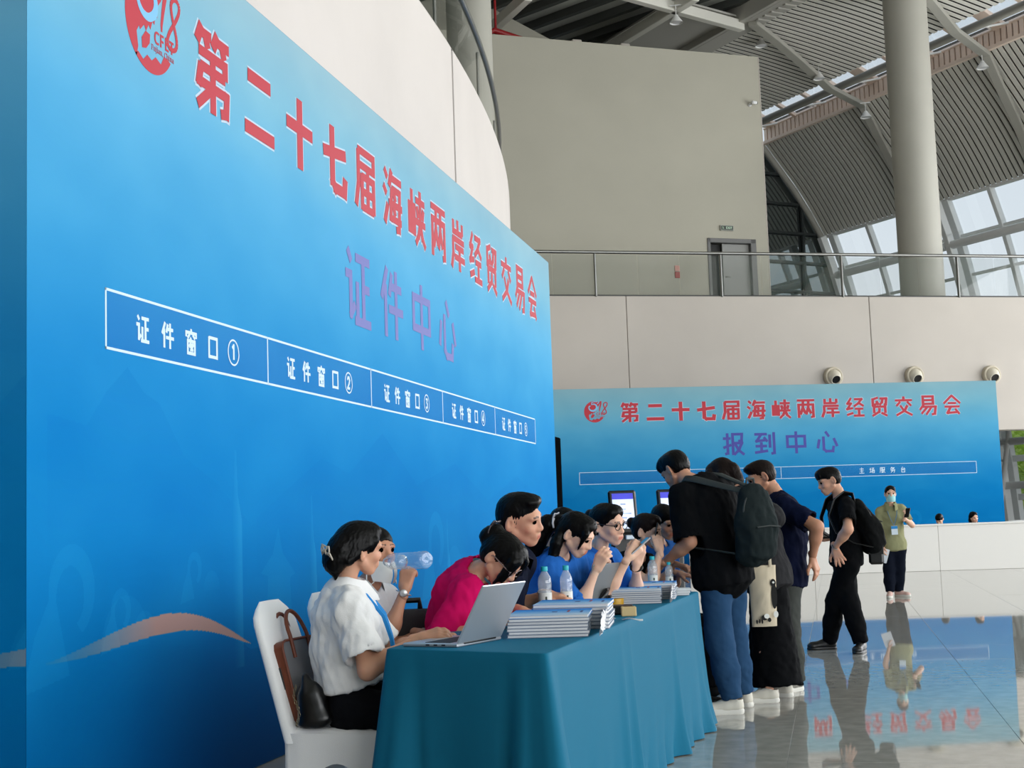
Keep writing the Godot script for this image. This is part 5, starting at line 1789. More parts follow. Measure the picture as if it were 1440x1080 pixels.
func build_people() -> void:
	fold_noise.seed = 5; fold_noise.frequency = 1.0; fold_noise.fractal_octaves = 2
	fold_noise.noise_type = FastNoiseLite.TYPE_SIMPLEX_SMOOTH
	M["eye"] = mat(Color.WHITE, 0.15); M["eye"].vertex_color_use_as_albedo = true
	var skins := []
	for c in [Color(0.86, 0.66, 0.56), Color(0.82, 0.61, 0.50), Color(0.76, 0.55, 0.44), Color(0.90, 0.72, 0.62)]:
		var m := mat(c, 0.55)
		m.vertex_color_use_as_albedo = true
		m.subsurf_scatter_enabled = true; m.subsurf_scatter_strength = 0.12
		skins.append(m)
	var black_hair := mat(Color(0.03, 0.028, 0.03), 0.38)
	var brown_hair := mat(Color(0.10, 0.065, 0.055), 0.42)
	for hm2 in [black_hair, brown_hair]: hm2.metallic_specular = 0.25
	var white_shirt := cloth(Color(0.92, 0.92, 0.92), 8.0)
	var white_shirt2 := cloth(Color(0.90, 0.91, 0.93), 8.0)
	var pink := cloth(Color(0.80, 0.06, 0.36), 8.0)
	var navy := cloth(Color(0.06, 0.08, 0.15), 8.0)
	var blue := cloth(Color(0.16, 0.41, 0.74), 8.0)
	var black := cloth(Color(0.045, 0.05, 0.06), 8.0)
	var dark_trousers := cloth(Color(0.07, 0.075, 0.09), 10.0)
	var denim := cloth(Color(0.16, 0.28, 0.41), 14.0)
	var grey_trousers := cloth(Color(0.26, 0.27, 0.26), 12.0)
	var navy_tee := cloth(Color(0.05, 0.075, 0.17), 8.0)
	var grey_jacket := cloth(Color(0.17, 0.17, 0.18), 8.0)
	var olive := cloth(Color(0.58, 0.58, 0.44), 8.0)
	var pants_navy := cloth(Color(0.06, 0.08, 0.13), 8.0)
	var white_rubber := mat(Color(0.86, 0.85, 0.82), 0.6)
	var cream_leather := mat(Color(0.83, 0.81, 0.76), 0.55)
	var grey_mesh := cloth(Color(0.55, 0.54, 0.51), 20.0)
	var black_leather := mat(Color(0.05, 0.05, 0.05), 0.4)
	var blush := mat(Color(0.84, 0.70, 0.66), 0.6)
	var badge_blue := mat(Color(0.10, 0.55, 0.85), 0.6)
	var X := Vector3(1, 0, 0)
	var UP := Vector3.UP
	var p: Node3D
	# 1 woman in a white shirt at the near end of the table
	p = person("seated woman in white shirt, hair in a claw clip, hands on the nearest laptop", {
		"base": Vector3(-1.98, 0, -5.38), "scale": 0.95, "cell": 0.0095, "head_cell": 0.0038, "hand_cell": 0.0036, "hair_cell": 0.0048, "skin": skins[1],
		"head": Vector3(-1.895, 1.162, -5.360), "neck": Vector3(-1.958, 1.005, -5.380), "hip": Vector3(-1.942, 0.568, -5.400), "face": Vector3(0.66, -0.05, -0.75), "chest": Vector3(0.96, 0, -0.28), "hips": Vector3(0.99, 0, -0.1),
		"L": {"wrist": Vector3(-1.636, 0.792, -5.560), "fingers": Vector3(0.9, -0.05, -0.1), "palm": Vector3(0.1, -1, 0), "pose": "typing", "pole": Vector3(-0.5, -0.9, -0.4)},
		"R": {"wrist": Vector3(-1.612, 0.807, -5.260), "fingers": Vector3(0.92, 0.18, -0.25), "palm": Vector3(0.0, -0.8, -0.5), "pose": "typing", "pole": Vector3(-0.3, -1.0, 0.45)},
		"footL": Vector3(-1.50, 0, -5.52), "footR": Vector3(-1.50, 0, -5.30), "kneeL": Vector3(1, 0.6, 0), "kneeR": Vector3(1, 0.6, 0),
		"shirt": white_shirt, "shirt_name": "shirt", "sleeve": 0.80, "loose": 0.030, "cuff": 1.3, "hem": -0.045, "seated": true, "slump": 0.015, "folds": 0.013, "neckline": 0.95,
		"trousers": dark_trousers, "shoe_mat": black_leather, "sole_mat": black_leather, "shoe": "shoe", "hair": "low_bun", "hair_mat": black_hair})
	shirt_collar(p, white_shirt, 0.95, 0.032)
	lanyard(p, badge_blue, 0.95, 0.34)
	claw_clip(p, Vector3(0.0, -0.012, 0.142), mat(Color(0.80, 0.76, 0.70), 0.3))
	# 2 person drinking, behind her
	p = person("seated person in white shirt drinking from a clear bottle, mask under the chin", {
		"base": Vector3(-2.0, 0, -5.98), "scale": 0.96, "cell": 0.0115, "skin": skins[2],
		"head": Vector3(-2.013, 1.131, -5.930), "neck": Vector3(-2.101, 0.988, -5.980), "hip": Vector3(-2.105, 0.565, -6.000), "face": Vector3(0.80, 0.10, 0.55), "chest": Vector3(0.95, 0, 0.25), "hips": X,
		"L": {"wrist": Vector3(-1.869, 0.759, -6.100), "fingers": Vector3(0.9, -0.1, 0.2), "palm": Vector3(0, -1, 0), "pose": "relaxed", "pole": Vector3(-0.5, -0.9, -0.4)},
		"R": {"wrist": Vector3(-1.839, 0.970, -5.800), "fingers": Vector3(0.12, 0.95, -0.28), "palm": Vector3(0.1, 0.1, -1), "pose": "grip", "pole": Vector3(-0.15, -1.0, 0.15)},
		"footL": Vector3(-1.5, 0, -6.1), "footR": Vector3(-1.5, 0, -5.9), "kneeL": Vector3(1, 0.6, 0), "kneeR": Vector3(1, 0.6, 0),
		"shirt": white_shirt2, "shirt_name": "shirt", "sleeve": 0.74, "loose": 0.022, "cuff": 1.2, "hem": 0.06, "seated": true, "slump": 0.02,
		"trousers": dark_trousers, "shoe_mat": black_leather, "sole_mat": black_leather, "shoe": "shoe", "hair": "hair_cap", "hair_mat": black_hair})
	shirt_collar(p, white_shirt2, 0.96, 0.022)
	chin_mask(p)
	watch(p, "R", mat(Color(0.75, 0.75, 0.75), 0.3, 0.8))
	# 3 woman in pink
	p = person("seated woman in magenta T-shirt with a dark bun, bending over the table", {
		"base": Vector3(-1.9, 0, -6.2), "scale": 0.97, "cell": 0.0105, "head_cell": 0.004, "hair_cell": 0.0052, "skin": skins[1],
		"head": Vector3(-1.449, 1.092, -5.980), "neck": Vector3(-1.575, 1.052, -6.060), "hip": Vector3(-1.688, 0.595, -6.180), "face": Vector3(0.66, -0.70, 0.16), "head_up": Vector3(0.6, 0.75, 0.1), "chest": Vector3(0.93, -0.3, 0.05), "hips": X,
		"L": {"wrist": Vector3(-1.402, 0.849, -6.150), "fingers": Vector3(0.8, -0.2, 0.5), "palm": Vector3(0, -1, 0), "pose": "typing", "pole": Vector3(-0.2, -0.7, -0.6)},
		"R": {"wrist": Vector3(-1.476, 0.825, -5.820), "fingers": Vector3(0.9, -0.05, -0.2), "palm": Vector3(0, -1, 0), "pose": "typing", "pole": Vector3(-0.5, -0.8, 0.4)},
		"footL": Vector3(-1.45, 0, -6.3), "footR": Vector3(-1.45, 0, -6.1), "kneeL": Vector3(1, 0.6, 0), "kneeR": Vector3(1, 0.6, 0), "bulk": 1.05,
		"shirt": pink, "sleeve": 0.92, "loose": 0.032, "cuff": 1.3, "hem": 0.08, "seated": true, "slump": 0.045, "folds": 0.012, "neckline": 1.12,
		"trousers": dark_trousers, "shoe_mat": black_leather, "sole_mat": black_leather, "shoe": "shoe", "hair": "bun", "hair_mat": black_hair})
	lanyard(p, mat(Color(0.35, 0.75, 0.85), 0.6), 0.97, 0.36)
	claw_clip(p, Vector3(0.0, 0.085, 0.115), mat(Color(0.25, 0.2, 0.2), 0.3))
	glasses(p, mat(Color(0.55, 0.5, 0.5), 0.3, 0.7))
	# 4 man in navy polo
	p = person("seated man in navy polo with short black hair, beside the woman in magenta", {
		"base": Vector3(-1.72, 0, -6.62), "scale": 1.06, "cell": 0.0115, "male": true, "skin": skins[1], "head_cell": 0.004, "head_scale": 1.0,
		"head": Vector3(-1.458, 1.259, -6.400), "neck": Vector3(-1.567, 1.085, -6.500), "hip": Vector3(-1.633, 0.615, -6.620), "face": Vector3(0.97, -0.14, 0.10), "chest": Vector3(0.96, 0, 0.2), "hips": X,
		"L": {"wrist": Vector3(-1.403, 0.884, -6.750), "fingers": Vector3(0.9, -0.1, 0.3), "palm": Vector3(0, -1, 0), "pose": "relaxed", "pole": Vector3(-0.2, -0.9, -0.4)},
		"R": {"wrist": Vector3(-1.278, 0.853, -6.350), "fingers": Vector3(0.95, -0.1, -0.2), "palm": Vector3(0, -1, 0), "pose": "relaxed", "pole": Vector3(-0.3, -0.9, 0.25)},
		"footL": Vector3(-1.3, 0, -6.72), "footR": Vector3(-1.3, 0, -6.5), "kneeL": Vector3(1, 0.6, 0), "kneeR": Vector3(1, 0.6, 0),
		"shirt": navy, "shirt_name": "polo_shirt", "sleeve": 0.86, "loose": 0.020, "cuff": 1.2, "hem": 0.08, "seated": true, "slump": 0.03,
		"trousers": dark_trousers, "shoe_mat": black_leather, "sole_mat": black_leather, "shoe": "shoe", "hair": "short", "hair_mat": black_hair})
	shirt_collar(p, navy, 1.06, 0.02)
	cuff_trim(p, "R", 0.86, 0.0745, white_shirt)
	# 5 woman with a long ponytail, blue T-shirt
	p = person("seated woman in blue T-shirt with long black ponytail, head bent", {
		"base": Vector3(-1.62, 0, -7.28), "scale": 0.96, "cell": 0.0115, "skin": skins[3], "hair_cell": 0.0055,
		"head": Vector3(-1.324, 1.176, -7.140), "neck": Vector3(-1.431, 1.073, -7.220), "hip": Vector3(-1.518, 0.614, -7.300), "face": Vector3(0.84, -0.50, 0.12), "head_up": Vector3(0.5, 0.8, 0.15), "chest": Vector3(0.95, -0.2, 0.25), "hips": X,
		"L": {"wrist": Vector3(-1.252, 0.957, -7.400), "fingers": Vector3(0.4, 0.8, 0.2), "palm": Vector3(0.3, -0.2, 1), "pose": "phone", "pole": Vector3(-0.2, -0.9, -0.3)},
		"R": {"wrist": Vector3(-1.219, 0.983, -7.120), "fingers": Vector3(0.45, 0.85, -0.1), "palm": Vector3(0.4, 0, -1), "pose": "relaxed", "pole": Vector3(-0.2, -1.0, 0.2)},
		"footL": Vector3(-1.2, 0, -7.4), "footR": Vector3(-1.2, 0, -7.2), "kneeL": Vector3(1, 0.6, 0), "kneeR": Vector3(1, 0.6, 0),
		"shirt": blue, "sleeve": 0.85, "loose": 0.026, "cuff": 1.3, "hem": 0.08, "seated": true, "slump": 0.05, "folds": 0.011,
		"trousers": dark_trousers, "shoe_mat": black_leather, "sole_mat": black_leather, "shoe": "shoe", "hair": "pony", "hair_mat": black_hair})
	claw_clip(p, Vector3(0.02, 0.030, 0.125), mat(Color(0.72, 0.72, 0.75), 0.25))
	# 6 woman with glasses and phone
	p = person("seated woman with black glasses in blue polo looking at a phone in both hands", {
		"base": Vector3(-1.55, 0, -7.75), "scale": 0.98, "cell": 0.0115, "skin": skins[3], "hair_cell": 0.0055, "head_cell": 0.004,
		"head": Vector3(-1.231, 1.217, -7.600), "neck": Vector3(-1.323, 1.065, -7.680), "hip": Vector3(-1.422, 0.612, -7.750), "face": Vector3(0.86, -0.13, 0.42), "chest": Vector3(0.92, -0.1, 0.4), "hips": X,
		"L": {"wrist": Vector3(-1.068, 0.988, -7.550), "fingers": Vector3(0.25, 0.95, 0.1), "palm": Vector3(-0.4, 0.2, -0.9), "pose": "phone", "pole": Vector3(0.1, -1.0, -0.5)},
		"R": {"wrist": Vector3(-1.084, 1.036, -7.380), "fingers": Vector3(0.55, 0.65, -0.4), "palm": Vector3(0.1, 0.4, -0.9), "pose": "phone", "pole": Vector3(-0.2, -1.0, 0.3)},
		"footL": Vector3(-1.15, 0, -7.85), "footR": Vector3(-1.15, 0, -7.65), "kneeL": Vector3(1, 0.6, 0), "kneeR": Vector3(1, 0.6, 0),
		"shirt": blue, "shirt_name": "polo_shirt", "sleeve": 0.80, "loose": 0.024, "cuff": 1.2, "hem": 0.08, "seated": true, "slump": 0.03, "folds": 0.010,
		"trousers": dark_trousers, "shoe_mat": black_leather, "sole_mat": black_leather, "shoe": "shoe", "hair": "pulled", "hair_mat": black_hair})
	shirt_collar(p, blue, 0.98, 0.024)
	glasses(p, M["black_plastic"])
	watch(p, "L", M["black_plastic"])
	phone("phone held up by the woman with glasses", Vector3(-1.033, 1.091, -7.420), Basis.from_euler(Vector3(-0.9, -1.2, 0)), mat(Color(0.72, 0.72, 0.74), 0.4))
	# 7 woman on the phone
	p = person("seated woman in black top with brown hair holding a phone to her ear", {
		"base": Vector3(-1.35, 0, -9.05), "scale": 0.95, "cell": 0.013, "skin": skins[3],
		"head": Vector3(-1.198, 1.161, -9.000), "neck": Vector3(-1.286, 1.015, -9.050), "hip": Vector3(-1.351, 0.542, -9.100), "face": Vector3(0.92, -0.18, 0.20), "chest": Vector3(0.85, -0.1, 0.5), "hips": X,
		"L": {"wrist": Vector3(-1.199, 0.788, -9.100), "fingers": Vector3(0.9, -0.2, 0.2), "palm": Vector3(0, -1, 0), "pose": "relaxed", "pole": Vector3(0, -1, -0.4)},
		"R": {"wrist": Vector3(-1.097, 1.029, -8.850), "fingers": Vector3(-0.15, 0.95, -0.1), "palm": Vector3(-0.3, 0.1, -1), "pose": "phone", "pole": Vector3(0.1, -1.0, 0.3)},
		"footL": Vector3(-0.95, 0, -9.2), "footR": Vector3(-0.95, 0, -9.0), "kneeL": Vector3(1, 0.6, 0), "kneeR": Vector3(1, 0.6, 0),
		"shirt": black, "shirt_name": "top", "sleeve": 0.45, "loose": 0.016, "hem": 0.08, "seated": true, "slump": 0.03, "neckline": 1.3,
		"trousers": dark_trousers, "shoe_mat": black_leather, "sole_mat": black_leather, "shoe": "shoe", "hair": "pulled", "hair_mat": brown_hair})
	phone("black phone pressed to the brown-haired woman's ear", Vector3(-1.130, 1.133, -8.900), Basis.from_euler(Vector3(-0.25, -1.35, 0.2)), M["black_plastic"])
	# 8 dark-haired person beside her
	p = person("seated dark-haired person at the table's far end, half hidden by the jeans man", {
		"base": Vector3(-1.3, 0, -9.75), "scale": 0.97, "cell": 0.014, "skin": skins[1],
		"head": Vector3(-1.156, 1.215, -9.600), "neck": Vector3(-1.207, 1.072, -9.680), "hip": Vector3(-1.293, 0.563, -9.750), "face": Vector3(0.75, -0.35, 0.55), "chest": Vector3(0.9, 0, 0.4), "hips": X,
		"L": {"wrist": Vector3(-1.075, 0.851, -9.700), "fingers": Vector3(0.9, -0.2, 0.2), "palm": Vector3(0, -1, 0), "pose": "relaxed", "pole": Vector3(0, -1, -0.4)},
		"R": {"wrist": Vector3(-1.073, 0.925, -9.450), "fingers": Vector3(0.9, -0.2, 0.1), "palm": Vector3(0, -1, 0), "pose": "relaxed", "pole": Vector3(0, -1.0, 0.3)},
		"footL": Vector3(-0.9, 0, -9.85), "footR": Vector3(-0.9, 0, -9.65), "kneeL": Vector3(1, 0.6, 0), "kneeR": Vector3(1, 0.6, 0),
		"shirt": blue, "sleeve": 0.6, "loose": 0.02, "hem": 0.08, "seated": true, "trousers": dark_trousers, "shoe_mat": black_leather, "sole_mat": black_leather, "shoe": "shoe", "hair": "hair_cap", "hair_mat": black_hair})
	# hidden neighbour between the two women in blue
	p = person("seated person of whom only dark hair shows behind the ponytailed woman's head", {
		"base": Vector3(-1.72, 0, -8.28), "scale": 0.95, "cell": 0.015, "skin": skins[1],
		"head": Vector3(-1.593, 1.206, -8.200), "neck": Vector3(-1.660, 1.075, -8.250), "hip": Vector3(-1.721, 0.655, -8.300), "face": Vector3(0.8, -0.4, 0.3), "chest": X, "hips": X,
		"L": {"wrist": Vector3(-1.558, 0.808, -8.400), "fingers": Vector3(0.9, -0.2, 0.2), "palm": Vector3(0, -1, 0), "pose": "relaxed"},
		"R": {"wrist": Vector3(-1.502, 0.824, -8.100), "fingers": Vector3(0.9, -0.2, 0.1), "palm": Vector3(0, -1, 0), "pose": "relaxed"},
		"footL": Vector3(-1.3, 0, -8.4), "footR": Vector3(-1.3, 0, -8.2), "kneeL": Vector3(1, 0.6, 0), "kneeR": Vector3(1, 0.6, 0),
		"shirt": black, "sleeve": 0.6, "loose": 0.02, "hem": 0.08, "seated": true, "trousers": dark_trousers, "shoe_mat": black_leather, "sole_mat": black_leather, "shoe": "shoe", "hair": "hair_cap", "hair_mat": black_hair})
	# 9 man in jeans
	p = person("standing man in black T-shirt and blue jeans bending over the table", {
		"base": Vector3(-0.72, 0, -9.0), "scale": 1.03, "cell": 0.011, "male": true, "skin": skins[2], "head_cell": 0.0042,
		"head": Vector3(-0.988, 1.551, -9.020), "neck": Vector3(-0.828, 1.470, -9.000), "hip": Vector3(-0.718, 0.874, -8.980), "face": Vector3(-0.62, -0.52, -0.52), "head_up": Vector3(-0.5, 0.75, -0.3), "chest": Vector3(-0.74, -0.2, -0.66), "hips": Vector3(-0.85, 0, -0.52),
		"L": {"wrist": Vector3(-1.076, 0.957, -8.950), "fingers": Vector3(-0.9, -0.2, -0.2), "palm": Vector3(0, -1, 0.1), "pose": "relaxed", "pole": Vector3(0.55, -0.8, 0.5)},
		"R": {"wrist": Vector3(-1.059, 0.929, -9.450), "fingers": Vector3(-0.9, -0.2, -0.2), "palm": Vector3(0, -1, 0), "pose": "relaxed", "pole": Vector3(0.5, -0.8, -0.4)},
		"footL": Vector3(-0.683, 0, -8.900), "footR": Vector3(-0.642, 0, -9.223), "kneeL": Vector3(-0.8, 0, -0.3), "kneeR": Vector3(-0.8, 0, -0.3), "toeL": Vector3(-0.95, 0, 0.18), "toeR": Vector3(-0.85, 0, -0.4),
		"shirt": black, "sleeve": 0.95, "loose": 0.050, "cuff": 1.05, "hem": 0.06, "slump": 0.02, "folds": 0.010, "bulk": 1.02,
		"trousers": denim, "pant_loose": 0.028, "flare": 0.75, "ankle_gap": 0.07, "shoe_mat": cream_leather, "sole_mat": white_rubber, "hair": "fringe_short", "hair_mat": black_hair})
	backpack("dark grey-green backpack on the back of the man in jeans", Vector3(-0.502, 1.199, -8.800), atan2(0.62, 0.55), cloth(Color(0.12, 0.15, 0.155), 8.0), 1.0, 0.12, p, mat(Color(0.15, 0.18, 0.18), 0.7))
	# 10 woman with tote bag
	p = person("standing woman in grey jacket and long black skirt behind the jeans man", {
		"base": Vector3(-0.52, 0, -9.62), "scale": 0.97, "cell": 0.013, "skin": skins[1],
		"head": Vector3(-0.742, 1.526, -9.700), "neck": Vector3(-0.600, 1.406, -9.680), "hip": Vector3(-0.471, 0.840, -9.620), "face": Vector3(-0.72, -0.5, -0.3), "head_up": Vector3(-0.5, 0.8, -0.2), "chest": Vector3(-0.85, -0.2, -0.4), "hips": Vector3(-0.95, 0, -0.2),
		"L": {"wrist": Vector3(-0.539, 1.020, -9.450), "fingers": Vector3(-0.5, -0.8, 0), "palm": Vector3(-0.4, 0, -0.9), "pose": "relaxed", "pole": Vector3(0.8, -0.5, 0.4)},
		"R": {"wrist": Vector3(-0.809, 0.920, -9.800), "fingers": Vector3(-0.9, -0.3, 0), "palm": Vector3(0, -1, 0), "pose": "relaxed", "pole": Vector3(0.5, -0.8, -0.4)},
		"footL": Vector3(-0.482, 0, -9.423), "footR": Vector3(-0.399, 0, -9.707), "toeL": Vector3(-0.97, 0, 0.1), "toeR": Vector3(-0.9, 0, -0.3),
		"shirt": grey_jacket, "shirt_name": "jacket", "sleeve": 1.75, "loose": 0.040, "hem": 0.11, "slump": 0.01, "folds": 0.013,
		"skirt": true, "trousers": black, "shoe_mat": cream_leather, "sole_mat": white_rubber, "hair": "bob", "hair_mat": brown_hair})
	tote("beige tote bag with black-and-white animal print hanging beside the jeans", Vector3(-0.489, 0.703, -9.360), 0.32, p)
	# 11 man in navy T-shirt
	p = person("standing man in navy T-shirt and grey trousers looking down", {
		"base": Vector3(-0.34, 0, -10.05), "scale": 1.02, "cell": 0.0115, "male": true, "skin": skins[2], "head_cell": 0.0042,
		"head": Vector3(-0.488, 1.504, -10.050), "neck": Vector3(-0.384, 1.373, -10.050), "hip": Vector3(-0.359, 0.809, -10.050), "face": Vector3(-0.90, -0.36, 0.12), "head_up": Vector3(-0.35, 0.9, 0.0), "chest": Vector3(-0.97, -0.1, 0.1), "hips": Vector3(-0.98, 0, 0.1),
		"L": {"wrist": Vector3(-0.163, 0.928, -9.900), "fingers": Vector3(0.25, -0.9, 0.1), "palm": Vector3(-0.9, -0.1, -0.4), "pose": "relaxed", "pole": Vector3(0.8, -0.2, 0.5)},
		"R": {"wrist": Vector3(-0.585, 0.894, -10.350), "fingers": Vector3(-0.8, -0.5, 0), "palm": Vector3(0, -1, 0), "pose": "relaxed", "pole": Vector3(0.6, -0.6, -0.4)},
		"footL": Vector3(-0.331, 0, -10.008), "footR": Vector3(-0.407, 0, -10.681), "toeL": Vector3(-0.6, 0, 0.75), "toeR": Vector3(-0.95, 0, 0.1), "kneeL": Vector3(-0.9, 0, 0.3), "kneeR": Vector3(-0.9, 0, 0.1),
		"shirt": navy_tee, "sleeve": 0.80, "loose": 0.030, "cuff": 1.0, "hem": 0.07, "slump": 0.03, "folds": 0.012, "bulk": 1.0,
		"trousers": grey_trousers, "pant_loose": 0.028, "flare": 1.1, "ankle_gap": 0.02, "shoe_mat": grey_mesh, "sole_mat": white_rubber, "hair": "short", "hair_mat": brown_hair})
	# 12 man in black with backpack
	p = person("standing man all in black with one hand on his hip", {
		"base": Vector3(0.05, 0, -12.7), "scale": 1.02, "cell": 0.012, "male": true, "skin": skins[1], "head_cell": 0.0045,
		"head": Vector3(-0.022, 1.515, -12.700), "neck": Vector3(0.063, 1.372, -12.700), "hip": Vector3(0.082, 0.836, -12.700), "face": Vector3(-0.93, -0.28, 0.22), "head_up": Vector3(-0.3, 0.95, 0.0), "chest": Vector3(-0.95, -0.15, 0.3), "hips": Vector3(-0.95, 0, 0.25),
		"L": {"wrist": Vector3(-0.012, 0.926, -12.480), "fingers": Vector3(0.3, -0.9, 0.2), "palm": Vector3(0.1, 0.1, -1), "pose": "spread", "pole": Vector3(0.3, -0.1, 0.9)},
		"R": {"wrist": Vector3(-0.097, 0.992, -13.000), "fingers": Vector3(-0.9, -0.1, 0.1), "palm": Vector3(0, 1, 0), "pose": "phone", "pole": Vector3(0.3, -0.8, -0.5)},
		"footL": Vector3(-0.107, 0, -12.987), "footR": Vector3(0.169, 0, -12.695), "toeL": Vector3(-0.95, 0, 0.25), "toeR": Vector3(-0.25, 0, 0.95), "kneeL": Vector3(-0.9, 0, 0.2), "kneeR": Vector3(-0.7, 0, 0.4),
		"shirt": black, "shirt_name": "shirt", "sleeve": 0.74, "loose": 0.020, "cuff": 1.3, "hem": 0.06, "slump": 0.02, "folds": 0.010,
		"trousers": black, "pant_loose": 0.024, "flare": 0.9, "shoe_mat": black_leather, "sole_mat": black_leather, "shoe": "shoe", "hair": "fringe_short", "hair_mat": black_hair})
	backpack("black backpack on the man in black, right of the group", Vector3(0.238, 1.114, -12.640), atan2(0.95, -0.35), cloth(Color(0.07, 0.075, 0.078), 8.0), 1.0, -0.30, p, black_leather)
	watch(p, "L", M["steel"])
	var pch := thing("waist_pouch", "small black pouch hanging below the black backpack", "pouch", Vector3(0.338, 0.850, -12.620))
	var pc := MB.new(); pc.box(Vector3.ZERO, Vector3(0.13, 0.17, 0.06), 0.02)
	part("pouch_body", pc, black_leather, pch)
	var pf2 := MB.new(); pf2.box(Vector3(0, 0.045, 0.032), Vector3(0.128, 0.08, 0.006), 0.003)
	part("flap", pf2, black_leather, pch)
	var ps2 := MB.new(); ps2.tube([Vector3(-0.05, 0.08, 0), Vector3(-0.03, 0.19, -0.02), Vector3(0.02, 0.08, 0)], 0.006, 6)
	part("strap", ps2, black_leather, pch)
	phone("dark tablet in the far hand of the man in black", Vector3(-0.139, 1.033, -12.980), Basis.from_euler(Vector3(-1.3, 0.4, 0.1)), M["black_plastic"], 1.5)
	# 13 masked woman
	p = person("standing woman in olive polo and pale blue face mask before the counter", {
		"base": Vector3(0.78, 0, -20.5), "scale": 0.97, "cell": 0.014, "skin": skins[3], "head_cell": 0.006, "hand_cell": 0.005,
		"head": Vector3(0.795, 1.462, -20.500), "neck": Vector3(0.787, 1.301, -20.520), "hip": Vector3(0.802, 0.734, -20.520), "face": Vector3(0.1, -0.05, 1), "chest": Vector3(0.1, 0, 1), "hips": Vector3(0.1, 0, 1),
		"L": {"wrist": Vector3(0.958, 1.104, -20.250), "fingers": Vector3(0.3, 0.75, 0.2), "palm": Vector3(-0.6, 0.3, -0.4), "pose": "phone", "pole": Vector3(0.6, -0.9, -0.2)},
		"R": {"wrist": Vector3(0.641, 0.721, -20.400), "fingers": Vector3(0.1, -0.95, 0.1), "palm": Vector3(1, 0, 0), "pose": "relaxed", "pole": Vector3(-0.7, -0.5, -0.3)},
		"footL": Vector3(0.827, 0, -20.523), "footR": Vector3(0.705, 0, -20.400), "toeL": Vector3(0.75, 0, 0.6), "toeR": Vector3(-0.1, 0, 1), "kneeL": Vector3(0.2, 0, 1), "kneeR": Vector3(0, 0, 1),
		"shirt": olive, "shirt_name": "polo_shirt", "sleeve": 0.75, "loose": 0.020, "hem": 0.08, "slump": 0.0,
		"trousers": pants_navy, "pant_loose": 0.02, "flare": 1.0, "shoe_mat": blush, "sole_mat": white_rubber, "hair": "pulled", "hair_mat": black_hair})
	face_mask(p, mat(Color(0.62, 0.84, 0.86), 0.8))
	shirt_collar(p, olive, 0.97)
	lanyard(p, badge_blue, 0.97, 0.30)
	phone("phone in the masked woman's raised hand", Vector3(0.999, 1.182, -20.200), Basis.from_euler(Vector3(-0.5, -0.5, 0)), mat(Color(0.4, 0.42, 0.45), 0.4))
	var sheetp := thing("paper_sheet", "white paper sheet hanging from the masked woman's lowered hand", "paper", Vector3(0.642, 0.592, -20.380))
	var pp := MB.new()
	pp.box(Vector3.ZERO, Vector3(0.14, 0.2, 0.004), 0.0, Basis(Vector3.BACK, -0.3))
	part("sheet", pp, mat(Color(0.88, 0.9, 0.93), 0.8), sheetp)
	# 14, 15 heads behind the far counter
	for k in 2:
		var hx: Vector3 = [Vector3(2.086, 0.999, -29.600), Vector3(2.754, 1.020, -29.600)][k]
		p = person(["dark-haired person bent low behind the white counter, left of two", "dark-haired person behind the white counter, nearest the banner's right end"][k], {
			"base": Vector3(hx.x, 0, -29.75), "scale": 0.95, "cell": 0.022, "skin": skins[3], "head_cell": 0.008, "hand_cell": 0.008, "hair_cell": 0.009,
			"head": hx, "neck": hx + Vector3(0.02, -0.13, -0.10), "hip": hx + Vector3(0.0, -0.52, -0.28), "face": Vector3(-0.3, -0.6, 0.75) if k == 0 else Vector3(0.45, -0.2, 0.85), "chest": Vector3(0, -0.2, 1), "hips": Vector3(0, 0, 1),
			"L": {"wrist": hx + Vector3(0.22, -0.28, 0.12), "fingers": Vector3(-0.5, 0.0, 0.8), "palm": Vector3(0, -1, 0), "pose": "relaxed"},
			"R": {"wrist": hx + Vector3(-0.22, -0.28, 0.12), "fingers": Vector3(0.5, 0.0, 0.8), "palm": Vector3(0, -1, 0), "pose": "relaxed"},
			"footL": Vector3(hx.x + 0.1, 0, -29.4), "footR": Vector3(hx.x - 0.1, 0, -29.4), "kneeL": Vector3(0, 0.6, 1), "kneeR": Vector3(0, 0.6, 1),
			"shirt": olive, "shirt_name": "polo_shirt", "sleeve": 0.7, "loose": 0.02, "seated": true, "trousers": pants_navy, "shoe_mat": black_leather, "sole_mat": black_leather, "shoe": "shoe", "hair": "fringe_short" if k == 0 else "long_front", "hair_mat": black_hair})

# ---------------------------------------------------------------- what people wear and carry
func shirt_collar(p: Node3D, m: Material, s: float, lo := 0.012) -> void:
	var j: Dictionary = joints[p]
	var mb := MB.new()
	var rows := []
	var c: Vector3 = j.neck
	var ax: Vector3 = ((j.nb as Vector3) - c).normalized()
	for lv in [[0.050, 0.094 + lo * 0.6, -0.020 + lo * 0.7], [0.057, 0.086 + lo * 0.5, 0.004 + lo * 0.8], [0.060, 0.072 + lo * 0.2, 0.040 + lo * 0.6], [0.058, 0.063 + lo * 0.2, 0.043 + lo * 0.6], [0.052, 0.058, 0.024]]:
		var row := []
		for i in 29:
			var a := lerpf(0.32, TAU - 0.32, i / 28.0)
			var fr := -cos(a)   # -1 at the open front
			var dr: float = lv[1] * s + (0.045 * s * pow(clampf(cos(a), 0, 1), 2) if lv[2] < 0.03 else 0.0)
			var dip: float = (-0.030 - (0.05 if lv[2] < 0.0 + lo else 0.0)) * s * clampf((cos(a) + 0.1), 0, 1)
			row.append(c + (j.fwd as Vector3) * (cos(a) * dr + 0.012) + (j.right as Vector3) * sin(a) * dr * 1.02 + ax * (lv[2] * s + dip))
		rows.append(row)
	mb.sheet(rows)
	part("collar", mb, m, p)

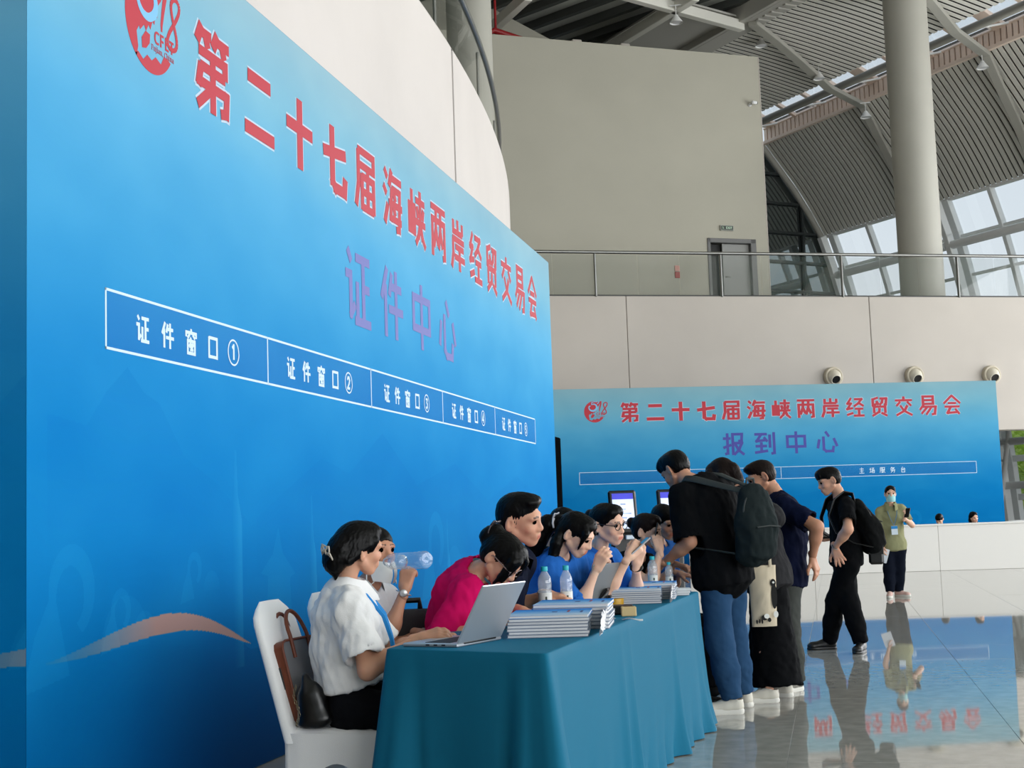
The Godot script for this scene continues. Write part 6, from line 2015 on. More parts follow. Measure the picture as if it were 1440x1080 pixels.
func lanyard(p: Node3D, m: Material, s: float, drop: float) -> void:
	var j: Dictionary = joints[p]
	var mb := MB.new()
	var c: Vector3 = j.neck
	var fwd: Vector3 = j.fwd; var right: Vector3 = j.right; var up: Vector3 = j.up
	var bottom := c - up * (drop * s) + fwd * 0.190 * s
	for sg in [-1.0, 1.0]:
		var pth := [c - fwd * 0.055 * s + up * 0.025 * s, c + right * sg * 0.062 * s + up * 0.012 * s, c + right * sg * 0.075 * s + fwd * 0.09 * s - up * 0.035 * s, c + right * sg * 0.060 * s + fwd * 0.155 * s - up * 0.13 * s, c + right * sg * 0.03 * s + fwd * 0.180 * s - up * 0.23 * s, bottom]
		mb.tube(pth, 0.009 * s, 8, true, fwd, 0.25)
	var st := part("lanyard", mb, m, p)
	var bd := MB.new()
	bd.box(Vector3(0, -0.07, 0), Vector3(0.088, 0.125, 0.004), 0.001)
	var bs := Basis(right, up, right.cross(up))
	part("badge", bd, mat(Color(0.85, 0.9, 0.94), 0.4), st, Transform3D(bs, bottom + fwd * 0.012))
	var b2 := MB.new()
	b2.box(Vector3(0, -0.03, 0.0), Vector3(0.088, 0.04, 0.0055), 0.001)
	part("badge_header", b2, m, st, Transform3D(bs, bottom + fwd * 0.012))

func claw_clip(p: Node3D, at: Vector3, m: Material) -> void:
	var j: Dictionary = joints[p]
	var mb := MB.new()
	for sg in [-1.0, 1.0]:
		mb.tube([Vector3(0.004 * sg, 0.018, 0.012), Vector3(0.03 * sg, 0.022, 0.014), Vector3(0.036 * sg, 0.0, 0.012), Vector3(0.018 * sg, -0.012, 0.016), Vector3(0.006 * sg, 0.004, 0.016), Vector3(0.02 * sg, 0.018, 0.016)], 0.0042, 6)
		for k in 3:
			mb.tube([Vector3((0.036 - 0.010 * k) * sg, -0.005, 0.010), Vector3((0.044 - 0.012 * k) * sg, -0.028, -0.002), Vector3((0.040 - 0.012 * k) * sg, -0.05, -0.018)], [0.0042, 0.0038, 0.002], 6)
	part("hair_clip", mb, m, p, (j.hxf as Transform3D) * Transform3D(Basis(), at))

func glasses(p: Node3D, m: Material) -> void:
	var j: Dictionary = joints[p]
	var mb := MB.new()
	for sg in [-1.0, 1.0]:
		var ring := []
		for k in 21:
			var a := TAU * k / 20.0
			ring.append(Vector3(sg * 0.034 + cos(a) * 0.0255, 0.001 + sin(a) * 0.0215, -0.104 + absf(cos(a)) * 0.002))
		mb.tube(ring, 0.0024, 6)
		mb.tube([Vector3(sg * 0.060, 0.006, -0.102), Vector3(sg * 0.073, 0.008, -0.08), Vector3(sg * 0.077, 0.008, 0.005), Vector3(sg * 0.077, -0.01, 0.022)], 0.0026, 6)
	mb.tube([Vector3(-0.010, 0.005, -0.104), Vector3(0, 0.008, -0.107), Vector3(0.010, 0.005, -0.104)], 0.0022, 6)
	part("glasses", mb, m, p, j.hxf)

func watch(p: Node3D, sd: String, m: Material) -> void:
	var j: Dictionary = joints[p]
	var w: Vector3 = j.wri[sd]; var e: Vector3 = j.elb[sd]
	var d := (w - e).normalized()
	var x := d.cross(Vector3.UP).normalized(); var y := x.cross(d)
	var ring := []
	for k in 19:
		var a := TAU * k / 18.0
		ring.append(w - d * 0.015 + (x * cos(a) + y * sin(a)) * 0.0275)
	var mb := MB.new()
	mb.tube(ring, 0.010, 8, false, d, 0.35)
	var st := part("wristwatch", mb, m, p)
	var fc := MB.new()
	fc.lathe([Vector2(0, 0), Vector2(0.016, 0), Vector2(0.017, 0.004), Vector2(0.014, 0.008), Vector2(0, 0.008)], 18, Transform3D(Basis(x.cross(d) * -1.0, d, x) * Basis(Vector3.RIGHT, PI / 2), w - d * 0.015 + x * 0.027))
	part("watch_case", fc, m, st)

func cuff_trim(p: Node3D, sd: String, fr: float, r: float, m: Material) -> void:
	var j: Dictionary = joints[p]
	var S: Vector3 = j.sho[sd]; var e: Vector3 = j.elb[sd]
	var d := (e - S).normalized()
	var x := d.cross(Vector3.FORWARD).normalized(); var y := x.cross(d)
	var c := S.lerp(e, fr) - d * 0.006
	var ring := []
	for k in 25:
		var a := TAU * k / 24.0
		ring.append(c + (x * cos(a) + y * sin(a)) * r)
	var mb := MB.new()
	mb.tube(ring, 0.006, 8, false, d, 0.6)
	part("sleeve_trim", mb, m, p)

func chin_mask(p: Node3D) -> void:
	var j: Dictionary = joints[p]
	var m := mat(Color(0.93, 0.93, 0.92), 0.8)
	for sg in [-1.0, 1.0]:
		var rows := []
		for jy in 7:
			var row := []
			for i in 7:
				var u := i / 6.0; var v := jy / 6.0
				var wdt := lerpf(0.058, 0.070, sin(v * PI))
				row.append(Vector3(sg * (0.004 + u * wdt), -0.155 + 0.095 * v + 0.018 * u, -0.108 + 0.055 * u * u - 0.022 * sin(v * PI) * (1.0 - u)))
			if sg < 0: row.reverse()
			rows.append(row)
		var mb := MB.new()
		mb.sheet(rows)
		var back := []
		for r in rows:
			var rr := []
			for q in r: rr.append(q + Vector3(0, 0, 0.002))
			rr.reverse()
			back.append(rr)
		mb.sheet(back)
		mb.tube([Vector3(sg * 0.066, -0.075, -0.055), Vector3(sg * 0.080, -0.09, -0.03), Vector3(sg * 0.084, -0.13, -0.032), Vector3(sg * 0.072, -0.15, -0.05), Vector3(sg * 0.062, -0.14, -0.06)], 0.0026, 6)
		part("mask_flap", mb, m, p, j.hxf)

func face_mask(p: Node3D, m: Material) -> void:
	var j: Dictionary = joints[p]
	var rows := []
	for jy in 9:
		var row := []
		for i in 13:
			var v := jy / 8.0; var a := lerpf(-1.15, 1.15, i / 12.0)
			var r := 0.080 + 0.002 * sin(v * 20.0)
			var bulge := 0.022 * cos(a) * sin(v * PI * 0.9 + 0.3)
			row.append(Vector3(sin(a) * 0.071, lerpf(-0.118, -0.012, v), 0.0 - cos(a) * (0.098 + bulge - 0.03 * (1.0 - v) * 0.4) - 0.004))
		row.reverse()
		rows.append(row)
	var mb := MB.new()
	mb.sheet(rows)
	for sg in [-1.0, 1.0]:
		mb.tube([Vector3(sg * 0.066, -0.025, -0.05), Vector3(sg * 0.080, 0.0, 0.01), Vector3(sg * 0.076, -0.04, 0.02), Vector3(sg * 0.064, -0.10, -0.045)], 0.002, 5)
	m.cull_mode = BaseMaterial3D.CULL_DISABLED
	part("face_mask", mb, m, p, j.hxf)

func phone(label: String, at: Vector3, bs: Basis, m: Material, k := 1.0) -> void:
	var o := thing("phone", label, "phone", at)
	var b := MB.new()
	b.box(Vector3.ZERO, Vector3(0.072, 0.150, 0.009) * k, 0.0035)
	part("case", b, m, o, Transform3D(bs, Vector3.ZERO))
	var sc := MB.new()
	sc.box(Vector3(0, 0, 0.0048 * k), Vector3(0.066, 0.142, 0.0012) * k)
	part("display", sc, mat(Color(0.03, 0.03, 0.035), 0.12), o, Transform3D(bs, Vector3.ZERO))
	var cb := MB.new()
	cb.box(Vector3(-0.016, 0.048, -0.0055) * k, Vector3(0.026, 0.03, 0.003) * k, 0.001)
	part("camera_bump", cb, M["black_plastic"], o, Transform3D(bs, Vector3.ZERO))

# local frame: back panel against the wearer at z = 0, bag bulging towards +Z, y = 0 at its middle
func backpack(label: String, at: Vector3, yaw: float, m: Material, s: float, lean: float, wearer: Node3D, trim: Material) -> void:
	var o := thing("backpack", label, "backpack", at)
	var xf := Transform3D((Basis(Vector3.UP, yaw) * Basis(Vector3.RIGHT, lean)).scaled_local(Vector3.ONE * s), Vector3.ZERO)
	var f := Field.new(0.011, 70.0)
	f.ell(Vector3(0, -0.20, 0.02), Vector3(0, 0.0, 0.03), Vector3.RIGHT, 0.135, 0.085, 0.145, 0.095)
	f.ell(Vector3(0, 0.0, 0.03), Vector3(0, 0.17, 0.0), Vector3.RIGHT, 0.145, 0.095, 0.115, 0.065)
	f.ell(Vector3(0, -0.19, 0.10), Vector3(0, -0.04, 0.11), Vector3.RIGHT, 0.105, 0.035, 0.105, 0.035)
	var mb := MB.new()
	var fold := func(p: Vector3, n: Vector3) -> float: return 0.010 * fold_noise.get_noise_3d(p.x * 10.0, p.y * 6.0, p.z * 10.0) + 0.005 * fold_noise.get_noise_3d(p.x * 25.0 + 9.0, p.y * 14.0, p.z * 25.0)
	f.into(mb, null, fold)
	part("bag_body", mb, m, o, xf)
	var hd := MB.new()
	hd.tube([Vector3(-0.035, 0.215, -0.03), Vector3(-0.03, 0.265, -0.035), Vector3(0.03, 0.265, -0.035), Vector3(0.035, 0.215, -0.03)], 0.010, 8, true, Vector3.BACK, 0.5)
	part("top_handle", hd, trim, o, xf)
	var zp := MB.new()
	var zpts := []
	for k in 15:
		var a := lerpf(-0.2, PI + 0.2, k / 14.0)
		zpts.append(Vector3(cos(a) * 0.132, 0.05 + sin(a) * 0.155, 0.052 - sin(a) * 0.02))
	zp.tube(zpts, 0.006, 6)
	zp.tube([Vector3(-0.10, -0.02, 0.142), Vector3(0, -0.012, 0.150), Vector3(0.10, -0.02, 0.142)], 0.005, 6)
	part("zip", zp, trim, o, xf)
	var j: Dictionary = joints[wearer]
	var wb: Vector3 = wearer.position - at
	for sd in ["L", "R"]:
		var sm := MB.new()
		var sg := -1.0 if sd == "L" else 1.0
		var S: Vector3 = (j.sho[sd] as Vector3).lerp(j.neck, 0.35) + wb
		var fw: Vector3 = j.fwd; var up: Vector3 = j.up
		# from the bag's top over the shoulder, down the chest, back under the arm
		var side := 1.0 if (xf.basis.x).dot(j.right) > 0 else -1.0
		var top := xf * Vector3(sg * side * 0.07, 0.19, -0.03)
		var low := xf * Vector3(sg * side * 0.12, -0.20, -0.02)
		var rr: Vector3 = j.right
		sm.tube([top, S - fw * 0.075 + up * 0.065, S + up * 0.085, S + fw * 0.085 + up * 0.03, S + fw * 0.150 - up * 0.12, S + fw * 0.12 - up * 0.26 + rr * sg * 0.06, S - fw * 0.02 - up * 0.36 + rr * sg * 0.085, low], [0.022, 0.030, 0.032, 0.032, 0.030, 0.022, 0.014, 0.014], 10, true, fw, 0.35)
		part("strap", sm, trim, o)

func tote(label: String, at: Vector3, yaw: float, wearer: Node3D) -> void:
	var o := thing("tote_bag", label, "bag", at)
	var bs := Basis(Vector3.UP, yaw)
	var canvas := cloth(Color(0.80, 0.75, 0.66), 10.0)
	var mb := MB.new()
	var front := []
	var backr := []
	for jy in 11:
		var v := jy / 10.0
		var rf := []; var rb := []
		for i in 11:
			var u := i / 10.0 - 0.5
			var bul := 0.045 * cos(u * PI) * (0.35 + 0.65 * sin(v * PI)) + 0.006 * fold_noise.get_noise_2d(u * 8, v * 5)
			var w := 0.165 + 0.02 * v
			rf.append(Vector3(u * w * 2.0 * 0.5 * 2.0 * 0.5, -0.20 + 0.40 * v, 0.008 + bul))
			rb.push_front(Vector3(u * w * 2.0 * 0.5 * 2.0 * 0.5, -0.20 + 0.40 * v, -0.008 - bul))
		front.append(rf + rb)
	mb.sheet(front, true)
	part("bag_body", mb, canvas, o, Transform3D(bs, Vector3.ZERO))
	var st := MB.new()
	st.tube([Vector3(-0.05, 0.19, 0.03), Vector3(-0.045, 0.28, 0.035), Vector3(0.0, 0.40, 0.03), Vector3(0.045, 0.28, 0.035), Vector3(0.05, 0.19, 0.03)], 0.011, 8, true, Vector3.BACK, 0.3)
	part("strap", st, canvas, o, Transform3D(bs, Vector3.ZERO))
	var ink := mat(Color(0.03, 0.03, 0.035), 0.8)
	var wht := mat(Color(0.92, 0.92, 0.9), 0.8)
	var blob := func(c: Vector2, rx: float, ry: float, z: float, mm: MB) -> void:
		var poly := PackedVector2Array()
		for k in 20: poly.append(c + Vector2(cos(TAU * k / 20.0) * rx, sin(TAU * k / 20.0) * ry))
		mm.prism(poly, z - 0.001, z)
	# a tall black bird shape with a white eye patch near the edge, and a little black-and-white bear below
	for q in [[0.062, 0.0, 0.020, 0.085, 0.046, 0], [0.058, 0.085, 0.019, 0.026, 0.0465, 0], [-0.012, -0.14, 0.020, 0.017, 0.052, 0], [0.022, -0.155, 0.012, 0.014, 0.050, 0], [-0.062, -0.165, 0.006, 0.014, 0.046, 0], [-0.044, -0.161, 0.006, 0.014, 0.046, 0], [-0.026, -0.165, 0.006, 0.014, 0.046, 0], [0.060, 0.088, 0.008, 0.007, 0.048, 1], [0.004, -0.130, 0.018, 0.016, 0.054, 1], [0.068, -0.12, 0.016, 0.022, 0.047, 1]]:
		var pw := MB.new()
		blob.call(Vector2(q[0], q[1]), q[2], q[3], q[4], pw)
		part("printed_animal", pw, ink if q[5] == 0 else wht, o, Transform3D(bs, Vector3.ZERO))

# ---------------------------------------------------------------- furniture and things
func on_table(p: Vector3) -> Vector3: return Vector3(p.x, TT, p.z)
const TT := 0.79      # table top

func build_furniture() -> void:
	build_table()
	var spandex := cloth(Color(0.96, 0.96, 0.96), 7.0, 0.7)
	M["spandex"] = spandex
	chair(Vector3(-1.95, 0, -5.44), -0.02, "white spandex-covered chair at the near end, with a brown-edged bag on it")
	chair(Vector3(-1.96, 0, -6.06), 0.0, "white spandex-covered chair just behind the woman in the white shirt")
	chair(Vector3(-1.85, 0, -6.42), 0.0, "white spandex-covered chair under the woman in magenta, hidden behind her neighbours")
	chair(Vector3(-1.63, 0, -6.93), 0.02, "white spandex-covered chair with its back showing between the drinking person and the woman in magenta")
	chair(Vector3(-1.55, 0, -7.40), 0.05, "white spandex-covered chair under the ponytailed woman")
	chair(Vector3(-1.47, 0, -7.88), 0.05, "white spandex-covered chair under the woman with glasses")
	laptop("silver laptop at the table's near end, used by the woman in the white shirt", Vector3(-1.46, TT, -5.20), -0.28, 0.245, 0.33, 1.06, mat(Color(0.74, 0.75, 0.77), 0.35, 0.6))
	laptop("grey laptop standing open before the ponytailed woman", on_table(Vector3(-1.340, 0.824, -7.300)), -0.35, 0.22, 0.31, 1.25, mat(Color(0.50, 0.51, 0.52), 0.45, 0.3))
	booklets()
	bottle("water bottle with cyan cap beside the stack, left of two", Vector3(-1.396, 0.858, -6.660), 0.066, 0.235)
	bottle("water bottle with cyan cap, right of two near the grey laptop", Vector3(-1.305, 0.855, -6.740), 0.060, 0.235)
	bottle("water bottle with cyan cap behind the far booklet stack", Vector3(-1.117, 0.874, -8.600), 0.062, 0.215)
	bottle("small water bottle behind the far booklet stack, beside the man's forearm", Vector3(-1.039, 0.863, -8.800), 0.05, 0.17)
	drinking_bottle()
	# desk odds and ends
	var ph := thing("phone_stand", "dark phone leaning on a stand beside the grey laptop", "phone", on_table(Vector3(-1.210, 0.820, -7.320)))
	var b1 := MB.new(); b1.box(Vector3(0, 0.062, 0), Vector3(0.078, 0.012, 0.15), 0.004, Basis(Vector3.BACK, 0.85))
	part("phone_body", b1, M["black_plastic"], ph)
	var b2 := MB.new(); b2.box(Vector3(0.015, 0.02, 0), Vector3(0.012, 0.07, 0.05), 0.002, Basis(Vector3.BACK, -0.4)); b2.box(Vector3(0.0, 0.004, 0), Vector3(0.08, 0.006, 0.06), 0.002)
	part("stand", b2, M["black_plastic"], ph)
	var cl := thing("white_clip_card", "white card in a clear holder hanging beside the grey laptop", "card", on_table(Vector3(-1.212, 0.813, -7.500)))
	cl.position.y = TT + 0.05
	var b3 := MB.new(); b3.box(Vector3(0, 0.02, 0), Vector3(0.07, 0.11, 0.004), 0.001)
	part("card", b3, mat(Color(0.86, 0.88, 0.9), 0.5), cl)
	var b4 := MB.new(); b4.box(Vector3(0, 0.03, 0.003), Vector3(0.045, 0.02, 0.002))
	part("printed_line", b4, mat(Color(0.25, 0.3, 0.45), 0.6), cl)
	var b4b := MB.new(); b4b.box(Vector3(0, -0.042, 0.0), Vector3(0.05, 0.012, 0.05), 0.002)
	part("holder_foot", b4b, M["white_plastic"], cl)
	var ta := thing("tape_roll", "yellow tape roll lying by the far booklet stack", "tape", on_table(Vector3(-1.162, 0.806, -7.350)))
	var b5 := MB.new()
	b5.lathe([Vector2(0.026, 0.0), Vector2(0.046, 0.0), Vector2(0.047, 0.004), Vector2(0.047, 0.030), Vector2(0.045, 0.034), Vector2(0.026, 0.034), Vector2(0.026, 0.0)], 24)
	part("tape", b5, mat(Color(0.80, 0.60, 0.12), 0.35), ta)
	var b5b := MB.new()
	b5b.lathe([Vector2(0.022, 0.001), Vector2(0.026, 0.001), Vector2(0.026, 0.033), Vector2(0.022, 0.033), Vector2(0.022, 0.001)], 24)
	part("core", b5b, mat(Color(0.7, 0.6, 0.45), 0.8), ta)
	var bx := thing("cardboard_box", "small tan cardboard box behind the yellow tape", "box", on_table(Vector3(-1.231, 0.806, -7.620)))
	var b6 := MB.new(); b6.box(Vector3(0, 0.035, 0), Vector3(0.16, 0.07, 0.12), 0.002)
	part("carton", b6, mat(Color(0.62, 0.52, 0.40), 0.85), bx)
	var b6b := MB.new(); b6b.box(Vector3(0, 0.071, 0), Vector3(0.16, 0.002, 0.03))
	part("packing_tape", b6b, mat(Color(0.72, 0.62, 0.45), 0.4), bx)
	var nb := thing("notebook", "open white notepad lying before the grey laptop", "notebook", Vector3(-1.16, TT + 0.001, -6.72), 0.3)
	var b7 := MB.new(); b7.box(Vector3(0, 0.006, 0), Vector3(0.15, 0.01, 0.21), 0.001)
	part("pages", b7, mat(Color(0.86, 0.85, 0.82), 0.8), nb)
	var b7b := MB.new(); b7b.box(Vector3(0, 0.0005, 0), Vector3(0.156, 0.002, 0.216))
	part("cover", b7b, M["black_plastic"], nb)
	var st := thing("card_reader", "black card reader box on the table before the far stack", "card reader", Vector3(-1.03, TT, -6.62), 0.15)
	var b8 := MB.new(); b8.box(Vector3(0, 0.022, 0), Vector3(0.14, 0.042, 0.10), 0.006)
	part("case", b8, M["black_plastic"], st)
	var b8b := MB.new(); b8b.box(Vector3(-0.02, 0.0435, 0), Vector3(0.07, 0.003, 0.06), 0.001)
	part("key_panel", b8b, mat(Color(0.32, 0.26, 0.2), 0.5), st)
	var wb := thing("wooden_block", "pale wooden card block beside the black card reader", "block", Vector3(-0.965, TT, -6.50), 0.2)
	var b9 := MB.new(); b9.box(Vector3(0, 0.022, 0), Vector3(0.07, 0.044, 0.06), 0.003)
	part("block", b9, mat(Color(0.82, 0.72, 0.52), 0.6), wb)
	var b9b := MB.new(); b9b.box(Vector3(0, 0.0445, 0), Vector3(0.05, 0.002, 0.004))
	part("slot", b9b, mat(Color(0.3, 0.22, 0.12), 0.8), wb)
	var cb := MB.new()
	var cpts := []
	for k in 20:
		var t := k / 19.0
		cpts.append(Vector3(-1.12 + 0.26 * t, TT + 0.006 + 0.012 * sin(t * 9.0) * sin(t * PI), -6.30 - 0.10 * sin(t * 5.0) + 0.06 * t))
	cb.tube(cpts, 0.0035, 6)
	var ca := thing("charging_cable", "white charging cable curling over the table edge by the card reader", "cable")
	part("cable", cb, M["white_plastic"], ca)
	var plug := MB.new(); plug.box(cpts[19] as Vector3, Vector3(0.02, 0.008, 0.010), 0.002)
	part("plug", plug, M["white_plastic"], ca)
	for k in 2:
		var pg := thing("leaflet_pile", ["flat pile of white papers beside the man's forearm at the far table end", "small box of white leaflets behind the far stack"][k], "papers", [Vector3(-0.920, 0.893, -8.100), Vector3(-1.026, 0.912, -8.300)][k], 0.1 + 0.2 * k)
		pg.position.y = TT
		for i in 3:
			var b10 := MB.new(); b10.box(Vector3(0.004 * i, 0.008 + 0.013 * i, 0), Vector3(0.15, 0.012, 0.12), 0.001, Basis(Vector3.UP, 0.04 * i))
			part("leaflet", b10, mat(Color(0.86, 0.87, 0.88), 0.8), pg)
	briefcase()
	handbag()
	grey_backpack()
	counter()
	for k in 2: kiosk(k)

func build_table() -> void:
	# outline of the top: near-left, near-right, far-right, far-left
	var c := [Vector2(-1.66, -5.02), Vector2(-1.005, -4.76), Vector2(-0.835, -8.45), Vector2(-1.49, -8.6)]
	var t := thing("folding_table", "long folding table hidden under the teal cloth", "table", Vector3(-1.25, 0, -6.8))
	var o := Vector3(-1.25, 0, -6.8)
	var tp := MB.new()
	var poly := PackedVector2Array()
	for q in c: poly.append(Vector2(lerpf(-1.25, q.x, 0.97) + 1.25, -(lerpf(-6.8, q.y, 0.985) + 6.8)))
	tp.prism(poly, TT - 0.04, TT - 0.008, Transform3D(Basis(Vector3.RIGHT, Vector3.FORWARD, Vector3.UP), Vector3.ZERO))
	part("tabletop", tp, mat(Color(0.7, 0.68, 0.64), 0.6), t)
	for q in c:
		var lg := MB.new()
		var lp := Vector3(lerpf(-1.25, q.x, 0.82) + 1.25, 0, lerpf(-6.8, q.y, 0.93) + 6.8)
		lg.tube([lp, lp + Vector3(0, TT - 0.04, 0)], 0.016, 8)
		part("leg", lg, M["steel_dark"], t)
	# the cloth: rounded outline walked round, then let down in rows
	var ring := []     # [point, outward, corner weight, side index, t along side]
	for i in 4:
		var a: Vector2 = c[i]; var b: Vector2 = c[(i + 1) % 4]; var pv: Vector2 = c[(i + 3) % 4]
		var d := (b - a).normalized()
		var nrm := Vector2(-d.y, d.x)
		var mid: Vector2 = (c[0] + c[1] + c[2] + c[3]) / 4.0
		if nrm.dot(a - mid) < 0: nrm = -nrm
		var n := int(a.distance_to(b) / 0.022)
		for k in n:
			var tt := (k + 0.5) / n
			var p := a.lerp(b, tt)
			var dist0 := a.distance_to(p); var dist1 := b.distance_to(p)
			ring.append([p, nrm, maxf(exp(-dist0 * dist0 / 0.006), exp(-dist1 * dist1 / 0.006)), i, tt, a if dist0 < dist1 else b])
	var m := ring.size()
	# soften the outward direction at the corners
	var outs := []
	for i in m:
		var s := Vector2.ZERO
		for k in range(-7, 8): s += ring[(i + k + m) % m][1]
		outs.append(s.normalized())
	var rows := []
	var mid2: Vector2 = (c[0] + c[1] + c[2] + c[3]) / 4.0
	for lv in 27:
		var row := []
		for i in m:
			var q = ring[i]
			var p: Vector2 = q[0]
			var side: int = q[3]; var tt: float = q[4]
			var out: Vector2 = outs[i]
			# drop of the cloth: to the floor all round but only to the lap on the sitters' side
			var drop := TT - 0.006
			if side == 3: drop = 0.40
			if side == 3 and tt > 0.94: drop = lerpf(0.40, 0.52, (tt - 0.94) / 0.06)
			if lv < 2:
				var k = [0.0, 0.75][lv]
				var pt := mid2.lerp(p, 0.6 if lv == 0 else 0.985)
				row.append(Vector3(pt.x, TT, pt.y))
				continue
			var v := (lv - 2) / 24.0
			var vv := v * v * 0.35 + v * 0.65
			var h := TT - drop * vv
			var flare := 0.012
			var s := tt
			if side == 0: flare += vv * (0.03 + 0.018 * sin(s * 9.0 + 1.0) + 0.02 * pow(sin(s * 4.0 + 2.2), 4))
			if side == 1:
				flare += vv * (0.012 + 0.008 * sin(s * 16.0 + 0.6) + 0.006 * sin(s * 37.0))
				flare += 0.04 * pow(vv, 2) * smoothstep(0.6, 1.0, s)
				# sharp hanging folds
				for fx in [[0.34, 0.012], [0.39, 0.010], [0.72, 0.012], [0.93, 0.016]]:
					flare += vv * 0.035 * exp(-pow((s - fx[0]) / fx[1], 2))
				flare += 0.02 * pow(vv, 6) * sin(s * 90.0 + vv * 6.0)
			if side == 2: flare += vv * (0.02 + 0.015 * sin(s * 12.0))
			if side == 3: flare += vv * (0.01 + 0.015 * sin(s * 26.0))
			var cw: float = q[2]
			flare += cw * vv * (0.20 if q[5] == c[1] else (0.06 if q[5] == c[0] else 0.03))
			# pleats beside the corners
			if side == 0:
				flare += vv * 0.075 * exp(-pow((s - 0.86) / 0.035, 2)) - vv * 0.035 * exp(-pow((s - 0.93) / 0.022, 2)) - vv * 0.03 * exp(-pow((s - 0.78) / 0.03, 2))
				flare += vv * 0.05 * exp(-pow((s - 0.12) / 0.04, 2)) - vv * 0.03 * exp(-pow((s - 0.21) / 0.03, 2))
			var pt := p + out * flare
			var hh := h
			if v < 0.045: hh = TT - 0.004 * v / 0.045 - 0.0; pt = p + out * (0.003 + 0.009 * v / 0.045)
			row.append(Vector3(pt.x, hh, pt.y))
		rows.append(row)
	var mb := MB.new()
	var ctr := []
	for i in m: ctr.append(Vector3(mid2.x + (ring[i][0].x - mid2.x) * 0.02, TT, mid2.y + (ring[i][0].y - mid2.y) * 0.02))
	rows.push_front(ctr)
	rows.reverse()
	for r in rows: r.reverse()
	mb.sheet(rows, true)
	# turn the sheet the right way out when needed
	var clothm := cloth(Color(0.09, 0.41, 0.53), 18.0, 0.6)
	clothm.rim = 0.4; clothm.rim_tint = 1.0
	clothm.cull_mode = BaseMaterial3D.CULL_DISABLED
	var cn := thing("tablecloth", "teal tablecloth hanging to the floor over the long staff table", "tablecloth")
	part("cloth", mb, clothm, cn)

func chair(at: Vector3, yaw: float, label: String) -> void:
	# faces local +X
	if chair0 != null:
		var r: Node3D = chair0.duplicate()
		r.name = numbered("banquet_chair"); r.position = at; r.rotation.y = yaw
		r.set_meta("label", label)
		add_child(r)
		return
	var o := thing("banquet_chair", label, "chair", at, yaw, "white banquet chairs along the banner")
	chair0 = o
	# back: leaning, flat oval rings, rounded over at the shoulders
	var mb := MB.new()
	var br := []
	for jy in 19:
		var v := jy / 18.0
		var y := lerpf(0.40, 0.955, v)
		var xc := lerpf(-0.205, -0.372, v)
		var top := smoothstep(0.80, 1.0, v)
		var hw := lerpf(0.200, 0.180, v) * sqrt(maxf(1.0 - 0.62 * top * top, 0.0))
		var ht := lerpf(0.040, 0.030, v) * sqrt(maxf(1.0 - top * top * 0.9, 0.02))
		if jy == 18: hw *= 0.86; ht *= 0.4
		var row := []
		for i in 36:
			var a := -TAU * i / 36.0
			var ca := cos(a); var sa := sin(a)
			row.append(Vector3(xc + signf(ca) * pow(absf(ca), 0.7) * ht, y, signf(sa) * pow(absf(sa), 0.45) * hw))
		br.append(row)
	var tc := []
	for i in 36: tc.append(Vector3(-0.374, 0.957, 0))
	br.append(tc)
	mb.sheet(br, true)
	part("back_cover", mb, M["spandex"], o)
	var fs := Field.new(0.012, 75.0)
	for z in [-0.15, -0.05, 0.05, 0.15]: fs.cap(Vector3(-0.19, 0.43, z), Vector3(0.19, 0.425, z), 0.030, 0.030)
	var ms := MB.new()
	fs.into(ms)
	part("seat_cover", ms, M["spandex"], o)
	# stretched skirt between the four feet, its hem drawn up in arches
	var rows := []
	for jy in 13:
		var v := jy / 12.0
		var row := []
		for i in 96:
			var u := i / 96.0 * 4.0
			var side := int(u) % 4
			var s := u - floorf(u)
			var hem := 0.31 * pow(sin(s * PI), 0.8)
			var y := lerpf(0.44, 0.012 + hem, v)
			var k := (0.44 - y) / 0.44
			var pinch := 1.0 - 0.16 * sin(k * PI * 0.9) * (0.4 + 0.6 * sin(s * PI))
			var half := Vector2(0.235, 0.205) * pinch + Vector2(0.035, 0.03) * k
			var e := s * 2.0 - 1.0
			var p2: Vector2
			match side:
				0: p2 = Vector2(half.x, e * half.y)
				1: p2 = Vector2(-e * half.x, half.y)
				2: p2 = Vector2(-half.x, -e * half.y)
				_: p2 = Vector2(e * half.x, -half.y)
			# rounded corners
			var l := maxf(absf(p2.x) / half.x, absf(p2.y) / half.y)
			var rr := p2.length() / half.length()
			p2 *= lerpf(1.0, 0.93, smoothstep(0.8, 1.0, rr))
			row.append(Vector3(p2.x - 0.01, y, p2.y))
		rows.append(row)
	var sk := MB.new()
	rows.reverse()
	for r in rows: r.reverse()
	sk.sheet(rows, true)
	var dm: StandardMaterial3D = (M["spandex"] as StandardMaterial3D).duplicate()
	dm.cull_mode = BaseMaterial3D.CULL_DISABLED
	dm.backlight_enabled = true; dm.backlight = Color(0.5, 0.5, 0.5)
	part("skirt_cover", sk, dm, o)
	for sx in [-1.0, 1.0]:
		for sz in [-1.0, 1.0]:
			var lg := MB.new()
			lg.tube([Vector3(sx * 0.225 - 0.01, 0.0, sz * 0.19), Vector3(sx * 0.225 - 0.01, 0.02, sz * 0.19), Vector3(sx * 0.185 - 0.01, 0.42, sz * 0.155)], [0.016, 0.014, 0.013], 8)
			part("leg", lg, M["steel"], o)

var chair0: Node3D = null

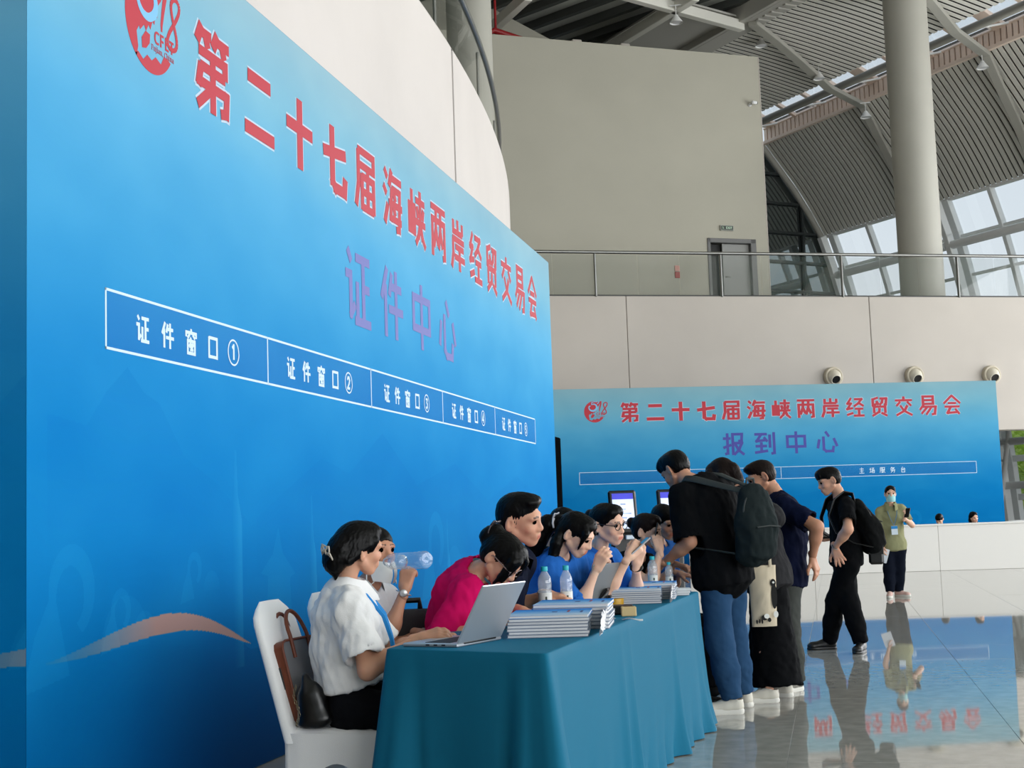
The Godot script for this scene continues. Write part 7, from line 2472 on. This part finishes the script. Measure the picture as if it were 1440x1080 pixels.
# hinge along local Z at +X, user at -X
func laptop(label: String, at: Vector3, yaw: float, d: float, w: float, open: float, m: Material) -> void:
	var o := thing("laptop", label, "laptop", at, yaw)
	var b := MB.new()
	b.box(Vector3(0, 0.008, 0), Vector3(d, 0.014, w), 0.004)
	part("base", b, m, o)
	var kb := MB.new()
	kb.box(Vector3(0.02, 0.0155, 0), Vector3(d * 0.45, 0.002, w * 0.86))
	part("keyboard", kb, mat(Color(0.06, 0.06, 0.065), 0.6), o)
	var tp := MB.new()
	tp.box(Vector3(-d * 0.33, 0.0155, 0), Vector3(d * 0.24, 0.0015, w * 0.34))
	part("trackpad", tp, m, o)
	var pt := MB.new()
	for k in 3: pt.box(Vector3(-0.01 + 0.035 * k, 0.0085, w / 2), Vector3(0.016, 0.005, 0.002))
	part("ports", pt, M["black_plastic"], o)
	var lid := MB.new()
	lid.box(Vector3(0, d / 2, 0), Vector3(0.007, d, w), 0.003)
	var xf := Transform3D(Basis(Vector3.BACK, -(PI / 2 - open)), Vector3(d / 2 - 0.004, 0.014, 0))
	var l := part("lid", lid, m, o, xf)
	var sc := MB.new()
	sc.box(Vector3(-0.0038, d / 2, 0), Vector3(0.0012, d * 0.9, w * 0.94))
	part("display", sc, mat(Color(0.25, 0.3, 0.38), 0.2), l)
	var hg := MB.new()
	hg.tube([Vector3(d / 2 - 0.004, 0.013, -w * 0.36), Vector3(d / 2 - 0.004, 0.013, w * 0.36)], 0.006, 8)
	part("hinge", hg, M["black_plastic"], o)

func booklets() -> void:
	var paper := mat(Color(0.88, 0.88, 0.89), 0.8)
	var coverm := mat(Color.WHITE, 0.6)
	coverm.metallic_specular = 0.15
	var g := Gradient.new()
	g.set_color(0, Color(0.10, 0.48, 0.86)); g.set_color(1, Color(0.78, 0.85, 0.90))
	g.add_point(0.45, Color(0.45, 0.68, 0.90))
	var gt := GradientTexture2D.new()
	gt.gradient = g; gt.width = 128; gt.height = 16
	coverm.albedo_texture = gt
	var ink := mat(Color(0.10, 0.22, 0.50), 0.5)
	var inkr := mat(Color(0.60, 0.25, 0.35), 0.5)
	var ords := ["topmost", "second from the top", "third from the top", "fourth from the top", "fifth from the top", "sixth from the top", "lowest"]
	var spec := [
		[Vector3(-1.145, TT, -5.55), 0.32, 0.36, 7, 0.0125, 0.14, "near front pile", "booklets in the near front pile"],
		[Vector3(-1.115, TT, -5.93), 0.32, 0.36, 7, 0.0150, 0.10, "near rear pile", "booklets in the near rear pile"],
		[Vector3(-1.075, TT, -7.52), 0.28, 0.32, 7, 0.0110, 0.12, "far front pile", "booklets in the far front pile"],
		[Vector3(-1.035, TT, -7.86), 0.28, 0.32, 7, 0.0125, 0.08, "far rear pile", "booklets in the far rear pile"]]
	for s in spec:
		for k in s[3]:
			var top: bool = k == s[3] - 1
			var o := thing("booklet", "%s white-edged booklet of the %s on the teal cloth" % [ords[s[3] - 1 - k], s[6]], "booklet", (s[0] as Vector3) + Vector3(rng.randf_range(-0.004, 0.004), 0.001 + s[4] * k, rng.randf_range(-0.004, 0.004)), s[5] + rng.randf_range(-0.02, 0.02), s[7])
			var w: float = s[1]; var d: float = s[2]; var h: float = s[4]
			var pg := MB.new()
			# pages swell slightly between the covers
			pg.box(Vector3(0, h * 0.5, 0), Vector3(w - 0.004, h - 0.0024, d - 0.004), 0.002)
			part("pages", pg, paper, o)
			var cv := MB.new()
			cv.box(Vector3(0, h - 0.001, 0), Vector3(w, 0.0012, d))
			cv.box(Vector3(0, 0.0008, 0), Vector3(w, 0.0012, d))
			part("cover", cv, coverm if top else mat(Color(0.55, 0.60, 0.68), 0.5), o)
			if top:
				for i in 3:
					var pr := MB.new()
					pr.box(Vector3(0.015 + 0.055 * i, h + 0.0002, [0.0, -0.03, 0.01][i]), Vector3([0.022, 0.010, 0.010][i], 0.0008, [0.035, 0.10, 0.09][i]))
					part("cover_print", pr, ink if i != 1 else inkr, o)
	# torn white wrapping at the piles' right ends
	for q in [[Vector3(-0.972, TT, -5.70), 0.38, 0.092, "crumpled white wrapping paper round the near booklet piles"], [Vector3(-0.922, TT, -7.66), 0.34, 0.082, "crumpled white wrapping paper round the far booklet piles"]]:
		var o2 := thing("wrapping_paper", q[3], "paper", q[0], 0.12)
		var rows := []
		var nn := FastNoiseLite.new(); nn.seed = 4; nn.frequency = 14.0
		for jy in 15:
			var row := []
			for i in 41:
				var u := i / 40.0 - 0.5; var v := jy / 14.0
				var cr := nn.get_noise_2d(u * 2.0, v * 0.7) * 0.022 + nn.get_noise_2d(u * 5.0 + 9, v * 2.0) * 0.009
				row.append(Vector3(0.012 + absf(cr) + 0.014 * v, 0.003 + q[2] * v * (0.92 + 0.25 * nn.get_noise_1d(u * 3.0)), -u * q[1] * 1.7))
			rows.append(row)
		var wp := MB.new()
		wp.sheet(rows)
		var wm := mat(Color(0.90, 0.90, 0.91), 0.75)
		wm.cull_mode = BaseMaterial3D.CULL_DISABLED
		part("paper", wp, wm, o2)

func bottle(label: String, at: Vector3, dia: float, h: float) -> void:
	at.y = TT
	var o := thing("water_bottle", label, "bottle", at, 0.0, "water bottles on the table")
	var r := dia / 2.0
	var shell := glass(0.30, Color(0.85, 0.89, 0.92))
	var b := MB.new()
	var pf := [Vector2(0.0, 0.002), Vector2(r * 0.8, 0.001), Vector2(r, 0.008)]
	for k in 9:
		pf.append(Vector2(r * (0.965 if k % 2 else 1.0), 0.012 + k * h * 0.07))
	pf += [Vector2(r, h * 0.70), Vector2(r * 0.92, h * 0.77), Vector2(r * 0.6, h * 0.85), Vector2(r * 0.42, h * 0.89), Vector2(r * 0.42, h * 0.94)]
	b.lathe(pf, 24)
	part("shell", b, shell, o)
	var wt := MB.new()
	wt.lathe([Vector2(0, 0.004), Vector2(r * 0.92, 0.006), Vector2(r * 0.92, h * 0.5), Vector2(0, h * 0.5)], 20)
	part("water", wt, glass(0.22, Color(0.75, 0.85, 0.92)), o)
	var lb := MB.new()
	lb.lathe([Vector2(r * 1.012, h * 0.24), Vector2(r * 1.012, h * 0.46)], 24)
	part("bottle_label", lb, mat(Color(0.88, 0.89, 0.88), 0.6), o)
	var lg := MB.new()
	lg.box(Vector3(r * 0.35, h * 0.35, r * 0.95), Vector3(0.010, 0.016, 0.003), 0.001)
	part("label_mark", lg, mat(Color(0.3, 0.35, 0.3), 0.6), o)
	var cp := MB.new()
	cp.lathe([Vector2(r * 0.46, h * 0.90), Vector2(r * 0.5, h * 0.905), Vector2(r * 0.5, h * 0.985), Vector2(r * 0.46, h), Vector2(0, h)], 20)
	part("cap", cp, mat(Color(0.12, 0.72, 0.78), 0.4), o)

func drinking_bottle() -> void:
	var a := Vector3(-1.917, 1.093, -5.780)
	var b := Vector3(-1.682, 1.101, -5.620)
	var o := thing("drinking_bottle", "clear bottle tipped to the mouth of the person behind the white-shirted woman", "bottle", a)
	var d := (b - a).normalized()
	var x := d.cross(Vector3.UP).normalized()
	var bs := Basis(x, d, x.cross(d))
	var L := a.distance_to(b)
	var sh := glass(0.12, Color(0.86, 0.9, 0.93))
	sh.metallic_specular = 0.9
	var mb := MB.new()
	mb.lathe([Vector2(0.0165, 0.0), Vector2(0.0165, 0.02), Vector2(0.030, 0.032), Vector2(0.036, 0.05), Vector2(0.036, L * 0.82), Vector2(0.038, L * 0.84), Vector2(0.038, L * 0.96), Vector2(0.033, L), Vector2(0.0, L * 0.985)], 28)
	part("shell", mb, sh, o, Transform3D(bs, Vector3.ZERO))
	var wt := MB.new()
	wt.lathe([Vector2(0.0, 0.05), Vector2(0.030, 0.052), Vector2(0.030, L * 0.42), Vector2(0.0, L * 0.40)], 20, Transform3D(Basis(), Vector3(0, 0, -0.003)))
	part("water", wt, glass(0.25, Color(0.85, 0.92, 0.97)), o, Transform3D(bs, Vector3.ZERO))
	var rg := MB.new()
	rg.lathe([Vector2(0.0175, 0.004), Vector2(0.0185, 0.008), Vector2(0.0175, 0.014)], 20)
	part("neck_ring", rg, M["white_plastic"], o, Transform3D(bs, Vector3.ZERO))

func briefcase() -> void:
	var o := thing("laptop_bag", "grey laptop bag with brown leather edges and handles standing on the nearest chair", "bag", Vector3(-2.135, 0.456, -5.43), -0.12)
	var leather := mat(Color(0.42, 0.20, 0.11), 0.5)
	var felt := cloth(Color(0.46, 0.46, 0.47), 30.0)
	var xf := Transform3D(Basis(Vector3.BACK, 0.26), Vector3.ZERO)
	var pl := PackedVector2Array()
	for q in [[-0.145, 0.03], [-0.13, 0.008], [-0.11, 0.0], [0.11, 0.0], [0.13, 0.008], [0.145, 0.03], [0.145, 0.315], [0.135, 0.337], [0.11, 0.345], [-0.11, 0.345], [-0.135, 0.337], [-0.145, 0.315]]: pl.append(Vector2(q[0], q[1]))
	var lf := Transform3D(Basis(Vector3(0, 0, -1), Vector3.UP, Vector3(1, 0, 0)), Vector3.ZERO)
	var b := MB.new(); b.prism(pl, 0.024, 0.034, lf); b.prism(pl, -0.034, -0.024, lf)
	part("panel", b, felt, o, xf)
	var gs := MB.new()
	var rows := []
	for x in [-0.031, 0.031]:
		var row := []
		for q in pl: row.append(Vector3(x, 0.172 + (q.y - 0.172) * 1.012, -q.x * 1.02))
		rows.append(row)
	gs.sheet(rows, true)
	var lm: StandardMaterial3D = leather.duplicate(); lm.cull_mode = BaseMaterial3D.CULL_DISABLED
	part("gusset", gs, lm, o, xf)
	for x in [-0.034, 0.034]:
		var ed := MB.new()
		var pth := []
		for q in pl: pth.append(Vector3(x, q.y, -q.x))
		pth.append(pth[0])
		ed.tube(pth, 0.006, 6)
		part("edge_piping", ed, leather, o, xf)
		var hd := MB.new()
		var hp := [Vector3(x * 1.15, 0.27, 0.07)]
		for k in 13:
			var a := PI * k / 12.0
			hp.append(Vector3(x * lerpf(1.15, 0.7, sin(a)), 0.36 + 0.105 * sin(a), 0.07 * cos(a)))
		hp.append(Vector3(x * 1.15, 0.27, -0.07))
		hd.tube(hp, 0.0085, 8, true, Vector3.RIGHT)
		part("handle", hd, leather, o, xf)
	var zp := MB.new()
	zp.box(Vector3(0, 0.20, 0.149), Vector3(0.012, 0.09, 0.004), 0.001)
	part("side_pocket", zp, M["black_plastic"], o, xf)

func handbag() -> void:
	var o := thing("handbag", "slouchy black leather handbag with a chain between the woman and the laptop bag", "bag", Vector3(-2.063, 0.526, -5.260))
	o.position.y = 0.457
	var f := Field.new(0.009, 80.0)
	f.ell(Vector3(0.01, 0.035, 0), Vector3(-0.01, 0.13, 0), Vector3.RIGHT, 0.078, 0.045, 0.050, 0.030)
	f.cap(Vector3(-0.015, 0.14, 0.0), Vector3(-0.03, 0.205, 0.0), 0.036, 0.016)
	f.cap(Vector3(0.02, 0.12, 0.0), Vector3(0.015, 0.17, 0.01), 0.025, 0.010)
	f.cut_plane(Vector3(0, 0.004, 0), Vector3.DOWN, 0.3)
	var fold := func(p: Vector3, n: Vector3) -> float: return 0.012 * fold_noise.get_noise_3d(p.x * 26.0, p.y * 10.0, p.z * 26.0)
	var mb := MB.new()
	f.into(mb, null, fold)
	part("pouch", mb, mat(Color(0.025, 0.025, 0.03), 0.32), o)
	for k in 13:
		var a := 0.025 + 0.012 * k
		var ring := []
		for i in 9:
			var t := TAU * i / 8.0
			ring.append(Vector3(-0.050 + 0.012 * sin(k * 0.5), a, 0.052 - 0.001 * k) + (Vector3(cos(t) * 0.0045, sin(t) * 0.0085, 0) if k % 2 else Vector3(0, sin(t) * 0.0085, cos(t) * 0.0045)))
		var ln := MB.new()
		ln.tube(ring, 0.0014, 5, false)
		part("chain_link", ln, mat(Color(0.55, 0.5, 0.4), 0.3, 0.9), o)

func grey_backpack() -> void:
	var o := thing("laptop_backpack", "grey laptop backpack with black handle standing behind the woman in magenta", "backpack", Vector3(-1.950, 0.769, -6.220), 0.35)
	o.position.y = 0.458
	var f := Field.new(0.011, 90.0)
	f.ell(Vector3(0, 0.04, 0), Vector3(0, 0.36, 0), Vector3.RIGHT, 0.140, 0.065, 0.135, 0.060)
	f.ell(Vector3(0, 0.05, 0.055), Vector3(0, 0.22, 0.055), Vector3.RIGHT, 0.118, 0.03, 0.118, 0.03)
	f.cut_plane(Vector3(0, 0.005, 0), Vector3.DOWN, 0.4)
	f.cut_plane(Vector3(0, 0.40, 0), Vector3.UP, 0.4)
	var mb := MB.new()
	f.into(mb)
	part("bag_body", mb, cloth(Color(0.27, 0.27, 0.28), 25.0), o)
	var fl := MB.new()
	fl.box(Vector3(0, 0.235, 0.085), Vector3(0.21, 0.012, 0.006), 0.002)
	fl.box(Vector3(-0.105, 0.13, 0.078), Vector3(0.008, 0.2, 0.006), 0.002)
	part("pocket_seam", fl, M["black_plastic"], o)
	var tg := MB.new()
	tg.box(Vector3(0.075, 0.31, 0.063), Vector3(0.05, 0.014, 0.004), 0.001)
	part("maker_tag", tg, mat(Color(0.78, 0.78, 0.78), 0.4), o)
	var hd := MB.new()
	hd.tube([Vector3(-0.05, 0.39, -0.02), Vector3(-0.045, 0.44, -0.02), Vector3(0.045, 0.44, -0.02), Vector3(0.05, 0.39, -0.02)], 0.014, 8)
	part("handle", hd, M["black_plastic"], o)
	for sx in [-1.0, 1.0]:
		var sd := MB.new()
		sd.box(Vector3(sx * 0.142, 0.2, 0.0), Vector3(0.008, 0.34, 0.05), 0.003)
		part("side_panel", sd, M["black_plastic"], o)

func counter() -> void:
	var yaw := deg_to_rad(9.0)
	var o := thing("reception_counter", "long low white reception counter below the far blue banner", "counter", Vector3(-0.384, 0, -28.115), yaw)
	var wm := mat(Color(0.98, 0.97, 0.955), 0.6)
	for k in 6:
		var b := MB.new()
		b.box(Vector3(-2.5 + 2.44 * k + 1.22, 0.441, -0.04), Vector3(2.434, 0.878, 0.08), 0.004)
		part("front_panel", b, wm, o)
	var tp := MB.new()
	tp.box(Vector3(4.8, 0.895, -0.33), Vector3(14.7, 0.03, 0.72), 0.006)
	part("top", tp, wm, o)
	var pl := MB.new()
	pl.box(Vector3(4.8, 0.012, -0.04), Vector3(14.6, 0.024, 0.06))
	part("plinth", pl, mat(Color(0.62, 0.6, 0.58), 0.6), o)
	var cp := thing("white_lounge_chair", "white rounded lounge chair behind the counter at the right edge", "chair", Vector3(3.722, 0.953, -30.600))
	cp.position.y = 0.0
	var f := Field.new(0.03, 30.0)
	f.ell(Vector3(0, 0.35, 0), Vector3(0, 0.80, -0.05), Vector3.RIGHT, 0.42, 0.16, 0.40, 0.12)
	f.cap(Vector3(-0.38, 0.45, 0.0), Vector3(-0.38, 0.45, -0.5), 0.12, 0.12)
	f.cap(Vector3(0.38, 0.45, 0.0), Vector3(0.38, 0.45, -0.5), 0.12, 0.12)
	var mb := MB.new()
	f.into(mb)
	part("shell", mb, M["white_plastic"], cp)
	var st := MB.new()
	st.box(Vector3(0, 0.38, -0.3), Vector3(0.66, 0.14, 0.5), 0.04)
	part("seat_cushion", st, M["spandex"], cp)
	for sx in [-0.3, 0.3]:
		for sz in [-0.5, 0.0]:
			var lg := MB.new()
			lg.tube([Vector3(sx, 0, sz), Vector3(sx * 0.9, 0.34, sz)], 0.02, 8)
			part("leg", lg, M["steel"], cp)

func kiosk(k: int) -> void:
	var o := thing("badge_kiosk", ["black badge kiosk with a lit screen behind the woman with glasses", "black badge kiosk mostly hidden by the man in jeans"][k], "kiosk", [Vector3(-2.391, 1.380, -16.000), Vector3(-1.862, 1.379, -16.300)][k], 0.36)
	var top: float = 1.56
	o.position.y = 0.0
	var bd := MB.new()
	bd.box(Vector3(0, 0.02, -0.05), Vector3(0.42, 0.04, 0.42), 0.01)
	bd.box(Vector3(0, 0.55, -0.08), Vector3(0.26, 1.06, 0.16), 0.02)
	part("pedestal", bd, M["black_plastic"], o)
	var hx := Transform3D(Basis(Vector3.RIGHT, -0.22), Vector3(0, 1.31, 0.0))
	var hd := MB.new()
	hd.box(Vector3(0, 0, 0), Vector3(0.33, 0.52, 0.05), 0.02)
	part("head", hd, M["black_plastic"], o, hx)
	var em := mat(Color(0.85, 0.87, 0.92), 0.3)
	em.emission_enabled = true; em.emission = Color(0.80, 0.85, 0.95); em.emission_energy_multiplier = 0.35
	var sc := MB.new(); sc.box(Vector3(0, 0.01, 0.0255), Vector3(0.25, 0.42, 0.002))
	part("screen", sc, em, o, hx)
	var ev := mat(Color(0.30, 0.30, 0.80), 0.3)
	ev.emission_enabled = true; ev.emission = Color(0.25, 0.25, 0.8); ev.emission_energy_multiplier = 0.25
	var s2 := MB.new(); s2.box(Vector3(0, 0.185, 0.027), Vector3(0.25, 0.07, 0.002))
	part("screen_header", s2, ev, o, hx)
	var tx := MB.new()
	for i in 5: tx.box(Vector3([0.0, -0.02, 0.03, 0.0, 0.02][i], [0.09, 0.03, -0.02, -0.07, -0.14][i], 0.027), Vector3([0.06, 0.10, 0.12, 0.07, 0.12][i], 0.02, 0.002))
	part("screen_text", tx, mat(Color(0.62, 0.66, 0.74), 0.5), o, hx)
	var l := OmniLight3D.new()
	l.name = "screen_light"; l.light_energy = 0.05; l.light_color = Color(0.85, 0.88, 1.0); l.light_size = 0.15; l.omni_range = 60.0; l.omni_attenuation = 2.0; l.shadow_enabled = true
	l.position = hx * Vector3(0, 0, 0.08)
	o.add_child(l)
	var cr := MB.new(); cr.box(Vector3(0.06, 1.02, 0.03), Vector3(0.10, 0.05, 0.05), 0.008)
	part("card_slot", cr, mat(Color(0.9, 0.93, 0.95), 0.3), o)
